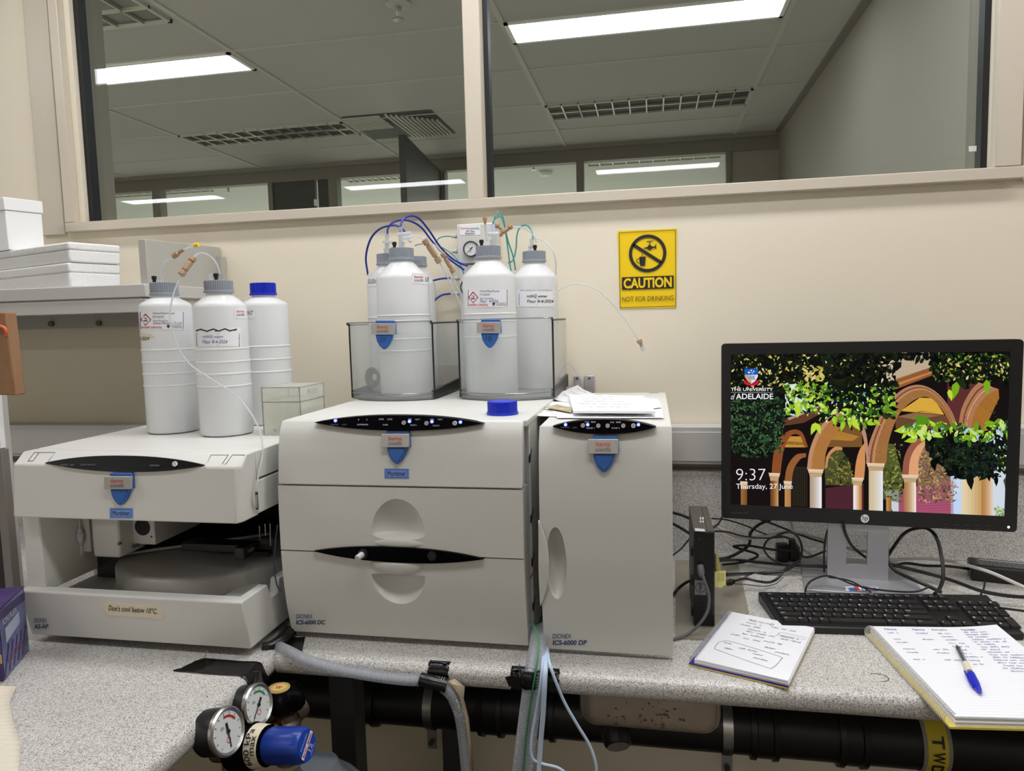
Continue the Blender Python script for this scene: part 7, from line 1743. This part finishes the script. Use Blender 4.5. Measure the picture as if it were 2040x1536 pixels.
# black tape following the worktop edge
def edge_tape(label, px0, px1, D_top, drop=1.0, ragged=3, name='tape_strip'):
    x0, x1 = PD(px0, 1345, 1.10).x, PD(px1, 1345, 1.10).x; P = []
    r2 = 0.0168; e = 0.0008
    P.append((D_top, BZ+e))
    for k in range(7): a = R_(90*k/6); P.append((YB+0.016-r2*math.sin(a), BZ-0.016+r2*math.cos(a)))
    for k in range(5): a = R_(90*k/6*drop); P.append((YB+0.016-r2*math.cos(a), BZ-0.022-r2*math.sin(a)))
    n = 8; V = []; F = []; rnd = random.Random(ragged)
    offs = [rnd.uniform(-0.003, 0.003) for _ in range(n+1)]
    for j, (y, z) in enumerate(P):
        for i in range(n+1):
            x = x0+(x1-x0)*i/n; V.append(Vector((x+0.0012*math.sin(j*2.1+ragged), y+(offs[i] if j == 0 else 0), z+(offs[i] if j == len(P)-1 else 0))))
    for j in range(len(P)-1):
        for i in range(n): F.append((j*(n+1)+i, j*(n+1)+i+1, (j+1)*(n+1)+i+1, (j+1)*(n+1)+i))
    b = MB(); b.add(V, F, MTAPE); t = T(name, label, 'tape', ((x0+x1)/2, YB, BZ-0.03)); o = b.build('strip', t); md = o.modifiers.new('thick', 'SOLIDIFY'); md.thickness = 0.0006; md.offset = 1; return t
t3 = edge_tape('black tape patch holding the hose end to the worktop edge, beside the hanging hose', 852, 893, 1.108, 1.0, 5)
b = MB(); P = [PD(838, 1353, 1.082), PD(860, 1359, 1.081), PD(890, 1366, 1.083)]; b.tube(P, 0.0112, MTAPE, 14, 5); b.build('wrap', t3)
t4 = edge_tape('wide black tape patch strapping the two clear hoses to the worktop edge', 1017, 1113, 1.100, 1.0, 8)
b = MB(); V = []; F = []; xa, xb = PD(1034, 1355, 1.08).x, PD(1078, 1355, 1.08).x; xc, rx = (xa+xb)/2, (xb-xa)/2
for j, z in enumerate((PD(1056, 1338, 1.07).z, PD(1056, 1356, 1.07).z, PD(1056, 1374, 1.07).z)):
    for k in range(15):
        a = math.pi*k/14; V.append(Vector((xc-rx*1.05*math.cos(a), 1.094-0.026*math.sin(a)**0.6 if 0 < k < 14 else 1.094, z+0.0006*math.sin(k*2))))
for j in range(2):
    for k in range(14): F.append((j*15+k, j*15+k+1, (j+1)*15+k+1, (j+1)*15+k))
b.add(V, F, MTAPE); o = b.build('strap', t4); md = o.modifiers.new('thick', 'SOLIDIFY'); md.thickness = 0.0008
b = MB(); q = [PD(1006, 1349, 1.080), PD(1022, 1346, 1.079), PD(1036, 1352, 1.076), PD(1036, 1366, 1.076), PD(1014, 1368, 1.080)]; b.loft([q, [p+Vector((0, 0.0008, 0)) for p in q]], MTAPE); b.build('torn_flap', t4)
# tape on the return worktop, over its rounded edge
t1 = T('tape_strip', 'long black tape strip in front of the autosampler, folded over the worktop edge', 'tape', (-0.70, 1.04, BZ))
P = [(-0.775, BZ+0.0009), (-0.73, BZ+0.0009), (-0.69, BZ+0.0009)]
for k in range(7): a = R_(90*k/6); P.append((XE-0.016+0.0169*math.sin(a), BZ-0.016+0.0169*math.cos(a)))
P += [(XE+0.0012, BZ-0.03), (XE+0.002, BZ-0.045)]
V = []; F = []; n = 8; rnd = random.Random(2)
for j, (x, z) in enumerate(P):
    for i in range(n+1):
        u = i/n; d0, d1 = 1.018, 1.070
        if j == 0: sh = 0.022*(1-u)-0.01
        else: sh = 0
        xx = x-(sh if j == 0 else 0)+(0.004*rnd.uniform(-1, 1) if j == 0 else 0)
        V.append(Vector((xx, d0+(d1-d0)*u+0.0016*rnd.uniform(-1, 1)+(0.010*u if j > 9 else 0), z+(0.0012*rnd.uniform(0, 1) if 4 < j < 10 else 0))))
for j in range(len(P)-1):
    for i in range(n): F.append((j*(n+1)+i, j*(n+1)+i+1, (j+1)*(n+1)+i+1, (j+1)*(n+1)+i))
b = MB(); b.add(V, F, MTAPE); o = b.build('strip', t1); md = o.modifiers.new('thick', 'SOLIDIFY'); md.thickness = 0.0006
b = MB(); q = [Vector((XE-0.03, 1.030, BZ+0.002)), Vector((XE+0.004, 1.050, BZ-0.004)), Vector((XE+0.012, 1.045, BZ-0.030)), Vector((XE+0.006, 1.020, BZ-0.055)), Vector((XE+0.003, 1.012, BZ-0.03))]
b.loft([q, [p+Vector((-0.001, -0.0004, 0)) for p in q]], MTAPE); b.build('crease', t1)
wire('thin yellow and green wire under the tape strip in front of the autosampler', [(413, 1296, 1.082), (409, 1305, 1.075), (409, 1314, 1.068), (414, 1322, 1.06)], 0.0009, mat('olive_wire', (140, 124, 50), 0.4), 'wire', 'wire')
# tape bunch at the corner between the two left instruments
t2 = T('tape_strip', 'black tape patch on the worktop between the autosampler and the middle instrument', 'tape', tuple(PZ(570, 1280, BZ)))
q = [PZ(*p, BZ+0.0009) for p in ((560, 1272), (608, 1269), (602, 1298), (582, 1296), (556, 1290))]; b = MB(); b.loft([q, [p+Vector((0, 0, 0.0006)) for p in q]], MTAPE); b.build('patch', t2)
b = MB(); P = [PD(574, 1262, 1.17), PD(562, 1276, 1.145), PD(540, 1288, 1.125), PD(522, 1290, 1.118)]; b.tube(P, lambda u: 0.016-0.008*u, MTAPE, 12, 5); b.build('wrap', t2)
# ---------------------------------------------------------------- nitrogen cylinder
GC = Vector((-0.545, 1.045, 0))
MCYL = mat('cylinder_grey', (104, 110, 116), 0.4)
gc = T('gas_cylinder', 'grey gas cylinder below the worktop corner, black handwheel on top', 'gas cylinder', (GC.x, GC.y, 0))
zn = ZW(-0.715)
MB().lathe([(0.001, 0.0), (0.10, 0.0), (0.102, 0.01), (0.102, zn-0.13), (0.098, zn-0.10), (0.085, zn-0.065), (0.062, zn-0.035), (0.036, zn-0.012), (0.030, zn), (0.001, zn)], MCYL, (GC.x, GC.y, 0), 48).build('cylinder_body', gc)
hv = PD(562, 1385, 1.06); vx, vy = hv.x, hv.y
v = MB(); v.stack((vx+0.004, vy, ZW(-0.73)), (0, 0, 1), [(0.02, 0), (0.02, 0.03), (0.024, 0.032), (0.024, 0.07), (0.018, 0.075), (0.018, 0.085)], MBRONZE, 24)
a0 = PD(552, 1446, 1.05); a1 = PD(598, 1404, 1.10); v.stack(a0, a1-a0, [(0.012, 0), (0.017, 0.002), (0.017, 0.03), (0.022, 0.031), (0.022, (a1-a0).length), (0.001, (a1-a0).length)], MBRONZE, 24)
v.build('valve_body', gc)
n_ = MB(); dva = (a1-a0).normalized(); n_.stack(a0-dva*0.004, dva, [(0.012, 0), (0.0225, 0.0015), (0.0225, 0.026), (0.014, 0.028)], MBRASS, 6); n_.build('hex_nut', gc, smooth=20)
hw = MB(); hz = ZW(-0.640); n = 60; rings = []
for (f_, z) in ((0.001, hz), (0.55, hz), (0.82, hz+0.004), (1.0, hz+0.014), (1.0, hz+0.026), (0.86, hz+0.035), (0.5, hz+0.0385), (0.001, hz+0.039)):
    ring = []
    for k in range(n):
        a = 2*math.pi*k/n; r = 0.034*(1+0.2*math.cos(5*a)*min(1, f_*1.2))*f_; ring.append(Vector((vx+r*math.cos(a), vy+r*math.sin(a), z)))
    rings.append(ring)
hw.loft(rings, MGLOSSBLACK); ho = hw.build('handwheel', gc, smooth=60)
d_ = MB(); d_.lathe([(0.001, hz+0.0402), (0.018, hz+0.0402), (0.018, hz+0.0385)], mat('badge_gold', (222, 196, 120), 0.4), (vx-0.004, vy-0.002, 0), 28)
f = lambda a, b: Vector((vx-0.004+a, vy-0.002+b, hz+0.0406)); ring2(d_, 0, 0, 0.0125, 0.0132, f, MRED, 24); ring2(d_, 0, 0, 0.0155, 0.0162, f, MINK, 28); d_.text('W', (-0.006, -0.005, 0.006, 0.005), f, MRED, bold=0.03); d_.build('badge', ho)
# ---------------------------------------------------------------- pressure regulator screwed to it
pg2 = T('pressure_regulator', 'nitrogen pressure regulator with two round gauges and a dark blue knob', 'pressure regulator', (-0.60, 0.93, ZW(-0.75)))
nv = Vector((0.965, -0.12, 0.22)).normalized()
c1_, c2_ = PD(513, 1404, 0.995), PD(452, 1457, 0.905)
gA = dial(pg2, c1_, nv, 0.0315, 0.036, 222, arc=(20, 100, mat('arc_green', (60, 150, 90), 0.5)))
gA['label'] = 'upper gauge with a green arc'
gB = dial(pg2, c2_, nv, 0.0330, 0.040, 268, arc=(25, 95, mat('arc_red', (196, 40, 52), 0.5)))
gB['label'] = 'lower gauge with a red arc'
ka = Vector((0.96, -0.11, 0.16)).normalized()
fc = PD(611, 1485, 0.955)                      # centre of the knob's front face
kR = 0.0275; kL = 0.066
nk = 48; rings = []
for (h2, rr2) in ((-kL, 0.90), (-kL+0.003, 0.98), (-0.016, 0.98), (-0.008, 0.95), (-0.0015, 0.86), (0, 0.80)):
    u_ = ka.orthogonal().normalized(); w2 = ka.cross(u_); ring = []
    for k in range(nk):
        a = 2*math.pi*k/nk; fl = 0.045 if (k % 8) in (3, 4, 5) and -kL < h2 < -0.005 else 0
        ring.append(fc+ka*h2+(u_*math.cos(a)+w2*math.sin(a))*kR*(rr2-fl))
    rings.append(ring)
MKN = mat('knob_blue', (26, 58, 150), 0.32)
kn_ = MB(); kn_.loft(rings, MKN); kno = kn_.build('adjusting_knob', pg2)
ux = Vector((0, 0, 1)).cross(ka).normalized(); uz = ka.cross(ux).normalized()
kf = lambda e: (lambda a, b: fc+ka*(0.0008+e)+(ux*(a*0.78-b*0.62)+uz*(a*0.62+b*0.78)))
d_ = MB(); f = kf(0); d_.add([f(0.022*math.cos(2*math.pi*k/32), 0.022*math.sin(2*math.pi*k/32)) for k in range(32)], [tuple(range(32))], mat('knob_disc', (20, 74, 190), 0.35)); f = kf(0.0004)
d_.poly([f(-0.021, -0.003), f(0.021, -0.003), f(0.021, 0.004), f(-0.021, 0.004)], MWHITE); f = kf(0.0008)
d_.text('BOC 8000', (-0.018, -0.0018, 0.018, 0.0028), f, MRED, bold=0.03); d_.text('NITROGEN', (-0.013, 0.009, 0.013, 0.0125), f, MPRINTW); d_.text('12', (-0.005, -0.012, 0.006, -0.004), f, MPRINTW, bold=0.02); d_.text('1200 kPa', (-0.009, -0.017, 0.010, -0.0135), f, MPRINTW)
d_.build('knob_label', kno)
bn = MB(); bs0 = fc-ka*(kL+0.002)
bn.stack(bs0, -ka, [(0.024, 0), (0.029, 0.002), (0.031, 0.024), (0.034, 0.026), (0.036, 0.04), (0.036, 0.062), (0.026, 0.066)], MGLOSSBLACK, 36); bn.build('bonnet', pg2)
tpb = MB(); u_ = uz; w2 = ux; V = []; F = []
for k in range(25):
    a = 2*math.pi*k/24
    for h2, rr2 in ((-0.001, 0.0299), (-0.023, 0.0324)): V.append(bs0+ka*h2+(u_*math.cos(a)+w2*math.sin(a))*rr2)
for k in range(24): F.append((2*k, 2*k+1, 2*k+3, 2*k+2))
tpb.add(V, F, MMASK)
def tf_(a, b):      # a = angle round the bonnet, b = along the axis
    rr2 = 0.0304+0.0022*(b/0.022)+0.0006
    return bs0-ka*(0.001+b)+(uz*math.cos(a)+(-ux)*math.sin(a)*-1)*rr2
tb2 = tpb.build('tape_band', pg2)
# writing runs round the band on the side facing the viewer
vd = (CAM-bs0).normalized(); aw = math.atan2(vd.dot(ux), vd.dot(uz))
d_ = MB(); d_.text('600 kPa', (aw-1.0, 0.011, aw+0.8, 0.0205), tf_, MINK, bold=0.005); d_.text('max', (aw-0.45, 0.0025, aw+0.45, 0.0095), tf_, MINK); d_.build('handwriting', tb2)
bd = MB(); e0 = bs0-ka*0.062
bd.cyl(e0+ka*0.004, e0-ka*0.035, 0.024, MBRASS, 20); m1 = c1_-nv*0.034; m2 = c2_-nv*0.038
bd.cyl(m1, e0-ka*0.015, 0.009, MBRASS, 14); bd.cyl(m2, e0-ka*0.02, 0.009, MBRASS, 14); bd.cyl(e0-ka*0.015, a0, 0.012, MBRASS, 16); bd.cyl(e0-ka*0.02, e0-ka*0.02-Vector((0, 0, 0.06)), 0.008, MBRASS, 12)
bd.build('brass_body', pg2)
